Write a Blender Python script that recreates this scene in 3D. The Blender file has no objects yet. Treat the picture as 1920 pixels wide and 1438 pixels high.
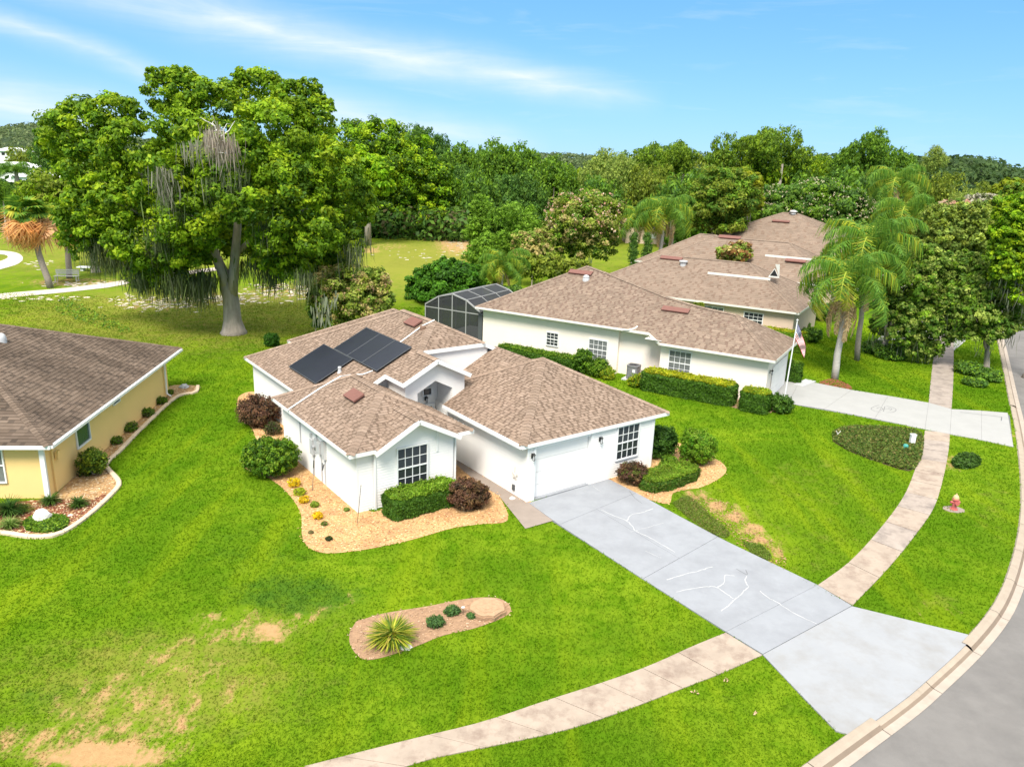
import bpy, math, random
import numpy as np
from mathutils import Vector, Matrix

random.seed(7)
rng = np.random.default_rng(7)
S = bpy.context.scene
R = math.radians

# ------------------------------------------------------------------ camera, sky, sun, exposure
CAM_H = 15.0
FPX = 1450.0
P_, RO = R(16.37), R(2.03)
_r = np.array([1, 0, 0.]); _f = np.array([0, math.cos(P_), -math.sin(P_)]); _u = np.array([0, math.sin(P_), math.cos(P_)])
CR = math.cos(RO) * _r + math.sin(RO) * _u
CU = -math.sin(RO) * _r + math.cos(RO) * _u
CF = _f
CC = np.array([0, 0, CAM_H])
cam = bpy.data.cameras.new('camera')
cam.sensor_width = 36; cam.lens = FPX / 1920 * 36; cam.clip_start = 0.5; cam.clip_end = 6000
camo = bpy.data.objects.new('camera', cam); S.collection.objects.link(camo)
M_ = Matrix(((CR[0], CU[0], -CF[0], 0), (CR[1], CU[1], -CF[1], 0), (CR[2], CU[2], -CF[2], CAM_H), (0, 0, 0, 1)))
camo.matrix_world = M_
S.camera = camo
S.render.resolution_x = 1024; S.render.resolution_y = 766

SUN_EL, SUN_AZ = R(53), R(-165)      # azimuth clockwise from +Y: sun high behind the camera, to its left
world = bpy.data.worlds.new('World'); S.world = world; world.use_nodes = True
wn = world.node_tree; wn.nodes.clear()
wo = wn.nodes.new('ShaderNodeOutputWorld'); bg = wn.nodes.new('ShaderNodeBackground')
sky = wn.nodes.new('ShaderNodeTexSky'); sky.sky_type = 'NISHITA'; sky.sun_disc = False
sky.sun_elevation = SUN_EL; sky.sun_rotation = SUN_AZ; sky.altitude = 0; sky.air_density = 0.5; sky.dust_density = 0.0; sky.ozone_density = 1.0
bg.inputs['Strength'].default_value = 0.1

def wnode(t, **kw):
    n = wn.nodes.new(t)
    for k, v in kw.items(): setattr(n, k, v)
    return n
def wmath(op, a, b=None, c=None, clamp=False):
    n = wnode('ShaderNodeMath', operation=op); n.use_clamp = clamp
    for i, v in enumerate((a, b, c)):
        if v is None: continue
        if isinstance(v, (int, float)): n.inputs[i].default_value = v
        else: wn.links.new(v, n.inputs[i])
    return n.outputs[0]
tc = wnode('ShaderNodeTexCoord'); sx = wnode('ShaderNodeSeparateXYZ')
wn.links.new(tc.outputs['Generated'], sx.inputs[0])
az = wmath('ARCTAN2', sx.outputs[0], sx.outputs[1]); el = wmath('ARCSINE', sx.outputs[2])
cmb = wnode('ShaderNodeCombineXYZ'); wn.links.new(az, cmb.inputs[0]); wn.links.new(el, cmb.inputs[1])
mp = wnode('ShaderNodeMapping'); mp.inputs['Rotation'].default_value = (0, 0, R(14)); mp.inputs['Scale'].default_value = (3.5, 26, 1)
wn.links.new(cmb.outputs[0], mp.inputs[0])
nz = wnode('ShaderNodeTexNoise'); nz.inputs['Scale'].default_value = 1.6; nz.inputs['Detail'].default_value = 7; nz.inputs['Roughness'].default_value = .58; nz.inputs['Distortion'].default_value = .5
wn.links.new(mp.outputs[0], nz.inputs['Vector'])
nz2 = wnode('ShaderNodeTexNoise'); nz2.inputs['Scale'].default_value = 3.0; nz2.inputs['Detail'].default_value = 6; nz2.inputs['Roughness'].default_value = .6
wn.links.new(cmb.outputs[0], nz2.inputs['Vector'])
def px_dir(x, y):
    d = CF + CR * (x - 960) / FPX - CU * (y - 719) / FPX
    d = d / np.linalg.norm(d)
    return math.atan2(d[0], d[1]), math.asin(d[2])
def streak(p0, p1, w0, w1, amt):
    """soft cirrus band between two sky directions"""
    a0, e0 = px_dir(*p0); a1, e1 = px_dir(*p1)
    dx, dy = a1 - a0, e1 - e0; L = math.hypot(dx, dy); dx /= L; dy /= L
    px_ = wmath('SUBTRACT', az, a0); py_ = wmath('SUBTRACT', el, e0)
    t = wmath('DIVIDE', wmath('ADD', wmath('MULTIPLY', px_, dx), wmath('MULTIPLY', py_, dy)), L)
    n = wmath('ADD', wmath('MULTIPLY', px_, -dy), wmath('MULTIPLY', py_, dx))
    n = wmath('ADD', n, wmath('MULTIPLY', wmath('SUBTRACT', nz2.outputs[0], .5), .05))
    w = wmath('ADD', wmath('MULTIPLY', wmath('MINIMUM', wmath('MAXIMUM', t, 0), 1), w1 - w0), w0)
    q = wmath('DIVIDE', wmath('ABSOLUTE', n), w)
    m = wmath('SUBTRACT', 1, q, clamp=True); m = wmath('MULTIPLY', m, m)
    e = wmath('MULTIPLY', wmath('MULTIPLY', wmath('ADD', t, .25), 5, clamp=True), wmath('MULTIPLY', wmath('SUBTRACT', 1.08, t), 4, clamp=True))
    return wmath('MULTIPLY', wmath('MULTIPLY', m, e), amt)
cl = streak((230, -20), (1180, 190), .055, .034, .8)
cl = wmath('MAXIMUM', cl, streak((-120, -10), (330, 150), .028, .024, .5))
cl = wmath('MAXIMUM', cl, streak((-200, 180), (260, 235), .06, .05, .8))
cl = wmath('MAXIMUM', cl, streak((560, 190), (1000, 280), .05, .03, .65))
cl = wmath('MULTIPLY', cl, wmath('SUBTRACT', wmath('MULTIPLY', nz.outputs[0], 2.2), .22, clamp=True))
veil = wmath('MULTIPLY', wmath('MULTIPLY', wmath('SUBTRACT', el, .2), 2.4, clamp=True), .88)      # thin high cloud thickens overhead, above the frame, as added soft fill
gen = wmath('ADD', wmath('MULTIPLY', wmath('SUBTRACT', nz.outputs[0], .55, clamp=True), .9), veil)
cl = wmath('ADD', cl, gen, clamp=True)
cl = wmath('MULTIPLY', cl, wmath('MULTIPLY', wmath('ADD', el, .02), 20, clamp=True))
mixc = wnode('ShaderNodeMix', data_type='RGBA')
gam = wnode('ShaderNodeGamma'); gam.inputs[1].default_value = .4; wn.links.new(sky.outputs[0], gam.inputs[0])
tint = wnode('ShaderNodeMix', data_type='RGBA', blend_type='MULTIPLY'); tint.inputs['Factor'].default_value = 1; wn.links.new(gam.outputs[0], tint.inputs['A']); tint.inputs['B'].default_value = (.37, .94, 1.46, 1)
haze_f = wmath('MULTIPLY', wmath('POWER', 2.718, wmath('MULTIPLY', wmath('MAXIMUM', el, 0), -10.0)), .62)
hsv = wnode('ShaderNodeMix', data_type='RGBA'); wn.links.new(haze_f, hsv.inputs['Factor']); wn.links.new(tint.outputs['Result'], hsv.inputs['A']); hsv.inputs['B'].default_value = (1.75, 2.2, 2.62, 1)
wn.links.new(cl, mixc.inputs['Factor']); wn.links.new(hsv.outputs['Result'], mixc.inputs['A']); vcol = wnode('ShaderNodeMix', data_type='RGBA'); wn.links.new(wmath('MULTIPLY', wmath('SUBTRACT', el, .25), 1.3, clamp=True), vcol.inputs['Factor']); vcol.inputs['A'].default_value = (2.6, 2.78, 2.9, 1); vcol.inputs['B'].default_value = (4.6, 4.55, 4.4, 1); wn.links.new(vcol.outputs['Result'], mixc.inputs['B'])  # overhead cloud brightened beyond the sky in view, to add soft fill light
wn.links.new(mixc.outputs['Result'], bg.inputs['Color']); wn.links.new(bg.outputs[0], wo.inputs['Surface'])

sl = bpy.data.lights.new('sun', 'SUN'); sl.energy = 1.5; sl.angle = R(22); sl.color = (1, .95, .87)
so = bpy.data.objects.new('sun', sl); S.collection.objects.link(so)
sd = Vector((math.sin(SUN_AZ) * math.cos(SUN_EL), math.cos(SUN_AZ) * math.cos(SUN_EL), math.sin(SUN_EL)))
so.rotation_euler = sd.to_track_quat('Z', 'Y').to_euler()
S.view_settings.view_transform = 'Standard'; S.view_settings.look = 'None'; S.view_settings.gamma = 1; S.view_settings.use_curve_mapping = False
S.view_settings.exposure = 1.94
S.render.engine = 'CYCLES'
S.cycles.use_denoising = True
S.cycles.max_bounces = 6; S.cycles.diffuse_bounces = 3; S.cycles.glossy_bounces = 2; S.cycles.transmission_bounces = 3; S.cycles.transparent_max_bounces = 8

# ------------------------------------------------------------------ geometry helpers
def at(px, py, z=0.0):
    """world point at height z seen at photo pixel (1920 wide)"""
    d = CF + CR * (px - 960) / FPX - CU * (py - 719) / FPX
    return CC + d * ((z - CAM_H) / d[2])
def at_y(px, py, y):
    """world point on that sight line, y metres in front of the camera foot"""
    d = CF + CR * (px - 960) / FPX - CU * (py - 719) / FPX
    return CC + d * (y / d[1])
def proj(P):
    P = np.atleast_2d(P) - CC; w = P @ CF
    return np.stack([960 + FPX * (P @ CR) / w, 719 - FPX * (P @ CU) / w], 1), w

class MB:
    def __init__(s): s.v = []; s.f = []; s.c = []; s.col = (1, 1, 1)
    def poly(s, pts, col=None):
        n = len(s.v); s.v += [tuple(float(k) for k in p) for p in pts]; s.f.append(tuple(range(n, n + len(pts)))); s.c += [col or s.col] * len(pts)
    def box(s, c, sx_, sy_, sz_, X=(1, 0, 0), Y=(0, 1, 0), col=None):
        """box with base centre c, half sizes sx, sy, height sz"""
        c = np.array(c, float); X = np.array(X, float); Y = np.array(Y, float); Z = np.cross(X, Y)
        p = [c + X * a * sx_ + Y * b * sy_ + Z * h for h in (0, sz_) for a, b in ((-1, -1), (1, -1), (1, 1), (-1, 1))]
        n = len(s.v); s.v += [tuple(q) for q in p]; s.c += [col or s.col] * 8
        s.f += [tuple(n + i for i in q) for q in ((3, 2, 1, 0), (4, 5, 6, 7), (0, 1, 5, 4), (1, 2, 6, 5), (2, 3, 7, 6), (3, 0, 4, 7))]
    def beam(s, a, b, w, h, up=(0, 0, 1), col=None):
        """rectangular bar from a to b, width w, depth h centred"""
        a = np.array(a, float); b = np.array(b, float); d = b - a; L = np.linalg.norm(d); d /= L
        up = np.array(up, float); X = np.cross(d, up)
        if np.linalg.norm(X) < 1e-3: X = np.cross(d, (.3, 1, 0))
        X /= np.linalg.norm(X); Z = np.cross(X, d)
        p = [q + X * i * w / 2 + Z * j * h / 2 for q in (a, b) for i, j in ((-1, -1), (1, -1), (1, 1), (-1, 1))]
        n = len(s.v); s.v += [tuple(q) for q in p]; s.c += [col or s.col] * 8
        s.f += [tuple(n + i for i in q) for q in ((0, 1, 2, 3), (7, 6, 5, 4), (4, 5, 1, 0), (5, 6, 2, 1), (6, 7, 3, 2), (7, 4, 0, 3))]
    def tube(s, pts, rad, k=8, col=None, cap=True):
        pts = [np.array(p, float) for p in pts]
        if not hasattr(rad, '__len__'): rad = [rad] * len(pts)
        n0 = len(s.v); ref = np.array([.3, .7, .2])
        for i, p in enumerate(pts):
            d = pts[min(i + 1, len(pts) - 1)] - pts[max(i - 1, 0)]; d /= np.linalg.norm(d) + 1e-9
            X = np.cross(d, ref); X /= np.linalg.norm(X); Y = np.cross(d, X)
            for j in range(k):
                t = 2 * math.pi * j / k; s.v.append(tuple(p + (X * math.cos(t) + Y * math.sin(t)) * rad[i])); s.c.append(col or s.col)
        for i in range(len(pts) - 1):
            for j in range(k):
                a = n0 + i * k + j; b = n0 + i * k + (j + 1) % k; s.f.append((a, b, b + k, a + k))
        if cap:
            s.f.append(tuple(n0 + j for j in reversed(range(k)))); s.f.append(tuple(n0 + (len(pts) - 1) * k + j for j in range(k)))
    def lathe(s, c, prof, k=16, col=None):
        """prof: list of (r, z)"""
        n0 = len(s.v)
        for r, z in prof:
            for j in range(k):
                t = 2 * math.pi * j / k; s.v.append((c[0] + r * math.cos(t), c[1] + r * math.sin(t), c[2] + z)); s.c.append(col or s.col)
        for i in range(len(prof) - 1):
            for j in range(k):
                a = n0 + i * k + j; b = n0 + i * k + (j + 1) % k; s.f.append((a, b, b + k, a + k))
        s.f.append(tuple(n0 + (len(prof) - 1) * k + j for j in range(k)))

def root_loc(o):
    v = np.zeros(3)
    while o is not None: v = v + np.array(o.location); o = o.parent
    return v
def link(name, me, m, parent=None, smooth=False):
    o = bpy.data.objects.new(name, me); S.collection.objects.link(o)
    if parent is not None: o.parent = parent
    if m is not None:
        me.materials.clear(); me.materials.append(m)
    if smooth and len(me.polygons): me.polygons.foreach_set('use_smooth', [True] * len(me.polygons))
    return o
def obj(name, mb, m, parent=None, smooth=False, kind=None):
    off = root_loc(parent)
    me = bpy.data.meshes.new(name); me.from_pydata([(v[0] - off[0], v[1] - off[1], v[2] - off[2]) for v in mb.v], [], mb.f)
    ca = me.color_attributes.new('col', 'FLOAT_COLOR', 'POINT')
    a = np.ones((len(mb.v), 4), np.float32); a[:, :3] = np.array(mb.c, np.float32).reshape(-1, 3); ca.data.foreach_set('color', a.ravel())
    me.update()
    o = link(name, me, m, parent, smooth)
    if kind: o['kind'] = kind
    return o
def quads_mesh(name, V_, C_, nper=4):
    """V_: (n*nper,3) vertices, every nper of them one face"""
    V_ = np.asarray(V_, np.float32); n = len(V_) // nper
    me = bpy.data.meshes.new(name); me.vertices.add(len(V_)); me.vertices.foreach_set('co', V_.ravel())
    me.loops.add(len(V_)); me.loops.foreach_set('vertex_index', np.arange(len(V_), dtype=np.int32))
    me.polygons.add(n); me.polygons.foreach_set('loop_start', np.arange(0, len(V_), nper, dtype=np.int32))
    try: me.polygons.foreach_set('loop_total', np.full(n, nper, np.int32))
    except Exception: pass
    ca = me.color_attributes.new('col', 'FLOAT_COLOR', 'POINT')
    a = np.ones((len(V_), 4), np.float32); a[:, :3] = C_; ca.data.foreach_set('color', a.ravel())
    me.update(calc_edges=True); me.validate()
    return me
def tag(o, label=None, cat=None, group=None, kind=None):
    if label: o['label'] = label
    if cat: o['category'] = cat
    if group: o['group'] = group
    if kind: o['kind'] = kind
    return o
def thing(name, loc, label, cat, group=None):
    o = bpy.data.objects.new(name, None); S.collection.objects.link(o); o.location = [float(k) for k in loc]
    o.empty_display_size = .3
    return tag(o, label, cat, group)
def struct(name, mb, m, smooth=False):
    o = obj(name, mb, m, None, smooth); o['kind'] = 'structure'; return o

# ------------------------------------------------------------------ materials
def mat(name, col=(.5, .5, .5), rough=.7, attr=False, noise=0.0, nscale=5.0, bump=0.0, bscale=30.0, spec=.3, metal=0.0, trans=0.0, stain=None, aniso=None):
    m = bpy.data.materials.new(name); m.use_nodes = True; nt = m.node_tree; b = nt.nodes['Principled BSDF']
    b.inputs['Roughness'].default_value = rough; b.inputs['Metallic'].default_value = metal; b.inputs['Specular IOR Level'].default_value = spec
    tcn = nt.nodes.new('ShaderNodeTexCoord'); src = None
    geo = nt.nodes.new('ShaderNodeNewGeometry')
    if attr:
        a = nt.nodes.new('ShaderNodeVertexColor'); a.layer_name = 'col'; src = a.outputs[0]
    if attr == 'mul':
        mx = nt.nodes.new('ShaderNodeMix'); mx.data_type = 'RGBA'; mx.blend_type = 'MULTIPLY'; mx.inputs['Factor'].default_value = 1
        nt.links.new(src, mx.inputs['A']); mx.inputs['B'].default_value = (*col, 1); src = mx.outputs['Result']
    vec = geo.outputs['Position']
    if aniso:
        mpn = nt.nodes.new('ShaderNodeMapping'); mpn.inputs['Scale'].default_value = aniso; nt.links.new(vec, mpn.inputs[0]); vec = mpn.outputs[0]
    if noise:
        n = nt.nodes.new('ShaderNodeTexNoise'); n.inputs['Scale'].default_value = nscale; n.inputs['Detail'].default_value = 6; n.inputs['Roughness'].default_value = .65
        nt.links.new(vec, n.inputs['Vector'])
        mr = nt.nodes.new('ShaderNodeMapRange'); mr.inputs['From Min'].default_value = .25; mr.inputs['From Max'].default_value = .75
        mr.inputs['To Min'].default_value = 1 - noise; mr.inputs['To Max'].default_value = 1 + noise; nt.links.new(n.outputs[0], mr.inputs[0])
        vm = nt.nodes.new('ShaderNodeVectorMath'); vm.operation = 'SCALE'
        if src is not None: nt.links.new(src, vm.inputs[0])
        else: vm.inputs[0].default_value = col
        nt.links.new(mr.outputs[0], vm.inputs['Scale']); src = vm.outputs[0]
    if stain:
        scol, sscale, lo, hi, amt = stain
        n = nt.nodes.new('ShaderNodeTexNoise'); n.inputs['Scale'].default_value = sscale; n.inputs['Detail'].default_value = 8; n.inputs['Roughness'].default_value = .7
        nt.links.new(vec, n.inputs['Vector'])
        mr = nt.nodes.new('ShaderNodeMapRange'); mr.inputs['From Min'].default_value = lo; mr.inputs['From Max'].default_value = hi; mr.inputs['To Max'].default_value = amt
        nt.links.new(n.outputs[0], mr.inputs[0])
        mx = nt.nodes.new('ShaderNodeMix'); mx.data_type = 'RGBA'; nt.links.new(mr.outputs[0], mx.inputs['Factor'])
        if src is not None: nt.links.new(src, mx.inputs['A'])
        else: mx.inputs['A'].default_value = (*col, 1)
        mx.inputs['B'].default_value = (*scol, 1); src = mx.outputs['Result']
    if src is not None: nt.links.new(src, b.inputs['Base Color'])
    else: b.inputs['Base Color'].default_value = (*col, 1)
    if bump:
        n = nt.nodes.new('ShaderNodeTexNoise'); n.inputs['Scale'].default_value = bscale; n.inputs['Detail'].default_value = 5
        nt.links.new(geo.outputs['Position'], n.inputs['Vector'])
        bp = nt.nodes.new('ShaderNodeBump'); bp.inputs['Strength'].default_value = bump; bp.inputs['Distance'].default_value = .03
        nt.links.new(n.outputs[0], bp.inputs['Height']); nt.links.new(bp.outputs[0], b.inputs['Normal'])
    if trans:
        tr = nt.nodes.new('ShaderNodeBsdfTranslucent'); ms = nt.nodes.new('ShaderNodeMixShader'); ms.inputs[0].default_value = trans
        if src is not None: nt.links.new(src, tr.inputs[0])
        else: tr.inputs[0].default_value = (*col, 1)
        nt.links.new(b.outputs[0], ms.inputs[1]); nt.links.new(tr.outputs[0], ms.inputs[2]); nt.links.new(ms.outputs[0], nt.nodes['Material Output'].inputs['Surface'])
    return m
MT = {}
MT['leaf'] = mat('leaf', (1.28, 1.25, 1.1), attr='mul', rough=.55, spec=.2, trans=.42)
MT['leafcore'] = mat('twigs', attr=True, rough=.9, spec=.1)
MT['bark'] = mat('bark', (.42, .35, .285), .9, noise=.35, nscale=2.5, bump=.8, bscale=9, aniso=(1, 1, .25))
MT['palmbark'] = mat('palm_bark', (.27, .23, .19), .9, noise=.3, nscale=4, bump=.6, bscale=12, aniso=(1, 1, 4))
MT['palmgrey'] = mat('palm_bark_grey', (.40, .38, .34), .85, noise=.2, nscale=3, bump=.4, bscale=10, aniso=(1, 1, 4))
MT['white'] = mat('white_siding', (.85, .825, .785), .55, noise=.025, nscale=1.5, stain=((.62, .63, .58), .9, .62, .85, .35))
MT['trim'] = mat('white_trim', (.80, .80, .78), .5, noise=.03, nscale=3)
MT['shingle'] = mat('shingle', (.93, .91, .88), attr='mul', rough=.9, spec=.15, noise=.12, nscale=.7, bump=.5, bscale=60)
MT['cream'] = mat('cream_stucco', (.89, .80, .70), .85, noise=.03, nscale=.8, bump=.25, bscale=40)
MT['tan'] = mat('tan_stucco', (.66, .51, .38), .85, noise=.05, nscale=.8, bump=.25, bscale=40)
MT['yellow'] = mat('yellow_stucco', (.84, .59, .24), .85, noise=.035, nscale=.7, bump=.25, bscale=40)
MT['gutter'] = mat('gutter', (.72, .70, .64), .4, noise=.04, nscale=3)
MT['cageframe'] = mat('cage_frame', (.34, .34, .33), .5)
MT['glass'] = mat('window_glass', (.03, .035, .04), .12, spec=.6)
MT['blind'] = mat('window_blind', (.035, .037, .04), .35, spec=.5)
MT['glassc'] = mat('curtained_glass', (.16, .17, .165), .2, noise=.3, nscale=3, spec=.6)
MT['solar'] = mat('solar_cell', (.013, .015, .026), .28, spec=.5, noise=.15, nscale=1)
MT['black'] = mat('black_metal', (.02, .02, .02), .5)
MT['vent'] = mat('roof_vent', (.20, .09, .07), .55, noise=.1, nscale=4)
MT['metal'] = mat('grey_metal', (.42, .43, .44), .45, metal=.3)
MT['dgrey'] = mat('dark_grey', (.09, .095, .1), .5, noise=.1, nscale=8)
MT['lgrey'] = mat('light_grey', (.5, .5, .5), .5, noise=.06, nscale=5)
MT['concrete'] = mat('concrete', (.385, .31, .245), .85, noise=.16, nscale=1.2, bump=.3, bscale=50, stain=((.19, .13, .10), 1.3, .48, .68, .7))
MT['concrete_b'] = mat('concrete_worn', (.36, .30, .255), .85, noise=.2, nscale=1.5, bump=.3, bscale=50, stain=((.13, .11, .10), 1.1, .48, .68, .7))
MT['walk'] = mat('walkway_concrete', (.30, .245, .205), .85, noise=.12, nscale=1.6, bump=.3, bscale=50)
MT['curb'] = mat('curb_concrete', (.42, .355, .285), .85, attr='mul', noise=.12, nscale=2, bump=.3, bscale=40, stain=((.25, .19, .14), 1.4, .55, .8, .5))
MT['drive'] = mat('painted_driveway', (.30, .31, .33), .7, noise=.06, nscale=1.1, bump=.12, bscale=60, stain=((.215, .22, .235), .8, .42, .72, .6))
MT['drive2'] = mat('pale_driveway', (.37, .365, .35), .7, noise=.06, nscale=1.1, bump=.12, bscale=60)
MT['apron'] = mat('painted_apron', (.325, .332, .345), .7, noise=.06, nscale=.9, bump=.12, bscale=60, stain=((.26, .245, .225), .7, .45, .72, .7))
MT['crack'] = mat('crack_filler', (.5, .5, .5), .7, noise=.2, nscale=3)
MT['emblem'] = mat('worn_grey_paint', (.20, .20, .20), .8)
MT['darkline'] = mat('dark_joint', (.16, .165, .17), .8)
MT['path'] = mat('cart_path', (.55, .49, .41), .9, noise=.1, nscale=1)
MT['mulch'] = mat('mulch', (.50, .31, .14), .95, noise=.35, nscale=9, bump=1, bscale=24, stain=((.22, .10, .045), 1.3, .45, .7, .7))
MT['mulchr'] = mat('red_mulch', (.22, .075, .035), .95, noise=.35, nscale=9, bump=1, bscale=24)
MT['chips'] = mat('wood_chips', attr=True, rough=.9)
MT['soil'] = mat('bare_soil', (.34, .21, .125), .95, noise=.25, nscale=5, bump=1, bscale=20)
MT['stone'] = mat('pale_stone', (.66, .62, .56), .8, noise=.12, nscale=4, bump=.5, bscale=10)
MT['stump'] = mat('stump_wood', (.42, .27, .16), .9, noise=.2, nscale=8, bump=.6, bscale=25)
MT['red'] = mat('faded_red_paint', (.52, .13, .12), .5, noise=.12, nscale=9)
MT['cap'] = mat('faded_yellow_paint', (.62, .42, .22), .5, noise=.15, nscale=9)
MT['green'] = mat('teal_plastic', (.07, .33, .27), .5)
MT['attr'] = mat('coloured', attr=True, rough=.8)
MT['edge_'] = MT['trim']; MT['moss'] = mat('spanish_moss', attr=True, rough=.95, spec=.05, trans=.3)
MT['whitewash'] = mat('white_house', (.75, .75, .73), .6, noise=.05, nscale=1)
def screen_mat():
    m = bpy.data.materials.new('insect_screen'); m.use_nodes = True; nt = m.node_tree
    b = nt.nodes['Principled BSDF']; b.inputs['Base Color'].default_value = (.035, .037, .04, 1); b.inputs['Roughness'].default_value = .7
    t = nt.nodes.new('ShaderNodeBsdfTransparent'); ms = nt.nodes.new('ShaderNodeMixShader'); ms.inputs[0].default_value = .8
    nt.links.new(t.outputs[0], ms.inputs[1]); nt.links.new(b.outputs[0], ms.inputs[2]); nt.links.new(ms.outputs[0], nt.nodes['Material Output'].inputs['Surface'])
    return m
MT['screen'] = screen_mat()

# ------------------------------------------------------------------ ground
def grass_material(name, blade=False):
    m = bpy.data.materials.new(name); m.use_nodes = True; nt = m.node_tree; b = nt.nodes['Principled BSDF']
    b.inputs['Roughness'].default_value = .95; b.inputs['Specular IOR Level'].default_value = .02
    L = nt.links.new
    geo = nt.nodes.new('ShaderNodeNewGeometry'); a = nt.nodes.new('ShaderNodeVertexColor'); a.layer_name = 'col'
    sp = nt.nodes.new('ShaderNodeSeparateColor'); L(a.outputs[0], sp.inputs[0])
    def noise(sc, det=5, ro=.6, aniso=None):
        n = nt.nodes.new('ShaderNodeTexNoise'); n.inputs['Scale'].default_value = sc; n.inputs['Detail'].default_value = det; n.inputs['Roughness'].default_value = ro
        v = geo.outputs['Position']
        if aniso:
            q = nt.nodes.new('ShaderNodeMapping'); q.inputs['Scale'].default_value = aniso; q.inputs['Rotation'].default_value = (0, 0, R(36)); L(v, q.inputs[0]); v = q.outputs[0]
        L(v, n.inputs['Vector']); return n.outputs[0]
    def mr(src, a0, a1, b0, b1):
        n = nt.nodes.new('ShaderNodeMapRange'); n.interpolation_type = 'SMOOTHSTEP'
        for k, v in zip(('From Min', 'From Max', 'To Min', 'To Max'), (a0, a1, b0, b1)): n.inputs[k].default_value = v
        L(src, n.inputs[0]); return n.outputs[0]
    def mt(op, a_, b_, clamp=False):
        n = nt.nodes.new('ShaderNodeMath'); n.operation = op; n.use_clamp = clamp
        for i, v in enumerate((a_, b_)):
            if isinstance(v, (int, float)): n.inputs[i].default_value = v
            else: L(v, n.inputs[i])
        return n.outputs[0]
    def mix(f, c0, c1):
        n = nt.nodes.new('ShaderNodeMix'); n.data_type = 'RGBA'
        if isinstance(f, (int, float)): n.inputs['Factor'].default_value = f
        else: L(f, n.inputs['Factor'])
        for k, c in (('A', c0), ('B', c1)):
            if isinstance(c, tuple): n.inputs[k].default_value = (*c, 1)
            else: L(c, n.inputs[k])
        return n.outputs['Result']
    c = mix(mr(noise(.22, 4), .35, .65, 0, 1), (.100, .184, .008), (.180, .270, .012))
    c = mix(mr(noise(1.1, 5, .65), .40, .68, 0, .75), c, (.070, .165, .003))
    c = mix(mr(noise(.09, 3, .5), .45, .62, 0, .6), c, (.062, .145, .004))
    c = mix(mr(noise(.5, 4, .6, (1, .12, 1)), .48, .7, 0, .5), c, (.22, .29, .008))
    c = mix(mr(noise(11, 4, .75), .38, .75, 0, .42), c, (.055, .125, .003))
    dry = mt('ADD', sp.outputs[1], mt('MULTIPLY', mt('SUBTRACT', noise(1.1, 8, .75), .52), 1.7))
    c = mix(mr(dry, .3, .95, 0, .8), c, (.25, .235, .045))
    lush = mt('ADD', sp.outputs[2], mt('MULTIPLY', mt('SUBTRACT', noise(1.3, 7, .75), .52), 1.7))
    c = mix(mr(lush, .35, 1.0, 0, .75), c, (.045, .115, .012))
    dirt = mt('ADD', sp.outputs[0], mt('ADD', mt('MULTIPLY', mt('SUBTRACT', noise(1.9, 8, .72, (1, .42, 1)), .53), 2.0), mt('MULTIPLY', mt('SUBTRACT', noise(7, 4, .7), .5), .7)))
    dc = mix(noise(5, 6, .75), (.56, .36, .17), (.27, .155, .07))
    c = mix(mr(dirt, .34, .80, 0, 1), c, dc)
    L(c, b.inputs['Base Color'])
    bp = nt.nodes.new('ShaderNodeBump'); bp.inputs['Strength'].default_value = .5; bp.inputs['Distance'].default_value = .05
    if not blade: L(noise(20, 4, .8), bp.inputs['Height']); L(bp.outputs[0], b.inputs['Normal'])
    else:
        tr = nt.nodes.new('ShaderNodeBsdfTranslucent'); ms = nt.nodes.new('ShaderNodeMixShader'); ms.inputs[0].default_value = .5; L(c, tr.inputs[0]); L(b.outputs[0], ms.inputs[1]); L(tr.outputs[0], ms.inputs[2]); L(ms.outputs[0], nt.nodes['Material Output'].inputs['Surface'])
        hs = nt.nodes.new('ShaderNodeHueSaturation'); hs.inputs['Value'].default_value = 1.45; L(c, hs.inputs['Color']); L(hs.outputs[0], b.inputs['Base Color']); L(hs.outputs[0], tr.inputs[0])
    return m
MT['lawn'] = grass_material('lawn'); MT['blade'] = grass_material('grass_blade', True)

def W(lst, z=0.0): return np.array([at(x, y, z)[:2] for x, y in lst])
def spline(P, n=10):
    P = np.array(P); out = []
    Q = np.vstack([2 * P[0] - P[1], P, 2 * P[-1] - P[-2]])
    for i in range(1, len(Q) - 2):
        for t in np.linspace(0, 1, n, endpoint=False):
            a, b, c, d = Q[i - 1], Q[i], Q[i + 1], Q[i + 2]
            out.append(.5 * ((2 * b) + (-a + c) * t + (2 * a - 5 * b + 4 * c - d) * t * t + (-a + 3 * b - 3 * c + d) * t ** 3))
    out.append(P[-1]); return np.array(out)
def inside(P, poly):
    x, y = P[:, 0], P[:, 1]; r = np.zeros(len(P), bool); n = len(poly); j = n - 1
    for i in range(n):
        xi, yi = poly[i]; xj, yj = poly[j]
        if yi != yj:
            c = ((yi > y) != (yj > y)) & (x < (xj - xi) * (y - yi) / (yj - yi) + xi); r ^= c
        j = i
    return r
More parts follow.
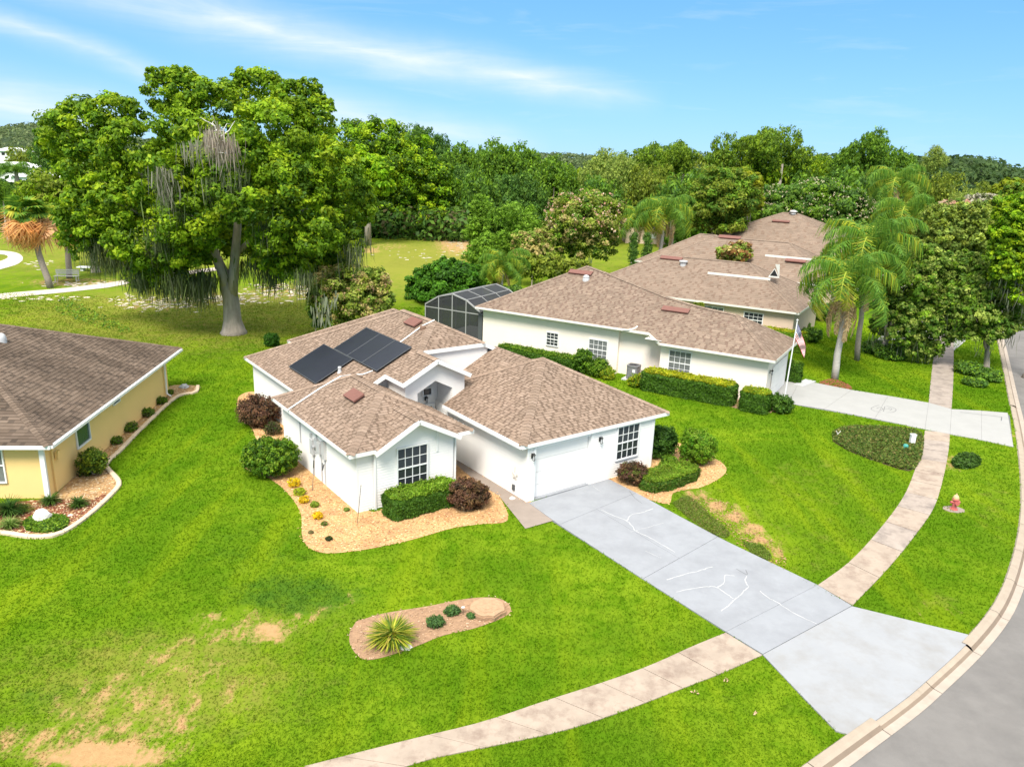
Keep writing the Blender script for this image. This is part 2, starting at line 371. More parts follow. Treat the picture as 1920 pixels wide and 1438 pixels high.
# kerb line, lawn side and road side, from behind the camera to far up the street
curb_out_px = [(1584.6, 1438), (1632.5, 1402), (1714, 1341), (1762, 1300), (1853, 1211), (1908, 1132), (1936, 1040), (1944, 960), (1938, 880), (1925, 805), (1910, 745), (1897, 690), (1886, 645), (1876, 610)]
curb_in_px = [(1469.6, 1438), (1560, 1386), (1623, 1384 - 20), (1699, 1312), (1747, 1270), (1815, 1188), (1877, 1111), (1906, 1044), (1921, 975), (1921, 900), (1912, 840), (1897, 775), (1889, 730), (1880, 680), (1872, 645), (1864, 610)]
co = W(curb_out_px)
d0 = co[0] - co[1]; d0 /= np.linalg.norm(d0)
co = np.vstack([co[0] + d0 * 16, co[0] + d0 * 7, co, co[-1] + (co[-1] - co[-2]) / np.linalg.norm(co[-1] - co[-2]) * 60])
CO = spline(co, 8)
tg = np.gradient(CO, axis=0); tg /= np.linalg.norm(tg, axis=1)[:, None]
nrm = np.stack([-tg[:, 1], tg[:, 0]], 1)             # towards the lawn (left of travel)
CURB_W = .62
CI = CO + nrm * CURB_W
CI2 = CO + nrm * (CURB_W * .42)                         # gutter pan / kerb face line
RD = CO - nrm * 9.0
ROADPOLY = np.vstack([CO + nrm * .68, (CO - nrm * 60)[::-1]])

DR1 = W([(1000, 937), (1036, 978), (1200, 1084), (1361, 1186), (1430, 1228)])
DRr = W([(1140, 900), (1380, 1022), (1533, 1098), (1595, 1137)])
def along_curb(p0, p1, off):
    i0 = int(np.argmin(np.linalg.norm(CO - at(*p0)[:2], axis=1))); i1 = int(np.argmin(np.linalg.norm(CO - at(*p1)[:2], axis=1))); return CO[i0:i1 + 1] + nrm[i0:i1 + 1] * off
drive_poly = np.vstack([W([(990, 944), (1036, 978), (1361, 1186), (1430, 1228), (1500, 1303), (1567, 1372)]), along_curb((1625, 1400), (1850, 1212), .5), W([(1814, 1190), (1595, 1137), (1140, 897), (1105, 903)])])
sw_low = [W([(570, 1438), (770, 1387), (902, 1355), (1016, 1317), (1122, 1283), (1217, 1249), (1300, 1212), (1361, 1187)]), W([(700, 1465), (790, 1428), (930, 1398), (1057, 1370), (1162, 1336), (1262, 1298), (1355, 1262), (1429, 1229)])]
sw_up = [W([(1533, 1098), (1595, 1052), (1655, 986), (1695, 930), (1716, 880), (1729, 835), (1734, 808)]), W([(1598, 1136), (1665, 1066), (1715, 1005), (1752, 950), (1770, 890), (1779, 840), (1781, 812)])]
sw_far = [W([(1741, 757), (1745, 715), (1750, 670), (1755, 625), (1757, 590)]), W([(1784, 768), (1787, 720), (1788, 672), (1788, 625), (1786, 590)])]
drive2_poly = W([(1478, 757), (1600, 779), (1734, 805), (1781, 814), (1900, 838), (1893, 780), (1888, 774), (1784, 768), (1742, 756), (1597, 733), (1510, 714), (1480, 715), (1440, 700), (1440, 745)])
walk_poly = W([(905, 912), (935, 930), (985, 992), (1037, 977), (1000, 950), (955, 912), (900, 872), (870, 850), (850, 866), (870, 885)])
bed_main = spline(W([(850, 866), (905, 912), (935, 930), (952, 975), (900, 983), (850, 990), (780, 1010), (720, 1024), (660, 1034), (600, 1036), (568, 1012), (563, 960), (530, 915), (490, 890), (460, 878), (457, 855), (480, 830), (470, 800), (450, 785), (447, 745), (480, 735), (520, 760), (600, 850), (675, 955), (780, 935)]), 4)
bed_strip = W([(870, 850), (900, 872), (955, 912), (1030, 966), (987, 944), (853, 862)])
bed_right = spline(W([(1135, 905), (1160, 880), (1215, 868), (1235, 830), (1290, 835), (1330, 855), (1358, 872), (1358, 890), (1320, 912), (1290, 918), (1262, 925), (1252, 945), (1200, 932)]), 4)
bed_stump = spline(W([(668, 1165), (720, 1150), (800, 1137), (880, 1122), (935, 1122), (958, 1140), (945, 1157), (890, 1178), (830, 1192), (780, 1212), (720, 1232), (680, 1236), (657, 1210), (655, 1185)]), 4)
bed_yellow = spline(W([(98, 934), (200, 835), (310, 742), (318, 725), (345, 722), (371, 725), (365, 737), (330, 745), (270, 800), (225, 845), (202, 865), (200, 880), (222, 905), (210, 925), (160, 970), (110, 1003), (60, 1008), (0, 998), (-60, 990), (-60, 955)]), 5)
ground_cover = spline(W([(1560, 812), (1590, 802), (1660, 803), (1727, 815), (1716, 880), (1650, 868), (1590, 845), (1562, 828)]), 4)
bare_strip = spline(W([(1297, 925), (1330, 935), (1372, 945), (1402, 975), (1425, 1000), (1465, 1030), (1473, 1062), (1445, 1060), (1390, 1025), (1368, 1000), (1330, 965), (1290, 935)]), 4)
NOGRASS = [drive_poly, drive2_poly, walk_poly, bed_main, bed_strip, bed_right, bed_stump, bed_yellow, ground_cover,
           np.vstack([sw_low[0], sw_low[1][::-1]]), np.vstack([sw_up[0], sw_up[1][::-1]]), np.vstack([sw_far[0], sw_far[1][::-1]]), np.vstack([CI, (CO - nrm * 60)[::-1]])]

# patches: (px, py, rx, ry, strength)
DIRT = [(195, 1418, 120, 26, 1.0), (400, 1300, 120, 50, .42), (480, 1180, 110, 30, .5), (250, 1330, 170, 70, .55), (130, 1400, 140, 40, .6), (340, 1240, 120, 40, .45), (60, 1380, 80, 30, .45), (690, 1120, 60, 20, .25), (1760, 1140, 60, 24, .3), (100, 1385, 45, 22, .55), (285, 1240, 42, 16, .6), (230, 1275, 52, 14, .6), (150, 1345, 38, 22, .6), (215, 1365, 44, 18, .7), (335, 1262, 28, 12, .6),
        (503, 1186, 34, 20, .85), (575, 1155, 28, 9, .65), (400, 1163, 62, 16, .5), (380, 1195, 42, 10, .45), (250, 1093, 14, 5, .6), (625, 1140, 26, 8, .6), (330, 1410, 50, 14, .5), (300, 1325, 50, 14, .4),
        (60, 1420, 60, 16, .6), (300, 1290, 90, 30, .35), (455, 1150, 40, 9, .5),
        (1345, 948, 26, 10, .72), (1378, 968, 28, 12, .8), (1405, 992, 26, 12, .8), (1430, 1012, 22, 10, .75), (1458, 1038, 16, 11, .72), (1350, 955, 60, 22, .4), (1430, 1010, 55, 24, .4), (1305, 928, 25, 10, .7), (1540, 955, 20, 6, .3),
        (540, 545, 90, 18, .55), (300, 570, 110, 14, .5), (420, 560, 110, 15, .5), (860, 448, 45, 26, .8), (880, 425, 40, 10, .9), (720, 462, 60, 8, .5), (150, 530, 120, 10, .6), (80, 500, 60, 8, .4), (690, 470, 28, 6, .7),
        (1885, 815, 26, 9, .6), (1787, 868, 32, 14, .6), (1790, 957, 26, 5, .6), (580, 535, 60, 25, .45), (100, 560, 160, 8, .35), (400, 600, 160, 20, .32), (1520, 720, 20, 4, .4), (1815, 868, 30, 12, .5)]
DRY = [(1530, 900, 150, 60, .42), (1650, 1000, 60, 110, .38), (1420, 860, 90, 40, .3), (1870, 960, 50, 90, .4), (1560, 1030, 120, 60, .4), (1300, 930, 60, 30, .5), (640, 1280, 300, 110, .22), (1400, 1330, 120, 40, .3), (300, 1270, 330, 110, .65), (560, 1170, 200, 60, .45), (120, 1400, 250, 60, .5), (1500, 980, 110, 60, .35), (1400, 1000, 120, 70, .4), (1480, 880, 60, 30, .3), (1640, 1050, 60, 30, .15),
       (350, 590, 420, 60, .75), (800, 500, 160, 60, .55), (200, 480, 300, 50, .4), (1750, 1130, 60, 30, .45), (1620, 960, 60, 80, .2), (1840, 900, 50, 70, .3), (1170, 460, 150, 50, .3), (450, 1380, 200, 60, .25), (700, 1330, 200, 40, .12)]
LUSH = [(500, 1030, 160, 60, .5), (380, 850, 60, 60, .3), (700, 1090, 120, 30, .45), (900, 1290, 160, 40, .2), (560, 1115, 130, 38, .9), (120, 1310, 110, 40, .6), (380, 1230, 200, 60, .35), (300, 1200, 160, 50, .4), (200, 1290, 200, 70, .35), (330, 950, 160, 40, .4), (560, 1075, 160, 40, .4), (350, 960, 130, 60, .3), (480, 590, 160, 24, .35), (1700, 700, 60, 20, .2), (1270, 800, 80, 30, .1), (620, 1085, 60, 20, .5), (1830, 1010, 40, 20, .3)]
def blob(P, lst):
    r = np.zeros(len(P))
    for cx, cy, rx, ry, s in lst:
        c = at(cx, cy)[:2]; ax = (at(cx + rx, cy)[:2] - at(cx - rx, cy)[:2]) / 2; ay = (at(cx, cy + ry)[:2] - at(cx, cy - ry)[:2]) / 2
        A = np.linalg.inv(np.stack([ax, ay], 1)); q = (P - c) @ A.T; r = np.maximum(r, s * np.clip(1.6 - np.hypot(q[:, 0], q[:, 1]), 0, 1.0))
    return np.clip(r, 0, 1)
def ground_attr(P):
    far = np.clip((P[:, 1] - 72) / 30, 0, 1) * .35
    return np.stack([blob(P, DIRT), np.clip(blob(P, DRY) + far, 0, 1), blob(P, LUSH)], 1)
def axis(a, b, near, far0, grow):
    out = [a]; x = a
    while x < b: x += max(near, abs(x) * grow if abs(x) > far0 else near); out.append(min(x, b))
    return out
xp = axis(0, 900, .4, 34, .035); xs = np.array([-k for k in xp[:0:-1]] + xp)
ys = [8.0]
while ys[-1] < 1500: ys.append(ys[-1] + (.4 if ys[-1] < 75 else .4 + (ys[-1] - 75) * .035))
ys = np.array([-60, -30, -10, 0, 4] + ys)
gx, gy = np.meshgrid(xs, ys); P2 = np.stack([gx.ravel(), gy.ravel()], 1)
gz = np.zeros(len(P2)); gz[inside(P2, ROADPOLY)] = -.35
me = bpy.data.meshes.new('ground'); nx, ny = len(xs), len(ys)
idx = np.arange(nx * ny).reshape(ny, nx)
q = np.stack([idx[:-1, :-1], idx[:-1, 1:], idx[1:, 1:], idx[1:, :-1]], -1).reshape(-1, 4)
me.vertices.add(nx * ny); me.vertices.foreach_set('co', np.column_stack([P2, gz]).astype(np.float32).ravel())
me.loops.add(q.size); me.loops.foreach_set('vertex_index', q.ravel().astype(np.int32)); me.polygons.add(len(q)); me.polygons.foreach_set('loop_start', np.arange(0, q.size, 4, dtype=np.int32))
ca = me.color_attributes.new('col', 'FLOAT_COLOR', 'POINT'); a4 = np.ones((nx * ny, 4), np.float32); a4[:, :3] = ground_attr(P2); ca.data.foreach_set('color', a4.ravel())
me.update(calc_edges=True)
go = link('ground', me, MT['lawn']); go['kind'] = 'structure'

# grass blades standing on the lawn, dense near the camera
def grass():
    N = 330000
    y = 15 + 62 * rng.random(N) ** 1.55; x = (rng.random(N) - .5) * 2 * (y * .72 + 3)
    P = np.stack([x, y], 1); keep = np.ones(N, bool)
    for poly in NOGRASS: keep &= ~inside(P, poly)
    at_ = ground_attr(P); keep &= rng.random(N) > at_[:, 0] * 1.25
    for c in HOUSE_FOOT: keep &= ~inside(P, c)
    P = P[keep]; at_ = at_[keep]; n = len(P)
    h = (.035 + .05 * rng.random(n)) * (1 + .012 * (P[:, 1] - 15)); th = rng.random(n) * 2 * math.pi; w = .014 + .0007 * P[:, 1]
    d = np.stack([np.cos(th), np.sin(th)], 1); lean = rng.normal(0, .6, (n, 2)) * h[:, None]
    V_ = np.zeros((n, 3, 3)); V_[:, 0, :2] = P - d * w[:, None]; V_[:, 1, :2] = P + d * w[:, None]; V_[:, 2, :2] = P + lean; V_[:, 2, 2] = h
    V_[:, :2, 2] = -.004
    C_ = np.repeat(at_, 3, axis=0)
    me = quads_mesh('grass', V_.reshape(-1, 3), C_, 3)
    o = link('grass', me, MT['blade']); tag(o, 'short mown lawn grass covering the yards between the houses', 'grass', kind='stuff')

def flat(name, poly, z, m, kind='structure', parent=None):
    mb = MB(); mb.poly([(p[0], p[1], z) for p in poly]); o = obj(name, mb, m, parent)
    # make it face up
    if o.data.polygons and o.data.polygons[0].normal.z < 0: o.data.flip_normals()
    if kind: o['kind'] = kind
    return o
def slab(mb, poly, z0, z1):
    n = len(poly); A = sum(poly[i][0] * poly[(i + 1) % n][1] - poly[(i + 1) % n][0] * poly[i][1] for i in range(n))
    if A < 0: poly = poly[::-1]
    mb.poly([(p[0], p[1], z1) for p in poly])
    for i in range(n):
        a, b = poly[i], poly[(i + 1) % n]; mb.poly([(a[0], a[1], z0), (b[0], b[1], z0), (b[0], b[1], z1), (a[0], a[1], z1)])
def slabs(parent_name, left, right, splits, m, z=.035, gap=.012, mats=None, cuts=None):
    """pavement of separate slabs between two edge lines"""
    base = MB(); poly = np.vstack([left, right[::-1]]); base.poly([(p[0], p[1], .004) for p in poly])
    root = obj(parent_name, base, MT['darkline']); root['kind'] = 'structure'
    if root.data.polygons[0].normal.z < 0: root.data.flip_normals()
    def at_len(L_, t):
        s = np.r_[0, np.cumsum(np.linalg.norm(np.diff(L_, axis=0), axis=1))]; s /= s[-1]
        return np.array([np.interp(t, s, L_[:, 0]), np.interp(t, s, L_[:, 1])])
    ts = cuts or list(np.linspace(0, 1, splits + 1))
    for i in range(len(ts) - 1):
        t0, t1 = ts[i] + gap / 12, ts[i + 1] - gap / 12
        k = [at_len(left, t) for t in np.linspace(t0, t1, 4)] + [at_len(right, t) for t in np.linspace(t1, t0, 4)]
        mb = MB(); slab(mb, [tuple(p) for p in k], .006, z + rng.normal(0, .002)); mm = m if mats is None else mats[i % len(mats)]
        obj('slab', mb, mm, root)
    return root
def extend(a, b, t): return a + (b - a) * t
sidewalk = slabs('sidewalk', spline(sw_low[0], 5), spline(sw_low[1], 5), 9, MT['concrete'], cuts=[0, .07, .235, .375, .51, .625, .735, .845, 1])
sw2 = slabs('sidewalk', spline(sw_up[0], 5), spline(sw_up[1], 5), 10, MT['concrete'], mats=[MT['concrete'], MT['concrete'], MT['concrete_b'], MT['concrete'], MT['concrete_b'], MT['concrete'], MT['concrete'], MT['concrete'], MT['concrete_b'], MT['concrete_b'], MT['concrete']], cuts=[0, .115, .235, .335, .43, .52, .6, .68, .76, .84, .92, 1])
sw3 = slabs('sidewalk', spline(sw_far[0], 5), spline(sw_far[1], 5), 6, MT['concrete_b'])
# driveway: main run in four slabs, then the flared apron
def drive():
    base = MB(); base.poly([(p[0], p[1], .004) for p in drive_poly]); root = obj('driveway', base, MT['darkline']); root['kind'] = 'structure'
    if root.data.polygons[0].normal.z < 0: root.data.flip_normals()
    g0, g1 = at(991, 944)[:2], at(1361, 1186)[:2]; h0, h1 = at(1105, 902)[:2], at(1533, 1098)[:2]
    e0, e1 = at(1141, 899)[:2], None
    Lp = [at(x, y)[:2] for x, y in ((991, 944), (1048, 985), (1205, 1087), (1361, 1186), (1430, 1228))]
    Rp = [at(x, y)[:2] for x, y in ((1141, 899), (1193, 925), (1345, 1008), (1533, 1098), (1597, 1137))]
    g = .012
    for i in range(4):
        a, b, c, d = Lp[i], Lp[i + 1], Rp[i + 1], Rp[i]
        mlt = lambda p, q_, t: p + (q_ - p) * t
        for lo, hi in ((0, .46), (.46, 1)) if i == 1 else ((0, 1),):
            pts = [mlt(a, d, lo), mlt(b, c, lo), mlt(b, c, hi), mlt(a, d, hi)]
            cen = sum(pts) / 4; pts = [p + (cen - p) / np.linalg.norm(cen - p) * g for p in pts]
            mb = MB(); slab(mb, [tuple(p) for p in pts], .006, .045); obj('slab', mb, MT['drive'], root)
    ap = np.vstack([W([(1430, 1229), (1500, 1303), (1567, 1372)]), along_curb((1625, 1400), (1850, 1212), CURB_W * .8), W([(1814, 1191), (1597, 1138)])])
    cen = ap.mean(0); ap = cen + (ap - cen) * .999
    mb = MB(); slab(mb, [tuple(p) for p in ap], .006, .045); obj('apron', mb, MT['apron'], root)
    # filled cracks: thin raised beads
    cr = [[(1127, 957), (1150, 968), (1173, 977), (1186, 989), (1192, 997), (1215, 1008), (1240, 1022), (1265, 1037)], [(1175, 978), (1184, 967), (1205, 962), (1225, 955)],
          [(1250, 1089), (1285, 1078), (1310, 1072), (1335, 1064)], [(1268, 1112), (1300, 1105), (1330, 1101), (1345, 1104), (1360, 1114), (1375, 1124)], [(1345, 1103), (1357, 1094), (1360, 1080), (1378, 1082)],
          [(1404, 1102), (1396, 1109), (1385, 1120), (1374, 1128), (1365, 1138), (1352, 1147)], [(1400, 1082), (1397, 1092), (1404, 1102)], [(1424, 1109), (1440, 1122), (1460, 1133), (1490, 1152), (1530, 1171)],
          [(1112, 913), (1120, 919), (1126, 922)], [(1182, 999), (1215, 990), (1245, 982)], [(1210, 1035), (1240, 1048)]]
    for k, line in enumerate(cr):
        P = spline(W(line), 5); P += rng.normal(0, .012, P.shape); t = np.gradient(P, axis=0); t /= np.linalg.norm(t, axis=1)[:, None]; n = np.stack([-t[:, 1], t[:, 0]], 1)
        w = (.015 if k < 8 else .007) * (.6 + .8 * rng.random(len(P)))[:, None]; A, B = P + n * w, P - n * w
        mb = MB()
        for i in range(len(P) - 1): mb.poly([(*A[i], .0495), (*B[i], .0495), (*B[i + 1], .0495), (*A[i + 1], .0495)])
        o = obj('sealed_crack', mb, MT['crack'], root)
        if o.data.polygons[0].normal.z < 0: o.data.flip_normals()
    for line in ([(1180, 922), (1190, 935), (1203, 945)], [(1380, 1068), (1400, 1079), (1398, 1070)]):
        P = spline(W(line), 4); t = np.gradient(P, axis=0); t /= np.linalg.norm(t, axis=1)[:, None]; n = np.stack([-t[:, 1], t[:, 0]], 1) * .012; mb = MB()
        for i in range(len(P) - 1): mb.poly([(*(P[i] + n[i]), .0495), (*(P[i] - n[i]), .0495), (*(P[i + 1] - n[i + 1]), .0495), (*(P[i + 1] + n[i + 1]), .0495)])
        obj('open_crack', mb, MT['darkline'], root)
drive()
def drive_two():
    base = MB(); base.poly([(p[0], p[1], .004) for p in drive2_poly]); root = obj('driveway', base, MT['darkline']); root['kind'] = 'structure'
    if root.data.polygons[0].normal.z < 0: root.data.flip_normals()
    A = [at(x, y)[:2] for x, y in ((1440, 750), (1478, 757), (1545, 768), (1640, 786), (1734, 806), (1781, 815), (1840, 826), (1900, 839))]
    B = [at(x, y)[:2] for x, y in ((1440, 702), (1500, 713), (1597, 732), (1665, 743), (1741, 756), (1784, 768), (1840, 771), (1889, 775))]
    for i in range(7):
        pts = [A[i], A[i + 1], B[i + 1], B[i]]; cen = sum(pts) / 4; pts = [p + (cen - p) / np.linalg.norm(cen - p) * .015 for p in pts]
        mb = MB(); slab(mb, [tuple(p) for p in pts], .006, .045); obj('slab', mb, MT['drive2'], root)
    # painted oval emblem: two brackets with a scrawl between
    mb = MB()
    def stroke(line, w=.022):
        P = spline(W(line), 5); t = np.gradient(P, axis=0); t /= np.linalg.norm(t, axis=1)[:, None]; n = np.stack([-t[:, 1], t[:, 0]], 1) * w
        for i in range(len(P) - 1): mb.poly([(*(P[i] + n[i]), .0495), (*(P[i] - n[i]), .0495), (*(P[i + 1] - n[i + 1]), .0495), (*(P[i + 1] + n[i + 1]), .0495)])
    stroke([(1648, 761), (1638, 764), (1633, 768), (1640, 772), (1652, 774)]); stroke([(1662, 762), (1675, 766), (1680, 770), (1674, 774), (1662, 775)])
    stroke([(1643, 767), (1650, 765), (1655, 768), (1650, 771)]); stroke([(1656, 768), (1668, 768)]); stroke([(1659, 763), (1656, 773)]); stroke([(1665, 766), (1672, 768), (1668, 771)])
    obj('painted_emblem', mb, MT['emblem'], root)
    mb = MB(); stroke([(1800, 774), (1878, 783)], .03); stroke([(1878, 783), (1877, 790)], .03); obj('painted_line', mb, MT['darkline'], root)
    mb = MB(); slab(mb, [tuple(p) for p in W([(1510, 712), (1530, 716), (1505, 726), (1488, 722)])], .01, .06); obj('paver', mb, MT['lgrey'], root)
drive_two()
o = flat('walkway', walk_poly, .03, MT['walk'])
# kerb in separate lengths and road
def street():
    s = np.r_[0, np.cumsum(np.linalg.norm(np.diff(CO, axis=0), axis=1))]
    mb = MB()
    for i in range(len(CO) - 1):
        mb.poly([(*(CO[i] + nrm[i] * .3), -.115), (*(CO[i + 1] + nrm[i + 1] * .3), -.115), (*RD[i + 1], -.06), (*RD[i], -.06)])
    o = struct('road', mb, mat('asphalt', (.20, .188, .176), .9, noise=.07, nscale=1.5, bump=.4, bscale=70, stain=((.125, .118, .112), .35, .42, .7, .7)))
    root = None; n = int(s[-1] / 3.05); base = MB()
    for i in range(len(CO) - 1):
        base.poly([(*CO[i], -.118), (*CO[i + 1], -.118), (*CI[i + 1], -.118), (*CI[i], -.118)])
    root = obj('curb', base, MT['darkline']); root['kind'] = 'structure'
    def pt(A, t): return np.array([np.interp(t, s, A[:, 0]), np.interp(t, s, A[:, 1])])
    dr = (at(1632, 1400)[:2], at(1850, 1212)[:2]); d2 = (at(1905, 842)[:2], at(1893, 772)[:2])
    def near_t(p): return s[np.argmin(np.linalg.norm(CO - p, axis=1))]
    r1 = (near_t(dr[0]), near_t(dr[1])); r2 = sorted((near_t(d2[0]), near_t(d2[1])))
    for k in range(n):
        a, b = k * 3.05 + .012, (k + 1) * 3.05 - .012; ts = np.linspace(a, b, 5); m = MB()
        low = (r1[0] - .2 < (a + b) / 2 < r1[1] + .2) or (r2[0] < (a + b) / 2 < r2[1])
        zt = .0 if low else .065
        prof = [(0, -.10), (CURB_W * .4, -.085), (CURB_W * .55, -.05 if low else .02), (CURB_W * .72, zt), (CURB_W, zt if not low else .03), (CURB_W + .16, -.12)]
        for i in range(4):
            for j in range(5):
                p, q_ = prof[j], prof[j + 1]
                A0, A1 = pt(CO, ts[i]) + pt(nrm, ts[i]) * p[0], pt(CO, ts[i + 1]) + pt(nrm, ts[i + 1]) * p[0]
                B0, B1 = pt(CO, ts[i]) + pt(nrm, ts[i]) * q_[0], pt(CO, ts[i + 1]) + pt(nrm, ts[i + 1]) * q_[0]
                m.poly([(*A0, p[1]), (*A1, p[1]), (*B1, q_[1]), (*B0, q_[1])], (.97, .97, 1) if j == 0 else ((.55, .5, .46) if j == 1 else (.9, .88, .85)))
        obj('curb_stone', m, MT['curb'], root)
street()
def verge():
    A, B = CO + nrm * (CURB_W - .02), CO + nrm * 1.3; n = len(CO); mb = MB(); ca_, cb_ = ground_attr(A), ground_attr(B)
    for i in range(n - 1): mb.v += [(*A[i], .0015), (*A[i + 1], .0015), (*B[i + 1], .0015), (*B[i], .0015)]; mb.c += [tuple(ca_[i]), tuple(ca_[i + 1]), tuple(cb_[i + 1]), tuple(cb_[i])]; k = len(mb.v); mb.f.append((k - 4, k - 3, k - 2, k - 1))
    o = struct('verge', mb, MT['lawn'])
    if o.data.polygons[0].normal.z < 0: o.data.flip_normals()
verge()
MULCHC = [(.62, .40, .18), (.5, .29, .11), (.70, .5, .27), (.36, .19, .08), (.25, .12, .06)]
def chips(poly, dens, cols, size=.05, z=.02):
    """loose chips scattered over a bed"""
    lo, hi = poly.min(0), poly.max(0); n = int((hi - lo).prod() * dens); P = lo + rng.random((n, 2)) * (hi - lo); P = P[inside(P, poly)]; n = len(P)
    for c in HOUSE_FOOT: P = P[~inside(P, c)]
    P = P + rng.normal(0, .07, P.shape); n = len(P); th = rng.random(n) * 6.28; d = np.stack([np.cos(th), np.sin(th)], 1); e = np.stack([-d[:, 1], d[:, 0]], 1); s = size * (.5 + rng.random(n))[:, None]; w = s * .45
    V_ = np.zeros((n, 4, 3)); V_[:, 0, :2] = P - d * s; V_[:, 1, :2] = P - e * w; V_[:, 2, :2] = P + d * s; V_[:, 3, :2] = P + e * w
    V_[:, :, 2] = z + rng.random((n, 4)) * .03
    C_ = np.repeat(np.array(cols)[rng.integers(0, len(cols), n)], 4, axis=0)
    return quads_mesh('chips', V_.reshape(-1, 3), C_)
#=== HOUSES
HOUSE_FOOT = []
class Frame:
    def __init__(s, org, yaw):     # yaw: direction of v (depth) in degrees from +X
        a = R(yaw); s.o = np.array([org[0], org[1], 0.]); s.v = np.array([math.cos(a), math.sin(a), 0]); s.u = np.array([math.sin(a), -math.cos(a), 0])
    def P(s, u, v, z=0.): return s.o + s.u * u + s.v * v + np.array([0, 0, z])
    def foot(s, u0, u1, v0, v1): HOUSE_FOOT.append([s.P(u0, v0)[:2], s.P(u1, v0)[:2], s.P(u1, v1)[:2], s.P(u0, v1)[:2]])
def clip_rect(poly, a0, a1, b0, b1):
    for ax, lim, sg in ((0, a0, 1), (0, a1, -1), (1, b0, 1), (1, b1, -1)):
        out = []; n = len(poly)
        for i in range(n):
            p, q_ = poly[i], poly[(i + 1) % n]; dp, dq = (p[ax] - lim) * sg, (q_[ax] - lim) * sg
            if dp >= 0: out.append(p)
            if (dp >= 0) != (dq >= 0):
                t = dp / (dp - dq); out.append((p[0] + (q_[0] - p[0]) * t, p[1] + (q_[1] - p[1]) * t))
        poly = out
        if len(poly) < 3: return []
    return poly
def plane_basis(pts):
    pts = [np.array(p, float) for p in pts]; n = np.zeros(3)
    for i in range(1, len(pts) - 1): n += np.cross(pts[i] - pts[0], pts[i + 1] - pts[0])
    n /= np.linalg.norm(n)
    if n[2] < 0: n = -n
    e = np.cross([0, 0, 1], n)
    e = e / np.linalg.norm(e); s = np.cross(n, e); return n, e, s     # e: along eave, s: up slope
SH_A = [(.285, .21, .16), (.31, .23, .178), (.265, .195, .148), (.335, .25, .195), (.295, .215, .165)]
SH_D = [(.165, .118, .088), (.19, .138, .104), (.178, .128, .096)]
SH_G = [(.27, .205, .16), (.245, .185, .143), (.295, .225, .175), (.23, .173, .135), (.26, .195, .15)]
def shingles(mb, pts, expo=.19, tab=.3, lift=.016, light=SH_A, dark=SH_D, pdark=.36, stain=None):
    """lay overlapping shingle tabs on one roof slope; each tab is a slightly proud plate with its own butt edge"""
    n, e, s = plane_basis(pts); o = np.array(pts[0], float); poly = [((np.array(p) - o) @ e, (np.array(p) - o) @ s) for p in pts]
    A = [p[0] for p in poly]; B = [p[1] for p in poly]; a0, a1, b0, b1 = min(A), max(A), min(B), max(B)
    area = sum(poly[i][0] * poly[(i + 1) % len(poly)][1] - poly[(i + 1) % len(poly)][0] * poly[i][1] for i in range(len(poly)))
    ccw = area > 0; b = b0; row = 0
    while b < b1:
        a = a0 - rng.random() * tab; k = 0
        isdark = False; rowpoly = clip_rect(poly, a0 - 1, a1 + 1, b, b + expo)
        if rowpoly:
            ra0, ra1 = min(p[0] for p in rowpoly), max(p[0] for p in rowpoly)
            while a < ra1:
                w = tab * rng.uniform(.5, 1.3) * (.55 if isdark else 1.0)
                if a + w > ra0:
                    q_ = clip_rect(rowpoly, a, a + w, b, b + expo)
                    if len(q_) >= 3:
                        c = (dark if isdark else light)[rng.integers(0, len(dark if isdark else light))]; f = rng.uniform(.93, 1.07)
                        if stain is not None: f *= stain(o + e * (a + w / 2) + s * b)
                        c = tuple(k_ * f for k_ in c); hh = lift * (.55 if isdark else 1.0)
                        P3 = [o + e * x + s * y + n * (.002 + hh * (1 - (y - b) / expo)) for x, y in q_]
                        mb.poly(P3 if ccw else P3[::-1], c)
                        for i in range(len(q_)):    # butt edge
                            (x0, y0), (x1, y1) = q_[i], q_[(i + 1) % len(q_)]
                            if abs(y0 - b) < 1e-6 and abs(y1 - b) < 1e-6 and abs(x1 - x0) > .01:
                                lo, hi = o + e * x0 + s * (y0), o + e * x1 + s * (y1)
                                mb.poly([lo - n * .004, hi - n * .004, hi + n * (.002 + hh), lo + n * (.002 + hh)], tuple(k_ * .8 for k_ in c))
                a += w; isdark = (not isdark and rng.random() < pdark * 2)
        b += expo; row += 1
def ridge_caps(mb, a, b, w=.2, step=.22, light=SH_A, lift=.03):
    """bent cap shingles stepping along a hip or ridge"""
    a, b = np.array(a, float), np.array(b, float)
    if b[2] < a[2]: a, b = b, a
    d = b - a; L = np.linalg.norm(d); d /= L; X = np.cross(d, [0, 0, 1]); X /= np.linalg.norm(X); up = np.cross(X, d); t = 0
    while t < L - .05:
        t2 = min(t + step, L); c = light[rng.integers(0, len(light))]; f = rng.uniform(.95, 1.12); c = (c[0] * f, c[1] * f, c[2] * f)
        A, B = a + d * t, a + d * t2
        for sg in (-1, 1):
            p = [A + up * (lift + .02), A + X * sg * w + up * (lift - .055), B + X * sg * w + up * (lift - .07), B + up * (lift + .004)]
            mb.poly(p if sg > 0 else p[::-1], c)
        t = t2
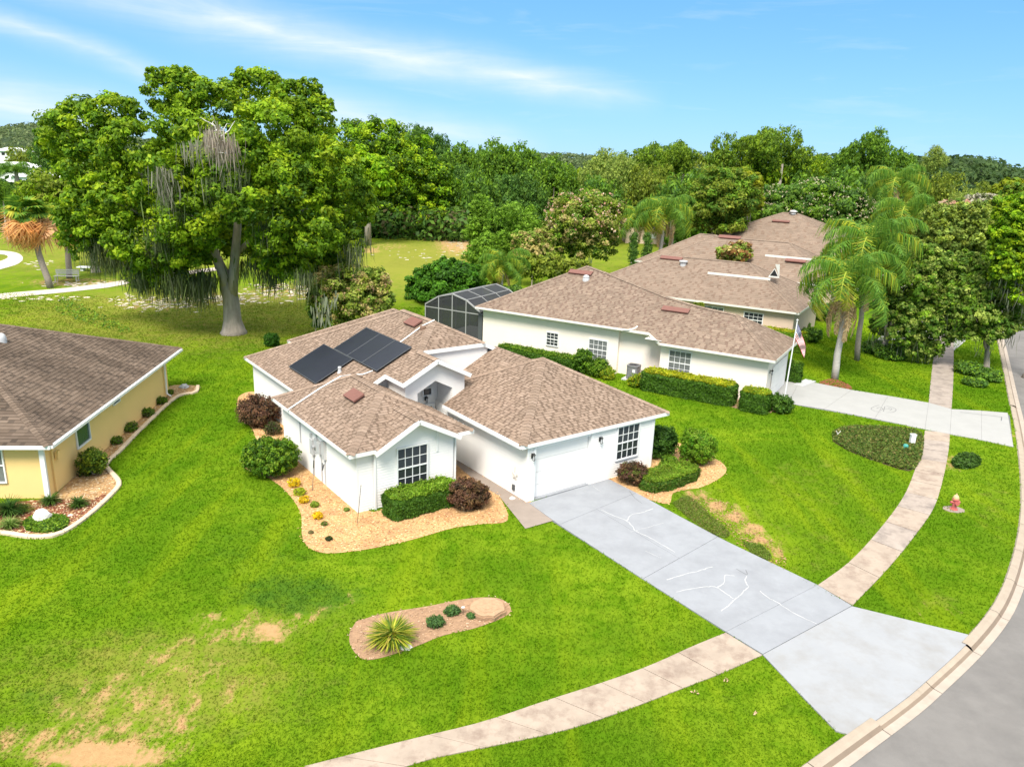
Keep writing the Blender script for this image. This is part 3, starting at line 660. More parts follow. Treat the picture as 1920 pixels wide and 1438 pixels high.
def siding(mb, pts, out, expo=.125, depth=.024):
    """lap siding on one vertical wall polygon; out: outward normal"""
    out = np.array(out, float); out /= np.linalg.norm(out); e = np.cross([0, 0, 1], out); o = np.array(pts[0], float)
    poly = [((np.array(p) - o) @ e, p[2] - o[2]) for p in pts]; b0, b1 = min(p[1] for p in poly), max(p[1] for p in poly); b = b0
    while b < b1:
        q_ = clip_rect(poly, -99, 99, b, b + expo)
        if len(q_) >= 3:
            P3 = [o + e * x + np.array([0, 0, y]) + out * (depth * (1 - (y - b) / expo)) for x, y in q_]
            A = sum(q_[i][0] * q_[(i + 1) % len(q_)][1] - q_[(i + 1) % len(q_)][0] * q_[i][1] for i in range(len(q_)))
            mb.poly(P3 if A > 0 else P3[::-1])
            xs_ = [x for x, y in q_ if abs(y - b) < 1e-6]
            if len(xs_) >= 2:
                x0, x1 = min(xs_), max(xs_); mb.poly([o + e * x0 + np.array([0, 0, b]), o + e * x1 + np.array([0, 0, b]), o + e * x1 + np.array([0, 0, b]) + out * depth, o + e * x0 + np.array([0, 0, b]) + out * depth])
        b += expo
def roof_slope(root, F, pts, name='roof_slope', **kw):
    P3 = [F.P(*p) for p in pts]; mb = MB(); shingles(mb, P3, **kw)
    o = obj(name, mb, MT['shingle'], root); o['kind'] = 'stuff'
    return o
def deck(mb, F, pts, dz=-.012): mb.poly([F.P(p[0], p[1], p[2] + dz) for p in pts], (.16, .11, .09))
def hip_block(root, F, u0, u1, v0, v1, ze, pitch=.5, front='hip', back='hip', m_fascia='trim', fh=.17, skip=(), caps=True, soffit=True, fas=None, **kw):
    uc = (u0 + u1) / 2; h = (u1 - u0) / 2; zr = ze + pitch * h
    if v1 - v0 >= u1 - u0 - 1e-6 or front == 'gable' or back == 'gable':
        r0 = (uc, v0 + (h if front == 'hip' else 0), zr); r1 = (uc, v1 - (h if back == 'hip' else 0), zr)
    else:
        h = (v1 - v0) / 2; zr = ze + pitch * h; vc = (v0 + v1) / 2; r0 = (u0 + h, vc, zr); r1 = (u1 - h, vc, zr)
    A, B, C_, D = (u0, v0, ze), (u1, v0, ze), (u1, v1, ze), (u0, v1, ze)
    along_v = v1 - v0 >= u1 - u0 - 1e-6 or front == 'gable' or back == 'gable'
    S_ = {}
    if along_v:
        S_['L'] = [A, r0, r1, D]; S_['R'] = [B, C_, r1, r0]
        if front == 'hip': S_['F'] = [A, B, r0]
        if back == 'hip': S_['B'] = [C_, D, r1]
        hips = [(A, r0), (B, r0), (C_, r1), (D, r1), (r0, r1)]
    else:
        S_['F'] = [A, B, r1, r0]; S_['B'] = [C_, D, r0, r1]; S_['L'] = [D, A, r0]; S_['R'] = [B, C_, r1]
        hips = [(A, r0), (D, r0), (B, r1), (C_, r1), (r0, r1)]
    dk = MB()
    for k, p in S_.items():
        if k in skip: continue
        roof_slope(root, F, p, **kw); deck(dk, F, p)
    o = obj('roof_deck', dk, MT['shingle'], root)
    if caps:
        cm = MB()
        for a, b in hips:
            if math.dist(a, b) > .2: ridge_caps(cm, F.P(*a), F.P(*b), light=kw.get('light', SH_A))
        obj('ridge_cap', cm, MT['shingle'], root)['kind'] = 'stuff'
    fascia(root, F, [A, B, C_, D], m_fascia, fh, fas or [front == 'hip', True, back == 'hip', True])
    if soffit:
        sm = MB(); sm.poly([F.P(u0 + .02, v0 + .02, ze - fh + .01), F.P(u0 + .02, v1 - .02, ze - fh + .01), F.P(u1 - .02, v1 - .02, ze - fh + .01), F.P(u1 - .02, v0 + .02, ze - fh + .01)]); obj('soffit', sm, MT[m_fascia], root)
    return r0, r1, zr
def fascia(root, F, ring, m='trim', fh=.17, on=None, closed=True):
    n = len(ring)
    for i in range(n if closed else n - 1):
        if on and not on[i]: continue
        a, b = F.P(*ring[i]), F.P(*ring[(i + 1) % n]); mb = MB(); d = b - a; d /= np.linalg.norm(d)
        mb.beam(a - d * .01 - [0, 0, fh / 2 - .004], b + d * .01 - [0, 0, fh / 2 - .004], .05, fh); obj('fascia', mb, MT[m], root)
def board(root, name, pts, w, h, m='trim', F=None, up=(0, 0, 1)):
    mb = MB(); P3 = [F.P(*p) if F else p for p in pts]
    for a, b in zip(P3[:-1], P3[1:]): mb.beam(a, b, w, h, up)
    return obj(name, mb, MT[m], root)
def window(root, F, axis, c, z0, w, h, nx, ny, out, glass='glass', top_blind=None, sash=True, name='window', mf='trim'):
    """axis: 'u' wall runs along u (faces -v), 'v' wall runs along v (faces -u). c: (u,v) centre on the wall plane; out: +-1 sense of outward"""
    A = F.u if axis == 'u' else F.v; O = (F.v if axis == 'u' else F.u) * out
    base = F.P(c[0], c[1], z0); fr = MB(); t = .06
    def bar(a0, b0, a1, b1, d0, d1, mb, tw):
        p, q_ = base + A * a0 + [0, 0, b0], base + A * a1 + [0, 0, b1]; mid = (d0 + d1) / 2
        mb.beam(p + O * mid, q_ + O * mid, abs(d1 - d0) if False else tw, abs(d1 - d0), up=O)
    bar(-w / 2 - t / 2, -t, -w / 2 - t / 2, h + t, 0.0, .07, fr, t); bar(w / 2 + t / 2, -t, w / 2 + t / 2, h + t, 0.0, .07, fr, t)
    bar(-w / 2, -t / 2, w / 2, -t / 2, 0.0, .085, fr, t); bar(-w / 2, h + t / 2, w / 2, h + t / 2, 0.0, .075, fr, t)
    if sash: bar(-w / 2, h * .5, w / 2, h * .5, .012, .055, fr, .06)
    for i in range(1, nx): bar(-w / 2 + w * i / nx, 0, -w / 2 + w * i / nx, h, .02, .042, fr, .028)
    for j in range(1, ny):
        if sash and j * 2 == ny: continue
        bar(-w / 2, h * j / ny, w / 2, h * j / ny, .021, .041, fr, .028)
    o = obj(name, fr, MT[mf], root)
    for i in range(nx):
        for j in range(ny):
            g_ = glass if not (top_blind and j >= ny / 2) else top_blind
            a0, a1 = -w / 2 + w * i / nx + .004, -w / 2 + w * (i + 1) / nx - .004; b0, b1 = h * j / ny + .004, h * (j + 1) / ny - .004; pm = MB()
            tl = rng.normal(0, .002)
            if g_ == 'blind':      # slats behind the glass read as fine horizontal steps
                k = 7
                for q_ in range(k):
                    c0, c1 = b0 + (b1 - b0) * q_ / k, b0 + (b1 - b0) * (q_ + 1) / k
                    pm.poly([base + A * a0 + [0, 0, c0] + O * .022, base + A * a1 + [0, 0, c0] + O * .022, base + A * a1 + [0, 0, c1] + O * .008, base + A * a0 + [0, 0, c1] + O * .008])
            else:
                pm.poly([base + A * a0 + [0, 0, b0] + O * (.014 + tl), base + A * a1 + [0, 0, b0] + O * (.014 - tl), base + A * a1 + [0, 0, b1] + O * .014, base + A * a0 + [0, 0, b1] + O * .014])
            obj('pane', pm, MT[g_], o)
    return o
def lantern(root, F, u, v, z, out_v=-1, axis='v'):
    O = F.v * out_v if axis == 'v' else F.u * out_v; mb = MB(); p = F.P(u, v, z)
    mb.beam(p + O * .01 - [0, 0, .08], p + O * .01 + [0, 0, .14], .1, .03, up=O); mb.beam(p + O * .02 + [0, 0, .12], p + O * .14 + [0, 0, .14], .03, .03)
    mb.lathe(p + O * .14 + [0, 0, -.16], [(.05, 0), (.055, .02)], 6); mb.lathe(p + O * .14 + [0, 0, .1], [(.09, 0), (.04, .07), (.01, .11)], 6)
    for k in range(4):
        t = k * math.pi / 2 + .4; q_ = p + O * .14 + np.array([math.cos(t) * .055, math.sin(t) * .055, 0]); mb.beam(q_ - [0, 0, .15], q_ + [0, 0, .11], .012, .012)
    o = obj('wall_lantern', mb, MT['black'], root)
    gm = MB(); gm.lathe(p + O * .14 + [0, 0, -.14], [(.045, 0), (.05, .12), (.048, .22)], 8); obj('lantern_glass', gm, MT['lgrey'], o)
    return o
def on_slope(F, u, v, z, L_, W_, H_, dirs, n):
    pass
def roof_box(root, F, c, lu, lv, h, du_, name='roof_vent', m='vent'):
    """low box on a slope; c local (u,v,z) ; slope gradient du_=(dz/du, dz/dv)"""
    X = np.array(F.u + np.array([0, 0, du_[0]])); Y = np.array(F.v + np.array([0, 0, du_[1]])); X /= np.linalg.norm(X); Y /= np.linalg.norm(Y); N = np.cross(X, Y)
    mb = MB(); p = F.P(*c)
    for s_, z0, hh in ((.86, 0, h * .55), (1.0, h * .55, h * .45)): mb.box(p + N * z0, lu / 2 * s_, lv / 2 * s_, hh, X, Y)
    return obj(name, mb, MT[m], root)

# ---- the white house
F1 = Frame(at(987, 941.5)[:2], 126.61)
HZ = 2.85
def main_house():
    F = F1; h = thing('house', F.P(0, 0, 0), 'white lap-sided one-storey house with tan shingle hip roofs and black solar panels', 'house')
    kw = dict(expo=.15, tab=.24)
    F.foot(-6.85, -2.05, 3, 11.7); F.foot(0, 7.9, 0, 12); F.foot(-5.6, 7.6, 8.5, 23)
    # main roof (highest block, cut square behind the entry)
    zu = lambda u: HZ + .5 * (u + 5.95)
    L = [(-5.95, 20.5), (-5.95, 8.1), (-2.87, 8.1), (-2.87, 6.25), (-.97, 6.25), (-.97, 8.1), (1.05, 10.12), (1.05, 13.5)]
    L = [(u, v, zu(u)) for u, v in L]
    Fr = [(-.97, 8.1, 5.34), (3.07, 8.1, 5.34), (1.05, 10.12, 6.35)]
    Rr = [(1.05, 10.12, 6.35), (3.07, 8.1, 5.34), (8.05, 8.1, 2.85), (8.05, 20.5, 2.85), (1.05, 13.5, 6.35)]
    Br = [(8.05, 20.5, 2.85), (-5.95, 20.5, 2.85), (1.05, 13.5, 6.35)]
    En = [(-.97, 6.25, 5.34), (.93, 6.25, 4.39), (.93, 8.1, 4.39), (-.97, 8.1, 5.34)]
    # the left slope in convex pieces so that every course is cut cleanly
    for p in ([(-5.95, 20.5), (-5.95, 8.1), (-.97, 8.1), (1.05, 10.12), (1.05, 13.5)], [(-2.87, 8.1), (-2.87, 6.25), (-.97, 6.25), (-.97, 8.1)]):
        roof_slope(h, F, [(u, v, zu(u)) for u, v in p], **kw)
    for p in (Fr, Rr, Br, En): roof_slope(h, F, p, **kw)
    dk = MB()
    for p in ([(u, v, zu(u)) for u, v in [(-5.95, 20.5), (-5.95, 8.1), (-.97, 8.1), (1.05, 10.12), (1.05, 13.5)]], Fr, Rr, Br, En, [(u, v, zu(u)) for u, v in [(-2.87, 8.1), (-2.87, 6.25), (-.97, 6.25), (-.97, 8.1)]]): deck(dk, F, p)
    obj('roof_deck', dk, MT['shingle'], h)
    cm = MB()
    for a, b in (((-5.95, 20.5, 2.85), (1.05, 13.5, 6.35)), ((1.05, 13.5, 6.35), (1.05, 10.12, 6.35)), ((1.05, 10.12, 6.35), (-.97, 8.1, 5.34)), ((1.05, 10.12, 6.35), (3.07, 8.1, 5.34)), ((-.97, 8.1, 5.34), (-.97, 6.25, 5.34)), ((8.05, 20.5, 2.85), (1.05, 13.5, 6.35))):
        ridge_caps(cm, F.P(*a), F.P(*b))
    obj('ridge_cap', cm, MT['shingle'], h)['kind'] = 'stuff'
    hip_block(h, F, -2.2, 8.05, 12.5, 23.4, HZ, **kw)
    # wing (left), garage (right) and its lower rear stretch
    hip_block(h, F, -7.3, -1.15, 2.7, 11.95, HZ, skip=('F', 'R'), fas=(False, False, False, True), soffit=False, **kw)
    zq = lambda u: HZ + .5 * (-1.15 - u)
    for p in ([(-4.225, 5.775), (-1.15, 2.7), (-1.15, 6.56), (-4.225, 6.56)], [(-4.225, 6.56), (-2.61, 6.56), (-2.61, 8.3), (-4.225, 8.3)]):
        p = [(u_, v_, zq(u_)) for u_, v_ in p]; roof_slope(h, F, p, **kw); dk = MB(); deck(dk, F, p); obj('roof_deck', dk, MT['shingle'], h)
    fascia(h, F, [(-1.15, 2.7, HZ), (-1.15, 6.56, HZ)], closed=False)
    notch = [(-7.3, 2.7, HZ), (-6.12, 2.7, HZ), (-4.12, 4.75, 3.9), (-2.1, 2.7, HZ), (-1.15, 2.7, HZ), (-4.225, 5.775, 4.3875)]
    for p in ([notch[0], notch[1], notch[2], notch[5]], [notch[3], notch[4], notch[5], notch[2]]): roof_slope(h, F, p, **kw)
    fascia(h, F, [(-7.3, 2.7, HZ), (-6.1, 2.7, HZ)], closed=False); fascia(h, F, [(-2.1, 2.7, HZ), (-1.15, 2.7, HZ)], closed=False)
    for a_, b_, c_, d_ in ((-7.28, -6.8, 2.72, 11.9), (-2.1, -1.17, 2.72, 6.5), (-6.8, -6.1, 2.72, 3.05)):
        sm = MB(); sm.poly([F.P(a_, c_, HZ - .19), F.P(a_, d_, HZ - .19), F.P(b_, d_, HZ - .19), F.P(b_, c_, HZ - .19)]); obj('soffit', sm, MT['trim'], h)
    hip_block(h, F, -.45, 8.8, -.15, 9.1, HZ, .51, skip=('L',), fas=(True, True, False, False), soffit=False, **kw)
    zg = lambda u: HZ + .51 * (u + .45)
    for p in ([(-.45, -.15), (-.45, 6.6), (3.85, 6.6), (3.85, 5.0), (4.175, 4.475)], [(.83, 6.6), (.83, 8.25), (3.85, 8.25), (3.85, 6.6)]):
        p = [(u_, v_, zg(u_)) for u_, v_ in p]; roof_slope(h, F, p, **kw); dk = MB(); deck(dk, F, p); obj('roof_deck', dk, MT['shingle'], h)
    zr = zg(3.85); roof_slope(h, F, [(8.15, 4.5, HZ), (3.85, 4.9, zr), (3.85, 8.1, zr), (8.15, 8.1, HZ)], **kw)
    fascia(h, F, [(-.45, -.15, HZ), (-.45, 6.58, HZ)], closed=False)
    for a_, b_, c_, d_ in ((-.43, .02, -.12, 6.55), (.0, 8.78, -.12, .02), (7.85, 8.78, -.1, 8)):
        sm = MB(); sm.poly([F.P(a_, c_, HZ - .19), F.P(a_, d_, HZ - .19), F.P(b_, d_, HZ - .19), F.P(b_, c_, HZ - .19)]); obj('soffit', sm, MT['trim'], h)
    # gable over the wing window
    ga, gz = -4.12, 3.9
    for s_ in (-1, 1):
        uf = ga + s_ * 2.02
        p = [(uf, 2.45, HZ + .02), (ga, 2.45, gz), (ga, 5.0, gz), (uf, 3.0, HZ + .02)]
        mbd = MB(); P3 = [F.P(*q_) for q_ in p]; 
        roof_slope(h, F, [(uf, 2.45, HZ + .03), (ga, 2.45, gz), (ga, 4.85, gz), (uf, 2.85, HZ + .03)], **kw)
        mb = MB(); mb.beam(F.P(uf - s_ * -.12, 2.44, HZ - .11 - .03), F.P(ga, 2.44, gz - .07), .06, .2, up=(0, 0, 1)); obj('fascia', mb, MT['trim'], h)
        sf = MB(); sf.poly([F.P(uf, 2.46, HZ - .09), F.P(ga, 2.46, gz - .13), F.P(ga, 3.0, gz - .13), F.P(uf, 3.0, HZ - .09)]); obj('soffit', sf, MT['trim'], h)
    cm = MB(); ridge_caps(cm, F.P(ga, 2.43, gz), F.P(ga, 4.9, gz)); obj('ridge_cap', cm, MT['shingle'], h)['kind'] = 'stuff'
    # walls
    def wall(pts, out, name='wall', plain=False):
        mb = MB()
        P3 = [F.P(*p) for p in pts]
        if plain: mb.poly(P3)
        else: siding(mb, P3, out)
        return obj(name, mb, MT['white'], h)
    zt = HZ - .19
    wall([(-6.85, 3, 0), (-2.05, 3, 0), (-2.05, 3, zt), (-6.85, 3, zt)], -F.v)
    wall([(-6.1, 2.92, .05), (-2.12, 2.92, .05), (-2.12, 2.92, zt + .12), (ga, 2.92, gz - .12), (-6.1, 2.92, zt + .12)], -F.v, 'gable_wall')
    wall([(-6.85, 11.7, 0), (-6.85, 3, 0), (-6.85, 3, zt), (-6.85, 11.7, zt)], -F.u)
    wall([(-2.05, 3, 0), (-2.05, 6.6, 0), (-2.05, 6.6, zt), (-2.05, 3, zt)], F.u)
    wall([(-6.85, 11.7, 0), (-5.6, 11.7, 0), (-5.6, 11.7, zt), (-6.85, 11.7, zt)], F.v)
    wall([(-5.6, 20.1, 0), (-5.6, 11.6, 0), (-5.6, 11.6, zt), (-5.6, 20.1, zt)], -F.u)
    wall([(-5.6, 20.1, 0), (7.6, 20.1, 0), (7.6, 20.1, zt), (-5.6, 20.1, zt)], F.v)
    wall([(-1.9, 23, 0), (7.6, 23, 0), (7.6, 23, zt), (-1.9, 23, zt)], F.v); wall([(-1.9, 23, 0), (-1.9, 20, 0), (-1.9, 20, zt), (-1.9, 23, zt)], -F.u)
    wall([(7.6, 8, 0), (7.6, 23, 0), (7.6, 23, zt), (7.6, 8, zt)], F.u)
    wall([(0, 8.4, 0), (0, 0, 0), (0, 0, zt), (0, 8.4, zt)], -F.u)
    wall([(7.9, 0, 0), (7.9, 8.2, 0), (7.9, 8.2, zt), (7.9, 0, zt)], F.u)
    # garage front: left pier, right panel with window; door set back
    wall([(0, 0, 0), (.4, 0, 0), (.4, 0, zt), (0, 0, zt)], -F.v); wall([(3.7, 0, 0), (7.9, 0, 0), (7.9, 0, zt), (3.7, 0, zt)], -F.v)
    mb = MB(); mb.box(F.P(2.05, .15, 0), 1.7, .2, .047, F.u, F.v); obj('threshold', mb, MT['drive'], h)
    wall([(.38, 0, 2.5), (3.72, 0, 2.5), (3.72, 0, zt), (.38, 0, zt)], -F.v)
    for u in (.4, 3.7):
        mb = MB(); mb.poly([F.P(u, 0, 0), F.P(u, .3, 0), F.P(u, .3, 2.5), F.P(u, 0, 2.5)]); obj('door_jamb', mb, MT['trim'], h)
    mb = MB(); mb.poly([F.P(.4, 0, 2.5), F.P(3.7, 0, 2.5), F.P(3.7, .3, 2.5), F.P(.4, .3, 2.5)]); obj('door_jamb', mb, MT['trim'], h)
    gd = MB(); gd.poly([F.P(.4, .24, .03), F.P(3.7, .24, .03), F.P(3.7, .24, 2.5), F.P(.4, .24, 2.5)]); gdo = obj('garage_door', gd, MT['trim'], h)
    for k in range(4):
        z0, z1 = .04 + k * .615, .04 + (k + 1) * .615 - .014; mb = MB(); mb.beam(F.P(.42, .2, (z0 + z1) / 2), F.P(3.68, .2, (z0 + z1) / 2), .04, z1 - z0); mb2 = mb
        p_ = obj('door_panel', mb, MT['white'], gdo)
    board(h, 'corner_board', [(-.01, -.01, 0), (-.01, -.01, zt)], .12, .05, F=F, up=F.v); board(h, 'corner_board', [(7.91, -.01, 0), (7.91, -.01, zt)], .1, .05, F=F, up=F.v)
    board(h, 'door_casing', [(3.78, -.03, 0), (3.78, -.03, zt)], .14, .05, F=F, up=F.v); board(h, 'door_casing', [(.34, -.03, 0), (.34, -.03, zt)], .12, .05, F=F, up=F.v)
    board(h, 'corner_board', [(-2.06, 2.99, 0), (-2.06, 2.99, zt)], .1, .05, F=F, up=F.v)
    board(h, 'corner_board', [(-6.86, 2.99, 0), (-6.86, 2.99, zt)], .07, .04, F=F, up=F.v)
    board(h, 'corner_board', [(-6.08, 2.88, 0), (-6.08, 2.88, zt)], .09, .05, F=F, up=F.v)
    board(h, 'trim_board', [(-2.98, 2.88, 2.1), (-2.98, 2.88, 3.05)], .1, .03, F=F, up=F.v)
    window(h, F, 'u', (-4.25, 2.9), .72, 1.46, 1.86, 4, 4, -1, 'glass', 'blind')
    window(h, F, 'u', (6.13, -.012), .93, 1.42, 1.66, 4, 4, -1, 'glass', 'blind')
    lantern(h, F, .18, -.04, 2.2); lantern(h, F, 4.25, -.02, 2.2)
    # downspouts and hose box, meters on the wing wall
    mb = MB(); mb.tube([F.P(-2.0, 2.93, 2.6), F.P(-2.0, 2.9, 2.3), F.P(-2.0, 2.9, .1)], .045, 6); obj('downspout', mb, MT['trim'], h)
    mb = MB(); mb.beam(F.P(-.05, .95, .25), F.P(-.05, .95, .52), .16, .07, up=F.u); obj('outlet_box', mb, MT['dgrey'], h)
    for (v, z, w, hh, d) in ((7.7, 1.15, .32, .75, .16), (7.25, 1.45, .3, .6, .12), (6.75, 1.5, .34, .55, .2), (6.35, 1.35, .3, .85, .14), (7.9, 1.9, .14, .2, .1)):
        mb = MB(); mb.beam(F.P(-6.86 - d / 2, v, z), F.P(-6.86 - d / 2, v, z + hh), w, d, up=F.u); o = obj('electric_box', mb, MT['lgrey'], h)
    mb = MB(); c = F.P(-7.05, 7.25, 1.68); mb.tube([c, c - F.u * .1], [.1, .09], 10); obj('electric_meter', mb, MT['metal'], h)
    for v, z0, z1 in ((7.7, .1, 1.2), (6.75, .1, 1.6), (6.35, .1, 1.4), (9.3, 1.2, 2.6), (7.25, 2.0, 2.62)):
        mb = MB(); mb.tube([F.P(-6.91, v, z0), F.P(-6.91, v, z1)], .03, 6); obj('conduit', mb, MT['lgrey'], h)
    mb = MB(); mb.tube([F.P(-6.95, 6.35, 1.1), F.P(-7.02, 6.4, .8), F.P(-6.95, 6.55, 1.1)], .03, 6); obj('conduit', mb, MT['dgrey'], h)
    # entry portico
    vp = 6.6
    fl = [(-2.59, vp, 2.6), (-1.9, vp, 2.6), (-1.9, vp, 3.66), (-.89, vp, 4.17), (.11, vp, 3.66), (.11, vp, 2.0), (.83, vp, 2.0), (.83, vp, 4.3), (-.9, vp, 5.2), (-2.59, vp, 4.36)]
    wall([(-1.92, 9, 0), (-1.92, vp + .26, 0), (-1.92, vp + .26, 3.9), (-1.92, 9, 3.9)], F.u, plain=True)
    mb = MB(); mb.poly([F.P(*p) for p in fl]); obj('portico_wall', mb, MT['white'], h)
    mb = MB(); dpt = .25; rim = [(-1.9, 0), (-1.9, 3.66), (-.89, 4.17), (.11, 3.66), (.11, 0)]
    for (ua, za), (ub, zb) in zip(rim[:-1], rim[1:]): mb.poly([F.P(ua, vp, za), F.P(ua, vp + dpt, za), F.P(ub, vp + dpt, zb), F.P(ub, vp, zb)])
    obj('arch_reveal', mb, MT['white'], h)
    mb = MB(); mb.poly([F.P(-2.59, vp, 0), F.P(-1.9, vp, 0), F.P(-1.9, vp, 2.61), F.P(-2.59, vp, 2.61)]); obj('portico_pier', mb, MT['white'], h)
    for u, a, b in ((-2.59, vp, 8.6), (.83, vp, 8.6)):
        wall([(u, a, 0), (u, b, 0), (u, b, 4.3), (u, a, 4.3)], F.u if u > 0 else -F.u, plain=True)
    wall([(.12, vp + .02, 0), (.12, 9.2, 0), (.12, 9.2, 4.1), (.12, vp + .02, 4.1)], -F.u)
    mb = MB(); mb.poly([F.P(-2.5, 8.1, 0), F.P(.1, 8.1, 0), F.P(.1, 8.1, 4.3), F.P(-2.5, 8.1, 4.3)]); obj('entry_wall', mb, MT['white'], h)
    mb = MB(); mb.poly([F.P(-2.5, vp + .3, 3.85), F.P(-.9, vp + .3, 4.3), F.P(-.9, 9, 4.3), F.P(-2.5, 9, 3.85)]); mb.poly([F.P(.15, vp + .3, 3.85), F.P(-.9, vp + .3, 4.3), F.P(-.9, 9, 4.3), F.P(.15, 9, 3.85)]); obj('entry_ceiling', mb, MT['white'], h)
    window(h, F, 'u', (-.52, 8.07), 3.0, .46, .34, 1, 1, -1, 'glass', None, sash=False, name='transom_window')
    dr = MB(); dr.beam(F.P(-.55, 8.03, .1), F.P(-.55, 8.03, 2.5), .95, .05, up=F.v); do = obj('front_door', dr, MT['trim'], h)
    mb = MB(); mb.beam(F.P(-.55, 7.99, 1.3), F.P(-.55, 7.99, 2.35), .6, .02, up=F.v); obj('door_glass', mb, MT['blind'], do)
    lantern(h, F, -.62, 8.05, 2.78)
    # fascias of the entry gable, its left eave and the cut edges of the main roof
    for a, b in (((-2.87, 6.22, 4.3), (-.96, 6.22, 5.26)), ((.98, 6.22, 4.28), (-.98, 6.22, 5.26)), ((-2.87, 6.2, 4.29), (-2.87, 8.12, 4.29)), ((-2.87, 8.08, 4.3), (-4.4, 8.08, 3.52)),
                 ((-1.0, 8.08, 5.24), (3.1, 8.08, 5.24)), ((3.05, 8.08, 5.24), (4.2, 8.08, 4.7)), ((.93, 6.2, 4.29), (.93, 8.1, 4.29))):
        mb = MB(); mb.beam(F.P(*a), F.P(*b), .05, .2); obj('fascia', mb, MT['trim'], h)
    wall([(-.97, 8.2, 2.9), (3.3, 8.2, 2.9), (3.3, 8.2, 5.2), (-.97, 8.2, 5.2)], -F.v, plain=True, name='clerestory_wall')
    wall([(-2.6, 8.5, 2.9), (-4.6, 8.5, 2.9), (-4.6, 8.5, 3.4), (-2.6, 8.5, 4.3)], -F.v, plain=True)
    wall([(3.0, 8.5, 3.5), (6, 8.5, 3.0), (6, 8.5, 3.8), (3.0, 8.5, 5.2)], -F.v, plain=True)
    sm = MB(); sm.poly([F.P(-5.9, 9.1, 2.66), F.P(-5.9, 20.45, 2.66), F.P(8, 20.45, 2.66), F.P(8, 9.1, 2.66)]); obj('soffit', sm, MT['trim'], h)
    sm = MB(); sm.poly([F.P(-.95, 8.12, 5.15), F.P(3.05, 8.12, 5.15), F.P(3.05, 8.6, 5.15), F.P(-.95, 8.6, 5.15)]); obj('soffit', sm, MT['trim'], h)
    for a, b in (((-5.95, 8.1, HZ), (-5.95, 20.5, HZ)), ((-5.95, 20.5, HZ), (-2.2, 20.5, HZ)), ((8.05, 8.1, HZ), (8.05, 20.5, HZ))): fascia(h, F, [a, b], closed=False)
    # garage-side gutter
    mb = MB(); mb.beam(F.P(-.5, -.1, HZ - .1), F.P(-.5, 6.5, HZ - .1), .1, .12); obj('gutter', mb, MT['trim'], h)
    # roof fittings
    zl = lambda u: HZ + .5 * (u + 5.95) + .1; zw = lambda u: HZ + .5 * (u + 7.3) + .02
    def on_px(px, py, z0, ue, m=.5):   # where a sight line meets a left slope (eave ue)
        lo, hi = 0., 9.
        for _ in range(40):
            z = (lo + hi) / 2; u = (at(px, py, z) - F.o) @ F.u
            if z < HZ + z0 + m * (u - ue): lo = z
            else: hi = z
        q_ = at(px, py, z) - F.o; return (q_ @ F.u, q_ @ F.v, z)
    def solar(u0, u1, v0, v1, n, lift=.14):
        X = F.u + np.array([0, 0, .5]); X /= np.linalg.norm(X); N = np.cross(X, F.v); N = N if N[2] > 0 else -N
        for k in range(n):
            va, vb = v0 + (v1 - v0) * k / n + .012, v0 + (v1 - v0) * (k + 1) / n - .012
            mb = MB(); c = [F.P(u_, v_, HZ + .5 * (u_ + 5.95)) + N * lift for u_, v_ in ((u0, va), (u1, va), (u1, vb), (u0, vb))]
            lo = [p - N * .04 for p in c]; mb.poly(c); mb.poly(lo[::-1])
            for i in range(4): mb.poly([lo[i], lo[(i + 1) % 4], c[(i + 1) % 4], c[i]])
            so_ = obj('solar_panel', mb, MT['solar'], h)
            fm = MB()
            for i in range(4): fm.beam(c[i], c[(i + 1) % 4], .03, .03)
            obj('panel_frame', fm, MT['dgrey'], so_)
        for u_ in (u0 + .35, u1 - .35):
            mb = MB(); mb.beam(F.P(u_, v0, HZ + .5 * (u_ + 5.95)) + N * .06, F.P(u_, v1, HZ + .5 * (u_ + 5.95)) + N * .06, .05, .1, up=N); obj('mounting_rail', mb, MT['black'], h)
    solar(-5.1, -3.02, 11.45, 15.25, 1); solar(-2.98, -1.0, 8.7, 13.95, 3)
    def slope_vent(c, L_=1.15, W_=.62):
        roof_box(h, F, c, W_, L_, .17, (.5, 0))
    slope_vent((-5.15, 6.75, zw(-5.15))); c = on_px(776, 607, .0, -5.95); slope_vent((c[0], c[1], c[2]))
    def pipe(pts, r=.03, m='trim'):
        mb = MB(); mb.tube([F.P(*p) for p in pts], r, 6); return obj('conduit', mb, MT[m], h)
    a = on_px(537, 770, .06, -7.3); b = on_px(600, 728, .06, -7.3); c = on_px(638, 706, .06, -7.3); d = on_px(655, 703, .06, -5.95); e = on_px(680, 702, .06, -5.95); f = on_px(699, 695, .06, -5.95)
    pipe([a, b, c], .035); pipe([c, d, e, f], .03); g_ = on_px(750, 642, .06, -5.95); i_ = on_px(792, 611, .06, -5.95); j_ = on_px(815, 600, .08, -5.95); pipe([g_, i_, j_], .035)
    c = on_px(637, 698, .0, -5.95); mb = MB(); mb.lathe(F.P(*c), [(.14, -.05), (.1, .06), (.08, .2), (.1, .22), (.09, .3), (.02, .32)], 10); obj('flue_pipe', mb, MT['lgrey'], h)
    c = on_px(793, 617, .0, -5.95); mb = MB(); mb.lathe(F.P(*c), [(.16, -.1), (.16, .1), (.13, .16)], 10); obj('junction_box', mb, mat('rusty_metal', (.2, .12, .08), .7), h)
    # starfish-like wall ornament on the garage side
    mb = MB(); c = F.P(-.045, .9, 1.0)
    for a_, l in ((90, .42), (20, .22), (160, .24), (-50, .2), (-125, .22)):
        t = R(a_); mb.beam(c, c + F.v * math.cos(t) * l + np.array([0, 0, math.sin(t) * l]), .09 if l < .4 else .03, .02, up=F.u)
    mb.tube([c + F.u * .0, c - F.u * .05], [.14, .1], 8)
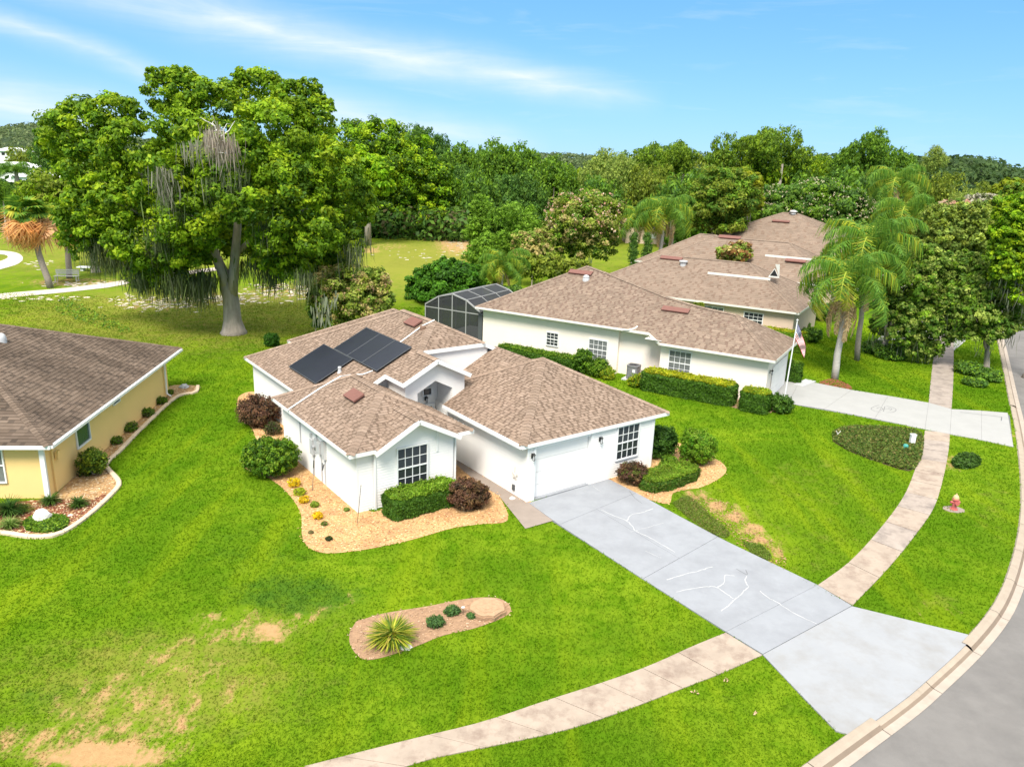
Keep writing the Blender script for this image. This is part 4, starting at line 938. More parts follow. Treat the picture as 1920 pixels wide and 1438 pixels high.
    tag(obj('wall_ornament', mb, MT['stone']), 'beige star-shaped ornament hanging on the garage side wall', 'ornament')
main_house()
HOUSE_W = F1

# ---- the cream house behind, and the houses past it
F2 = Frame(at(1440, 727)[:2], 149.63)
SH_F = [(.26, .198, .155), (.25, .19, .148), (.27, .205, .16)]
SH2 = dict(expo=.2, tab=.34, lift=.013, light=SH_G, dark=[(.185, .13, .10), (.20, .14, .11)], pdark=.3)
def cream_house():
    F = F2; Z = 3.1; h = thing('house', F.P(0, 0, 0), 'cream stucco house with brown shingle roof, hedge along its wall and flagpole in front', 'house')
    F.foot(-4.2, 1.9, -.7, 9); F.foot(-3.2, 8.5, 7, 22)
    zf = lambda u: Z + .53 * (u + 4.65)
    ch = [(-1.0, 2.5), (-.8, 4.4), (-.62, 5.55), (-.12, 7.94), (.75, 10.63), (1.67, 13.45), (2.27, 15.6)]      # ridge line rising towards the peak
    Lp = [(-4.65, -1.15), (-4.65, 6.55), (-3.85, 7.7), (-3.85, 22.2)] + ch[::-1]
    # the long left slope, cut in convex strips between ridge points
    cuts_ = [-1.15, 2.5, 4.4, 5.55, 6.55, 7.7, 7.94, 10.63, 13.45, 15.6, 22.2]
    def top_u(v):
        if v <= 2.5: return -4.65 + (v + 1.15)
        if v >= 15.6: return 2.27 - (v - 15.6) * (6.12 / 6.6)
        return float(np.interp(v, [c_[1] for c_ in ch], [c_[0] for c_ in ch]))
    def eave_u(v): return -4.65 if v <= 6.55 else (-3.85 if v >= 7.7 else -4.65 + .8 * (v - 6.55) / 1.15)
    big = [(eave_u(v), v, zf(eave_u(v))) for v in (-1.15, 6.55, 7.7, 22.2)] + [(top_u(v), v, zf(top_u(v))) for v in cuts_[::-1][1:-1]]
    roof_slope(h, F, big, **SH2); dk = MB(); deck(dk, F, big)
    Rr = [(c_[0] + (zf(c_[0]) - Z) / .53, c_[1]) for c_ in ch]; Rr[0] = (2.35, -1.15)
    for a_, b_, c_, d_ in zip(ch[:-1], ch[1:], Rr[:-1], Rr[1:]):
        p_ = [(c_[0], c_[1], Z), (d_[0], d_[1], Z), (b_[0], b_[1], zf(b_[0]))]; q2 = [(c_[0], c_[1], Z), (b_[0], b_[1], zf(b_[0])), (a_[0], a_[1], zf(a_[0]))]
        roof_slope(h, F, p_, **SH2); roof_slope(h, F, q2, **SH2); deck(dk, F, p_); deck(dk, F, q2)
    ft = [(-4.65, -1.15, Z), (2.35, -1.15, Z), (-1.0, 2.5, zf(-1.0))]; bk = [(-3.85, 22.2, zf(-3.85)), (2.27, 15.6, zf(2.27)), (9.2, 22.2, Z)]; bk2 = [(9.2, 22.2, Z), (2.27, 15.6, zf(2.27)), (Rr[-1][0], 15.6, Z)]
    for p_ in (ft, bk, bk2): roof_slope(h, F, p_, **SH2); deck(dk, F, p_)
    obj('roof_deck', dk, MT['shingle'], h)
    cm = MB(); tops = [(c_[0], c_[1], zf(c_[0])) for c_ in ch]
    for a_, b_ in list(zip(tops[:-1], tops[1:])) + [((-4.65, -1.15, Z), tops[0]), ((2.35, -1.15, Z), tops[0]), ((-3.85, 22.2, zf(-3.85)), tops[-1])]: ridge_caps(cm, F.P(*a_), F.P(*b_), light=SH_G)
    obj('ridge_cap', cm, MT['shingle'], h)['kind'] = 'stuff'
    fascia(h, F, [(2.35, -1.15, Z), (-4.65, -1.15, Z), (-4.65, 6.55, Z), (-3.85, 7.7, zf(-3.85)), (-3.85, 22.2, zf(-3.85))], 'gutter', .18, closed=False)
    ZB = zf(-3.85)
    for a_, b_, c_, d_, z_ in ((-4.63, -4.0, -1.1, 6.5, Z - .17), (-4.2, 2.3, -1.1, -.6, Z - .17), (-3.83, -2.9, 7.6, 22, ZB - .17), (-4.6, -2.9, 6.5, 7.7, ZB - .3), (1.8, 2.3, -1.1, 9, Z - .17)):
        sm = MB(); sm.poly([F.P(a_, c_, z_), F.P(a_, d_, z_), F.P(b_, d_, z_), F.P(b_, c_, z_)]); obj('soffit', sm, MT['gutter'], h)
    def wall(pts, m='cream', name='wall'):
        mb = MB(); mb.poly([F.P(*p) for p in pts]); return obj(name, mb, MT[m], h)
    zt = Z - .17
    wall([(-4.2, 6.6, 0), (-4.2, -.7, 0), (-4.2, -.7, zt), (-4.2, 6.6, zt)]); wall([(-4.2, -.7, 0), (1.9, -.7, 0), (1.9, -.7, zt), (-4.2, -.7, zt)])
    wall([(-4.2, 6.6, 0), (-2.9, 6.6, 0), (-2.9, 6.6, 3.4), (-4.2, 6.6, zt)])
    wall([(-3.0, 6.6, 0), (-3.0, 10.15, 0), (-3.0, 10.15, 3.4), (-3.0, 6.6, 3.4)]); wall([(-3.3, 10.15, 0), (-2.9, 10.15, 0), (-2.9, 10.15, 3.35), (-3.3, 10.15, 3.35)]); wall([(-3.3, 21.8, 0), (-3.3, 10.15, 0), (-3.3, 10.15, 3.35), (-3.3, 21.8, 3.35)])
    wall([(1.9, -.7, 0), (1.9, 9, 0), (1.9, 9, zt), (1.9, -.7, zt)]); wall([(-3.3, 21.8, 0), (8.8, 21.8, 0), (8.8, 21.8, zt), (-3.3, 21.8, 3.35)]); wall([(1.9, 8.9, 0), (8.5, 15, 0), (8.5, 15, zt), (1.9, 8.9, zt)]); wall([(8.5, 15, 0), (8.8, 21.8, 0), (8.8, 21.8, zt), (8.5, 15, zt)])
    board(h, 'gutter', [(-4.74, -1.2, Z - .06), (-4.74, 6.5, Z - .06)], .12, .13, 'gutter', F); board(h, 'gutter', [(-3.93, 9.6, ZB - .06), (-3.93, 22.1, ZB - .06)], .12, .13, 'gutter', F)
    mb = MB(); mb.tube([F.P(-3.95, 9.8, ZB - .08), F.P(-3.9, 9.2, ZB - .02), F.P(-3.7, 8.8, ZB + .12), F.P(-3.5, 8.7, ZB + .25)], .06, 6); obj('gutter_elbow', mb, MT['gutter'], h)
    window(h, F, 'v', (-3.31, 15.5), 1.32, .95, .95, 3, 4, -1, 'glass'); window(h, F, 'v', (-3.31, 11.7), .85, 1.42, 1.42, 4, 4, -1, 'glassc'); window(h, F, 'v', (-4.21, 5.17), 1.0, 1.5, 1.62, 4, 4, -1, 'glassc')
    gd = MB(); gd.beam(F.P(-.7, -.72, 1.15), F.P(-.7, -.72, 1.15) + F.u * .001, .1, .1)
    g2 = MB(); g2.poly([F.P(-2.9, -.73, .05), F.P(1.5, -.73, .05), F.P(1.5, -.73, 2.25), F.P(-2.9, -.73, 2.25)]); go_ = obj('garage_door', g2, MT['trim'], h)
    for k in range(4):
        mb = MB(); zc = .06 + .55 * k + .265; mb.beam(F.P(-2.88, -.75, zc), F.P(1.48, -.75, zc), .03, .53); obj('door_panel', mb, MT['white'], go_)
    lantern(h, F, -3.6, -.72, 2.05)
    def box(c, L_, W_, m='vent', name='roof_vent', hh=.16, g_=(.5, 0)): roof_box(h, F, c, W_, L_, hh, g_, name, m)
    def onp(px, py, z0, ue, m=.5):
        lo, hi = 0., 9.
        for _ in range(40):
            z = (lo + hi) / 2; u = (at(px, py, z) - F.o) @ F.u
            if z < z0 + m * (u - ue): lo = z
            else: hi = z
        q_ = at(px, py, z) - F.o; return (q_ @ F.u, q_ @ F.v, z)
    box(onp(1089, 513, Z, -4.65, .53), 2.0, .5); box(onp(1267, 583, Z, -4.65, .53), 2.0, .5)
    c = onp(1099, 524, Z, -4.65, .53); mb = MB(); mb.lathe(F.P(*c), [(.3, -.15), (.28, .05), (.2, .12), (.26, .16), (.2, .3), (.05, .36)], 12); obj('turbine_vent', mb, MT['lgrey'], h)
    return onp
onp2 = cream_house()
def cage():
    F = F2; h = thing('screen_enclosure', F.P(-2.4, 22.5, 0), 'dark insect-screen pool cage with pale beams beside the cream house', 'pool cage')
    u0, u1, v0, v1 = -3.05, 3.6, 22.25, 27.7; ze, zr = 2.95, 4.1; vs = np.linspace(v0, v1, 5)
    prof = [(v0, ze), (v0 + 1.36, 3.75), ((v0 + v1) / 2, zr), (v1 - 1.36, 3.75), (v1, ze)]
    def beam(a, b, w=.07): 
        mb = MB(); mb.beam(F.P(*a), F.P(*b), w, w); obj('beam', mb, MT['cageframe'], h)
    def zz(v): return np.interp(v, [p[0] for p in prof], [p[1] for p in prof])
    for u in (u0, u1):
        for (va, za), (vb, zb) in zip(prof[:-1], prof[1:]): beam((u, va, za), (u, vb, zb), .1)
        for v in vs: beam((u, v, 0), (u, v, zz(v)))
        beam((u, v0, 2.75), (u, v1, 2.75))
        for va, vb in zip(vs[:-1], vs[1:]):
            for lo, hi in (((0, 0), (2.75, 2.75)), ((2.75, 2.75), (zz(va), zz(vb)))):
                mb = MB(); mb.poly([F.P(u, va, lo[0]), F.P(u, vb, lo[1]), F.P(u, vb, hi[1]), F.P(u, va, hi[0])]); obj('screen_panel', mb, MT['screen'], h)
    for v, z in prof: beam((u0, v, z), (u1, v, z))
    for u in np.linspace(u0, u1, 4)[1:-1]:
        for (va, za), (vb, zb) in zip(prof[:-1], prof[1:]): beam((u, va, za), (u, vb, zb), .05)
    us = np.linspace(u0, u1, 4)
    for ua, ub in zip(us[:-1], us[1:]):
        for (va, za), (vb, zb) in zip(prof[:-1], prof[1:]):
            mb = MB(); mb.poly([F.P(ua, va, za), F.P(ub, va, za), F.P(ub, vb, zb), F.P(ua, vb, zb)]); obj('screen_panel', mb, MT['screen'], h)
    for ua, ub in zip(us[:-1], us[1:]):
        for v in (v0, v1):
            mb = MB(); mb.poly([F.P(ua, v, 0), F.P(ub, v, 0), F.P(ub, v, ze), F.P(ua, v, ze)]); obj('screen_panel', mb, MT['screen'], h)
            beam((ub, v, 0), (ub, v, ze))
    mb = MB(); mb.box(F.P((u0 + u1) / 2, (v0 + v1) / 2, 0), (u1 - u0) / 2 - .1, (v1 - v0) / 2 - .1, .06, F.u, F.v); obj('patio_slab', mb, MT['lgrey'], h)
    mb = MB(); mb.box(F.P(-3.2, 22.05, 0), .14, .18, 2.85, F.u, F.v); obj('corner_post', mb, MT['dgrey'], h)
    HOUSE_FOOT.append([F.P(a, b)[:2] for a, b in ((u0, v0), (u1, v0), (u1, v1), (u0, v1))])
cage()
def tan_house():
    F = F2; Z = 3.1; h = thing('house', F.P(17, 8, 0), 'tan stucco house with long brown roof behind the cream house', 'house')
    kw = dict(expo=.28, tab=.5, lift=.012, light=SH_F, dark=[(.21, .15, .115)], pdark=.25)
    F.foot(14.3, 25.4, 1.5, 21.4)
    hip_block(h, F, 13.8, 25.9, 1.05, 21.9, Z, .5, m_fascia='gutter', **kw)
    for pts in ([(14.3, 21.4, 0), (14.3, 1.5, 0), (14.3, 1.5, Z - .2), (14.3, 21.4, Z - .2)], [(14.3, 1.5, 0), (25.4, 1.5, 0), (25.4, 1.5, Z - .2), (14.3, 1.5, Z - .2)], [(25.4, 1.5, 0), (25.4, 21.4, 0), (25.4, 21.4, Z - .2), (25.4, 1.5, Z - .2)], [(25.4, 21.4, 0), (14.3, 21.4, 0), (14.3, 21.4, Z - .2), (25.4, 21.4, Z - .2)]):
        mb = MB(); mb.poly([F.P(*p) for p in pts]); obj('wall', mb, MT['tan'], h)
    window(h, F, 'v', (14.29, 8.6), 1.5, 2.0, 1.1, 4, 3, -1, 'glassc'); window(h, F, 'v', (14.29, 4.9), 1.3, 1.6, 1.2, 4, 4, -1, 'glass')
    mb = MB(); mb.beam(F.P(14.25, 3.0, .3), F.P(14.25, 3.0, 1.5), 1.2, .06, up=F.u); obj('wall_panel', mb, MT['tan'], h)
    def onp(px, py, ue=13.8, m=.5):
        lo, hi = 0., 12.
        for _ in range(40):
            z = (lo + hi) / 2; u = (at(px, py, z) - F.o) @ F.u
            if z < Z + m * (u - ue): lo = z
            else: hi = z
        q_ = at(px, py, z) - F.o; return (q_ @ F.u, q_ @ F.v, z)
    for px, py in ((1259, 486), (1368, 447)):
        roof_box(h, F, onp(px, py), .5, 2.2, .18, (.5, 0), 'roof_vent', 'vent')
    c = onp(1281, 497); mb = MB(); mb.lathe(F.P(*c), [(.3, -.2), (.3, .25), (.42, .3), (.42, .4), (.1, .45)], 10); obj('turbine_vent', mb, MT['lgrey'], h)
    # raised flat strip with its small louvred gablet
    a, b = onp(1327, 514), onp(1444, 526); mb = MB(); mb.beam(F.P(*a) + [0, 0, .1], F.P(*b) + [0, 0, .1], .12, .2); obj('dormer_edge', mb, MT['gutter'], h)
    for (px, py, s_) in ((1452, 520, .5), (1529, 566, .5)):
        c = F.P(*onp(px, py)); mb = MB(); mb.poly([c - F.u * .3 - F.v * s_, c - F.u * .3 + F.v * s_, c - F.u * .3 + [0, 0, .85]]); mb.poly([c - F.u * .3 - F.v * s_, c - F.u * .3 + [0, 0, 1.2], c + F.u * 1.6 + [0, 0, 1.0]]); mb.poly([c - F.u * .3 + F.v * s_, c + F.u * 1.6 + [0, 0, 1.0], c - F.u * .3 + [0, 0, .85]]); g1 = obj('gablet', mb, MT['gutter'], h)
        mb = MB(); mb.poly([c - F.u * .32 - F.v * .35 + [0, 0, .15], c - F.u * .32 + F.v * .35 + [0, 0, .15], c - F.u * .32 + [0, 0, .75]]); obj('louvre', mb, MT['black'], g1)
tan_house()
def far_house():
    Z = 3.1; kw = dict(expo=.4, tab=.7, lift=.014, light=SH_F, dark=[(.23, .165, .125)], pdark=.2); F = F2
    h = thing('house', F.P(38, 12, 0), 'third brown-roofed house of the row, its low peak showing left of the rusty shrub', 'house')
    hip_block(h, F, 32.4, 45.6, 1, 23, Z, .53, m_fascia='gutter', **kw); hip_block(h, F, 36, 48, 11, 25, Z + .1, .55, m_fascia='gutter', **kw)
    for k_, (a, b, c, d) in enumerate(((33, 1.5, 45, 22.5), (36.6, 11.6, 47.4, 24.4))):
        mb = MB(); mb.box(F.P((a + c) / 2, (b + d) / 2, 0), (c - a) / 2 - .01 * k_, (d - b) / 2 - .01 * k_, Z - .2, F.u, F.v); obj('wall', mb, MT['tan'], h)
    for u_, v_, z_ in ((37.5, 12.5, 5.95), (35.5, 6, 4.9)): roof_box(h, F, (u_, v_, z_), .5, 2.2, .18, (.5, 0), 'roof_vent', 'vent')
    mb = MB(); mb.beam(F.P(36.2, 3.5, 5.2), F.P(36.2, 9.5, 5.2), .14, .22); obj('dormer_edge', mb, MT['gutter'], h)
    h2 = thing('house', F.P(64, 13, 0), 'farthest brown-roofed house with the highest peak before the flowering tree', 'house')
    hip_block(h2, F, 52, 76, 0, 26, 3.6, .41, m_fascia='gutter', **kw); mb = MB(); mb.box(F.P(64, 13, 0), 11.4, 12.4, 3.4, F.u, F.v); obj('wall', mb, MT['cream'], h2)
    roof_box(h2, F, (61, 13.5, 7.35), .5, 2.4, .2, (.41, 0), 'roof_vent', 'vent'); mb = MB(); mb.lathe(F.P(63.6, 12.5, 8.45), [(.4, -.1), (.4, .2), (.6, .3), (.2, .5)], 8); obj('roof_turbine', mb, MT['lgrey'], h2)
    h3 = thing('house', F.P(64, -10, 0), 'distant pinkish-roofed house end at the right of the row beside the palm', 'house')
    hip_block(h3, F, 58, 74, -9, 4, 3.1, .4, m_fascia='gutter', **kw); mb = MB(); mb.box(F.P(66, -2.5, 0), 7.4, 5.9, 2.9, F.u, F.v); obj('wall', mb, MT['cream'], h3)
far_house()

# ---- the yellow house at the left edge
def yellow_house():
    F = Frame(at(94, 934)[:2], 95.4); Z = 2.65
    h = thing('house', F.P(0, 0, 0), 'yellow stucco house with streaked brown shingle roof at the left edge', 'house')
    F.foot(-14, 0, 0, 15.4)
    def stain(p):
        q_ = p - F.o; v = q_ @ F.v; return .72 + .42 * (.5 + .5 * math.sin(v * 1.7 + 1.3 * math.sin(v * .6))) * (.75 + .25 * math.sin(v * 4.1)) 
    kw = dict(expo=.2, tab=.42, lift=.018, light=[(.165, .125, .096), (.15, .112, .085), (.185, .14, .108)], dark=[(.10, .077, .06), (.115, .088, .069)], pdark=.2, stain=stain)
    hip_block(h, F, -16.5, .55, -.55, 16.6, Z, .42, **kw)
    zt = Z - .19
    for a, b in (((0, 0), (0, 15.3)), ((-14, 0), (0, 0)), ((0, 15.3), (-14, 15.3))):
        mb = MB(); mb.poly([F.P(*a, 0), F.P(*b, 0), F.P(*b, zt), F.P(*a, zt)]); obj('wall', mb, MT['yellow'], h)
    window(h, F, 'v', (.005, 3.6), 1.2, 1.3, 1.0, 1, 1, 1, 'glassg', sash=False); window(h, F, 'v', (.005, 7.6), 1.95, .8, .35, 1, 1, 1, 'glassg', sash=False)
    window(h, F, 'u', (-2.2, -.005), .8, 1.0, 1.5, 1, 2, -1, 'glassc')
    for p in ([(.0, -.15, 2.4), (.0, -.15, .1)],):
        board(h, 'downspout', p, .2, .12, 'trim', F, up=F.v)
    mb = MB(); mb.tube([F.P(.25, 14.6, 2.5), F.P(.12, 14.6, 2.2), F.P(.12, 14.6, .25), F.P(.4, 14.5, .12)], .06, 6); obj('downspout', mb, MT['trim'], h)
    mb = MB(); mb.tube([F.P(.25, -.05, 2.35), F.P(.08, .5, 2.2), F.P(.08, .5, .1)], .04, 6); obj('conduit', mb, MT['yellow'], h)
    mb = MB(); mb.beam(F.P(.1, .95, 1.5), F.P(.1, .95, 1.85), .3, .14, up=F.u); obj('electric_box', mb, MT['yellow'], h)
    mb = MB(); mb.beam(F.P(.62, -.5, Z - .08), F.P(.62, 16.5, Z - .08), .11, .13); obj('gutter', mb, MT['trim'], h)
    # solar-tube dome on the slope
    lo, hi = 0., 8.
    for _ in range(40):
        z = (lo + hi) / 2; u = (at(4, 640, z) - F.o) @ F.u
        if z < Z + .42 * (.55 - u): lo = z
        else: hi = z
    p = at(4, 640, z); mb = MB(); mb.lathe(p, [(.22, -.1), (.22, .12), (.2, .26), (.13, .38), (.03, .43)], 14); obj('skylight_dome', mb, MT['lgrey'], h, smooth=True)
MT['glassg'] = mat('green_glass', (.035, .075, .055), .2, spec=.6)
yellow_house()

# ------------------------------------------------------------------ planting beds
BEDM = mat('planting_bed', (.58, .36, .165), .95, noise=.35, nscale=12, bump=1, bscale=24, stain=((.38, .18, .09), .7, .45, .66, .8))
CHIP1 = [(.72, .47, .22), (.60, .36, .14), (.80, .58, .32), (.48, .27, .10), (.66, .40, .16), (.34, .17, .08)]
def bed(poly, m, cols, dens, z=.014, size=.055, name='planting_bed'):
    flat(name, poly, z, m); me = chips(poly, dens, cols, size, z + .006)
    o = link('wood_chips', me, MT['chips']); tag(o, 'loose tan wood chips covering the planting beds', 'wood chips', kind='stuff')
bed(bed_main, BEDM, CHIP1, 150, size=.04); bed(bed_right, BEDM, CHIP1, 120, .016, size=.04); bed(bed_strip, BEDM, CHIP1, 110, .018, size=.04)
bed(bed_stump, MT['soil'], [(.45, .29, .17), (.36, .22, .13), (.52, .36, .24)], 60, .014, .04)
bed(bed_yellow, MT['mulch'], [(.62, .46, .27), (.5, .33, .16), (.70, .56, .38), (.36, .22, .10)], 110)
redp = spline(W([(-60, 985), (-60, 950), (0, 945), (98, 936), (160, 940), (200, 925), (185, 945), (130, 985), (60, 1000), (0, 994)]), 3)
bed(redp, MT['mulchr'], [(.26, .09, .05), (.18, .06, .035), (.34, .14, .08)], 90, .02)
bme = chips(bare_strip, 110, [(.42, .22, .10), (.30, .15, .07), (.48, .3, .17), (.24, .12, .06)], .04, .012); tag(link('straw_litter', bme, MT['chips']), 'reddish bark litter on the worn soil strip beside the driveway', 'litter', kind='stuff')
flat('golf_cart_path', np.vstack([W([(-60, 562), (0, 551), (120, 541), (200, 531), (300, 515), (420, 500)]), W([(420, 506), (300, 522), (200, 540), (120, 549), (0, 560), (-60, 571)])]), .03, MT['path'])
flat('golf_cart_path', spline(W([(-30, 468), (0, 470), (30, 474), (43, 483), (36, 494), (10, 503), (-30, 512), (-30, 500), (-5, 492), (14, 484), (8, 478), (-30, 476)]), 3), .03, MT['path'])
flat('far_road', W([(1786, 660), (1810, 640), (1815, 600), (1700, 595), (1640, 640), (1700, 636), (1755, 640)]), .02, MT['drive2'])

# concrete edging round the yellow house's bed: separate lengths
def edging():
    line = spline(W([(-60, 1003), (0, 1000), (60, 1008), (110, 1003), (160, 972), (210, 927), (223, 905), (200, 878), (203, 866), (226, 845), (270, 800), (330, 746), (366, 737), (371, 725)]), 6)
    t = np.gradient(line, axis=0); t /= np.linalg.norm(t, axis=1)[:, None]; n = np.stack([-t[:, 1], t[:, 0]], 1) * .11
    root = thing('garden_edging', (*line[30], 0), 'low cream concrete edging curving around the bed of the yellow house', 'edging'); k = 0
    s = np.r_[0, np.cumsum(np.linalg.norm(np.diff(line, axis=0), axis=1))]; Ln = s[-1]; N = int(Ln / 1.2)
    for k in range(N):
        a, b = Ln * k / N + .008, Ln * (k + 1) / N - .008; ts = np.linspace(a, b, 4); mb = MB()
        f = lambda A, x: np.array([np.interp(x, s, A[:, 0]), np.interp(x, s, A[:, 1])])
        pr_ = [(-1, 0), (-1, .09), (-.6, .125), (.6, .125), (1, .09), (1, 0)]
        for i in range(3):
            for j in range(5):
                p = [f(line, ts[i]) + f(n, ts[i]) * pr_[j][0], f(line, ts[i + 1]) + f(n, ts[i + 1]) * pr_[j][0], f(line, ts[i + 1]) + f(n, ts[i + 1]) * pr_[j + 1][0], f(line, ts[i]) + f(n, ts[i]) * pr_[j + 1][0]]
                zz = (pr_[j][1], pr_[j][1], pr_[j + 1][1], pr_[j + 1][1]); mb.poly([(*q_, z) for q_, z in zip(p, zz)][::-1])
        obj('edging_length', mb, EDGE, root)
EDGE = mat('edging_concrete', (.66, .52, .37), .85, noise=.12, nscale=2, bump=.3, bscale=30)
edging()

# ------------------------------------------------------------------ leaves
def unit(n):
    v = rng.normal(0, 1, (n, 3)); return v / np.linalg.norm(v, axis=1)[:, None]
def leaves_at(P, Nrm, size, col, jit=.25, aspect=.55, spread=.9):
    """one rhombic leaf spray per point, tilted around its outward direction"""
    n = len(P); nr = Nrm + unit(n) * spread; nr /= np.linalg.norm(nr, axis=1)[:, None]
    t = np.cross(nr, unit(n)); t /= np.linalg.norm(t, axis=1)[:, None] + 1e-9; b = np.cross(nr, t)
    s = (size * (.6 + .8 * rng.random(n)))[:, None] if np.isscalar(size) else (size * (.6 + .8 * rng.random(n)))[:, None]
    V_ = np.zeros((n, 4, 3)); V_[:, 0] = P - t * s; V_[:, 1] = P - b * s * aspect + nr * s * .18; V_[:, 2] = P + t * s; V_[:, 3] = P + b * s * aspect + nr * s * .18
    C_ = np.repeat(col, 4, axis=0); return V_.reshape(-1, 3), C_
def palette(n, cols, k=None):
    cols = np.array(cols); return cols[rng.integers(0, len(cols), n) if k is None else k]
def crown_arrays(clumps, nleaf, leaf, cols, sub=.28, flat_=.75, fill=.18, down=.55, cut=None):
    """clumps: (x,y,z,rx,ry,rz). leaf sprays gather in many small tufts over each clump's shell, some fill the inside"""
    clumps = np.array(clumps, float); A = (clumps[:, 3] * clumps[:, 5] + clumps[:, 4] * clumps[:, 5] + clumps[:, 3] * clumps[:, 4]); A = A / A.sum(); Vs, Cs = [], []
    for c, a in zip(clumps, A):
        n = int(nleaf * a); rr = c[3:6]; rm = rr.mean(); ns = max(6, int(3.0 / sub ** 2 * 1.2))
        d = unit(ns * 2); d = d[(d[:, 2] > -down) | (rng.random(len(d)) < .35)][:ns]; ns = len(d)
        rad = rng.uniform(.72, 1.06, ns)[:, None]; sc = c[:3] + d * rr * rad; tint = rng.uniform(.72, 1.2, ns); ci = rng.integers(0, len(cols), ns)
        k = rng.integers(0, ns, n); u_ = unit(n); sr = sub * rm * rng.uniform(.6, 1.35, ns)[k][:, None]
        P = sc[k] + u_ * sr * (rng.random(n) ** .4)[:, None] * np.array([1, 1, flat_])
        N_ = u_ * .7 + d[k] * .5 + np.array([0, 0, .35])
        nf = int(n * fill); P[:nf] = c[:3] + unit(nf) * rr * (rng.random(nf) ** .5)[:, None] * .8
        col = palette(n, cols, np.where(rng.random(n) < .7, ci[k], rng.integers(0, len(cols), n))) * (tint[k] * rng.uniform(.8, 1.2, n))[:, None]
        v, cc = leaves_at(P, N_, leaf, col); Vs.append(v); Cs.append(cc)
    return np.vstack(Vs), np.vstack(Cs)
def crown_obj(name, arr, parent, m='leaf'):
    V_, C_ = arr; off = root_loc(parent); me = quads_mesh(name, V_ - off, C_); return link(name, me, MT[m], parent)
def limb_pts(a, b, n=5, wob=.08, sag=0):
    a, b = np.array(a, float), np.array(b, float); L = np.linalg.norm(b - a); out = []
    for i in range(n + 1):
        t = i / n; p = a + (b - a) * t; p = p + rng.normal(0, wob * L * .5, 3) * math.sin(math.pi * t); p[2] += sag * L * math.sin(math.pi * t); out.append(p)
    return out
def tree(name, base, label, cat, clumps, nleaf, leaf, cols, trunk_r=.3, fork=.35, limbs=5, bark='bark', group=None, sub=.28, lean=(0, 0), fill=.18, flat_=.75, down=.55, extra=None, trunks=1, crown_name='crown'):
    base = np.array([base[0], base[1], 0.]); t = thing(name, base, label, cat, group); cl = np.array(clumps, float)
    top = cl[:, :3].mean(0); zt = top[2]
    for k in range(trunks):
        o_ = np.array([rng.normal(0, .25), rng.normal(0, .25), 0]) * (trunks > 1); fk = base + o_ + np.array([lean[0], lean[1], zt * fork]) + (o_ * 2 if trunks > 1 else 0)
        mb = MB(); r = trunk_r; mb.tube([base + o_ - [0, 0, .1], base + o_ + [0, 0, .25], *limb_pts(base + o_ + [0, 0, .5], fk, 4, .03)], [r * 1.7, r * 1.25, r * 1.05, r, r * .95, r * .9, r * .85], 10)
        obj('trunk', mb, MT[bark], t, True)
        order = np.argsort(-cl[:, 3])[:limbs]
        for i in order[k::trunks] if trunks > 1 else order:
            mb = MB(); e = cl[i, :3] + [0, 0, -cl[i, 5] * .2]; pts = limb_pts(fk - [0, 0, .2], e, 5, .06, .05); mb.tube(pts, np.linspace(r * .6, r * .12, len(pts)), 6); obj('limb', mb, MT[bark], t, True)
    crown_obj(crown_name, crown_arrays(clumps, nleaf, leaf, cols, sub, flat_, fill, down), t)
    return t
def px_clumps(y0, lst):
    """(px, py, r_px_x, r_px_y, dy): clump centre on a sight line at distance y0+dy, radii in photo pixels there"""
    out = []
    for px, py, rx, ry, dy in lst:
        p = at_y(px, py, y0 + dy); k = np.linalg.norm(p - CC) / FPX; out.append((*p, rx * k, rx * k * .9, ry * k))
    return out
G_OAK = [(.11, .21, .010), (.155, .27, .010), (.21, .33, .012), (.075, .155, .010), (.28, .38, .015)]
G_BRIGHT = [(.17, .32, .01), (.24, .40, .01), (.12, .25, .01), (.32, .44, .014)]
G_MID = [(.09, .19, .02), (.13, .245, .022), (.17, .30, .02), (.07, .15, .018)]
G_DARK = [(.065, .15, .028), (.09, .185, .032), (.12, .225, .032), (.05, .115, .022)]
G_GREY = [(.20, .28, .055), (.26, .34, .07), (.15, .23, .045), (.32, .39, .085)]
G_OLIVE = [(.15, .21, .022), (.20, .26, .028), (.11, .16, .02), (.25, .30, .04)]
G_PINE = [(.12, .21, .02), (.16, .27, .02), (.08, .15, .02), (.21, .31, .02)]
G_LEMON = [(.22, .27, .012), (.17, .24, .012), (.26, .28, .015), (.12, .2, .012)]
G_PINK = G_MID + [(.42, .25, .19), (.45, .33, .26)]
G_RUST = [(.30, .36, .07), (.40, .34, .13), (.22, .33, .05), (.44, .36, .16), (.18, .27, .04)]

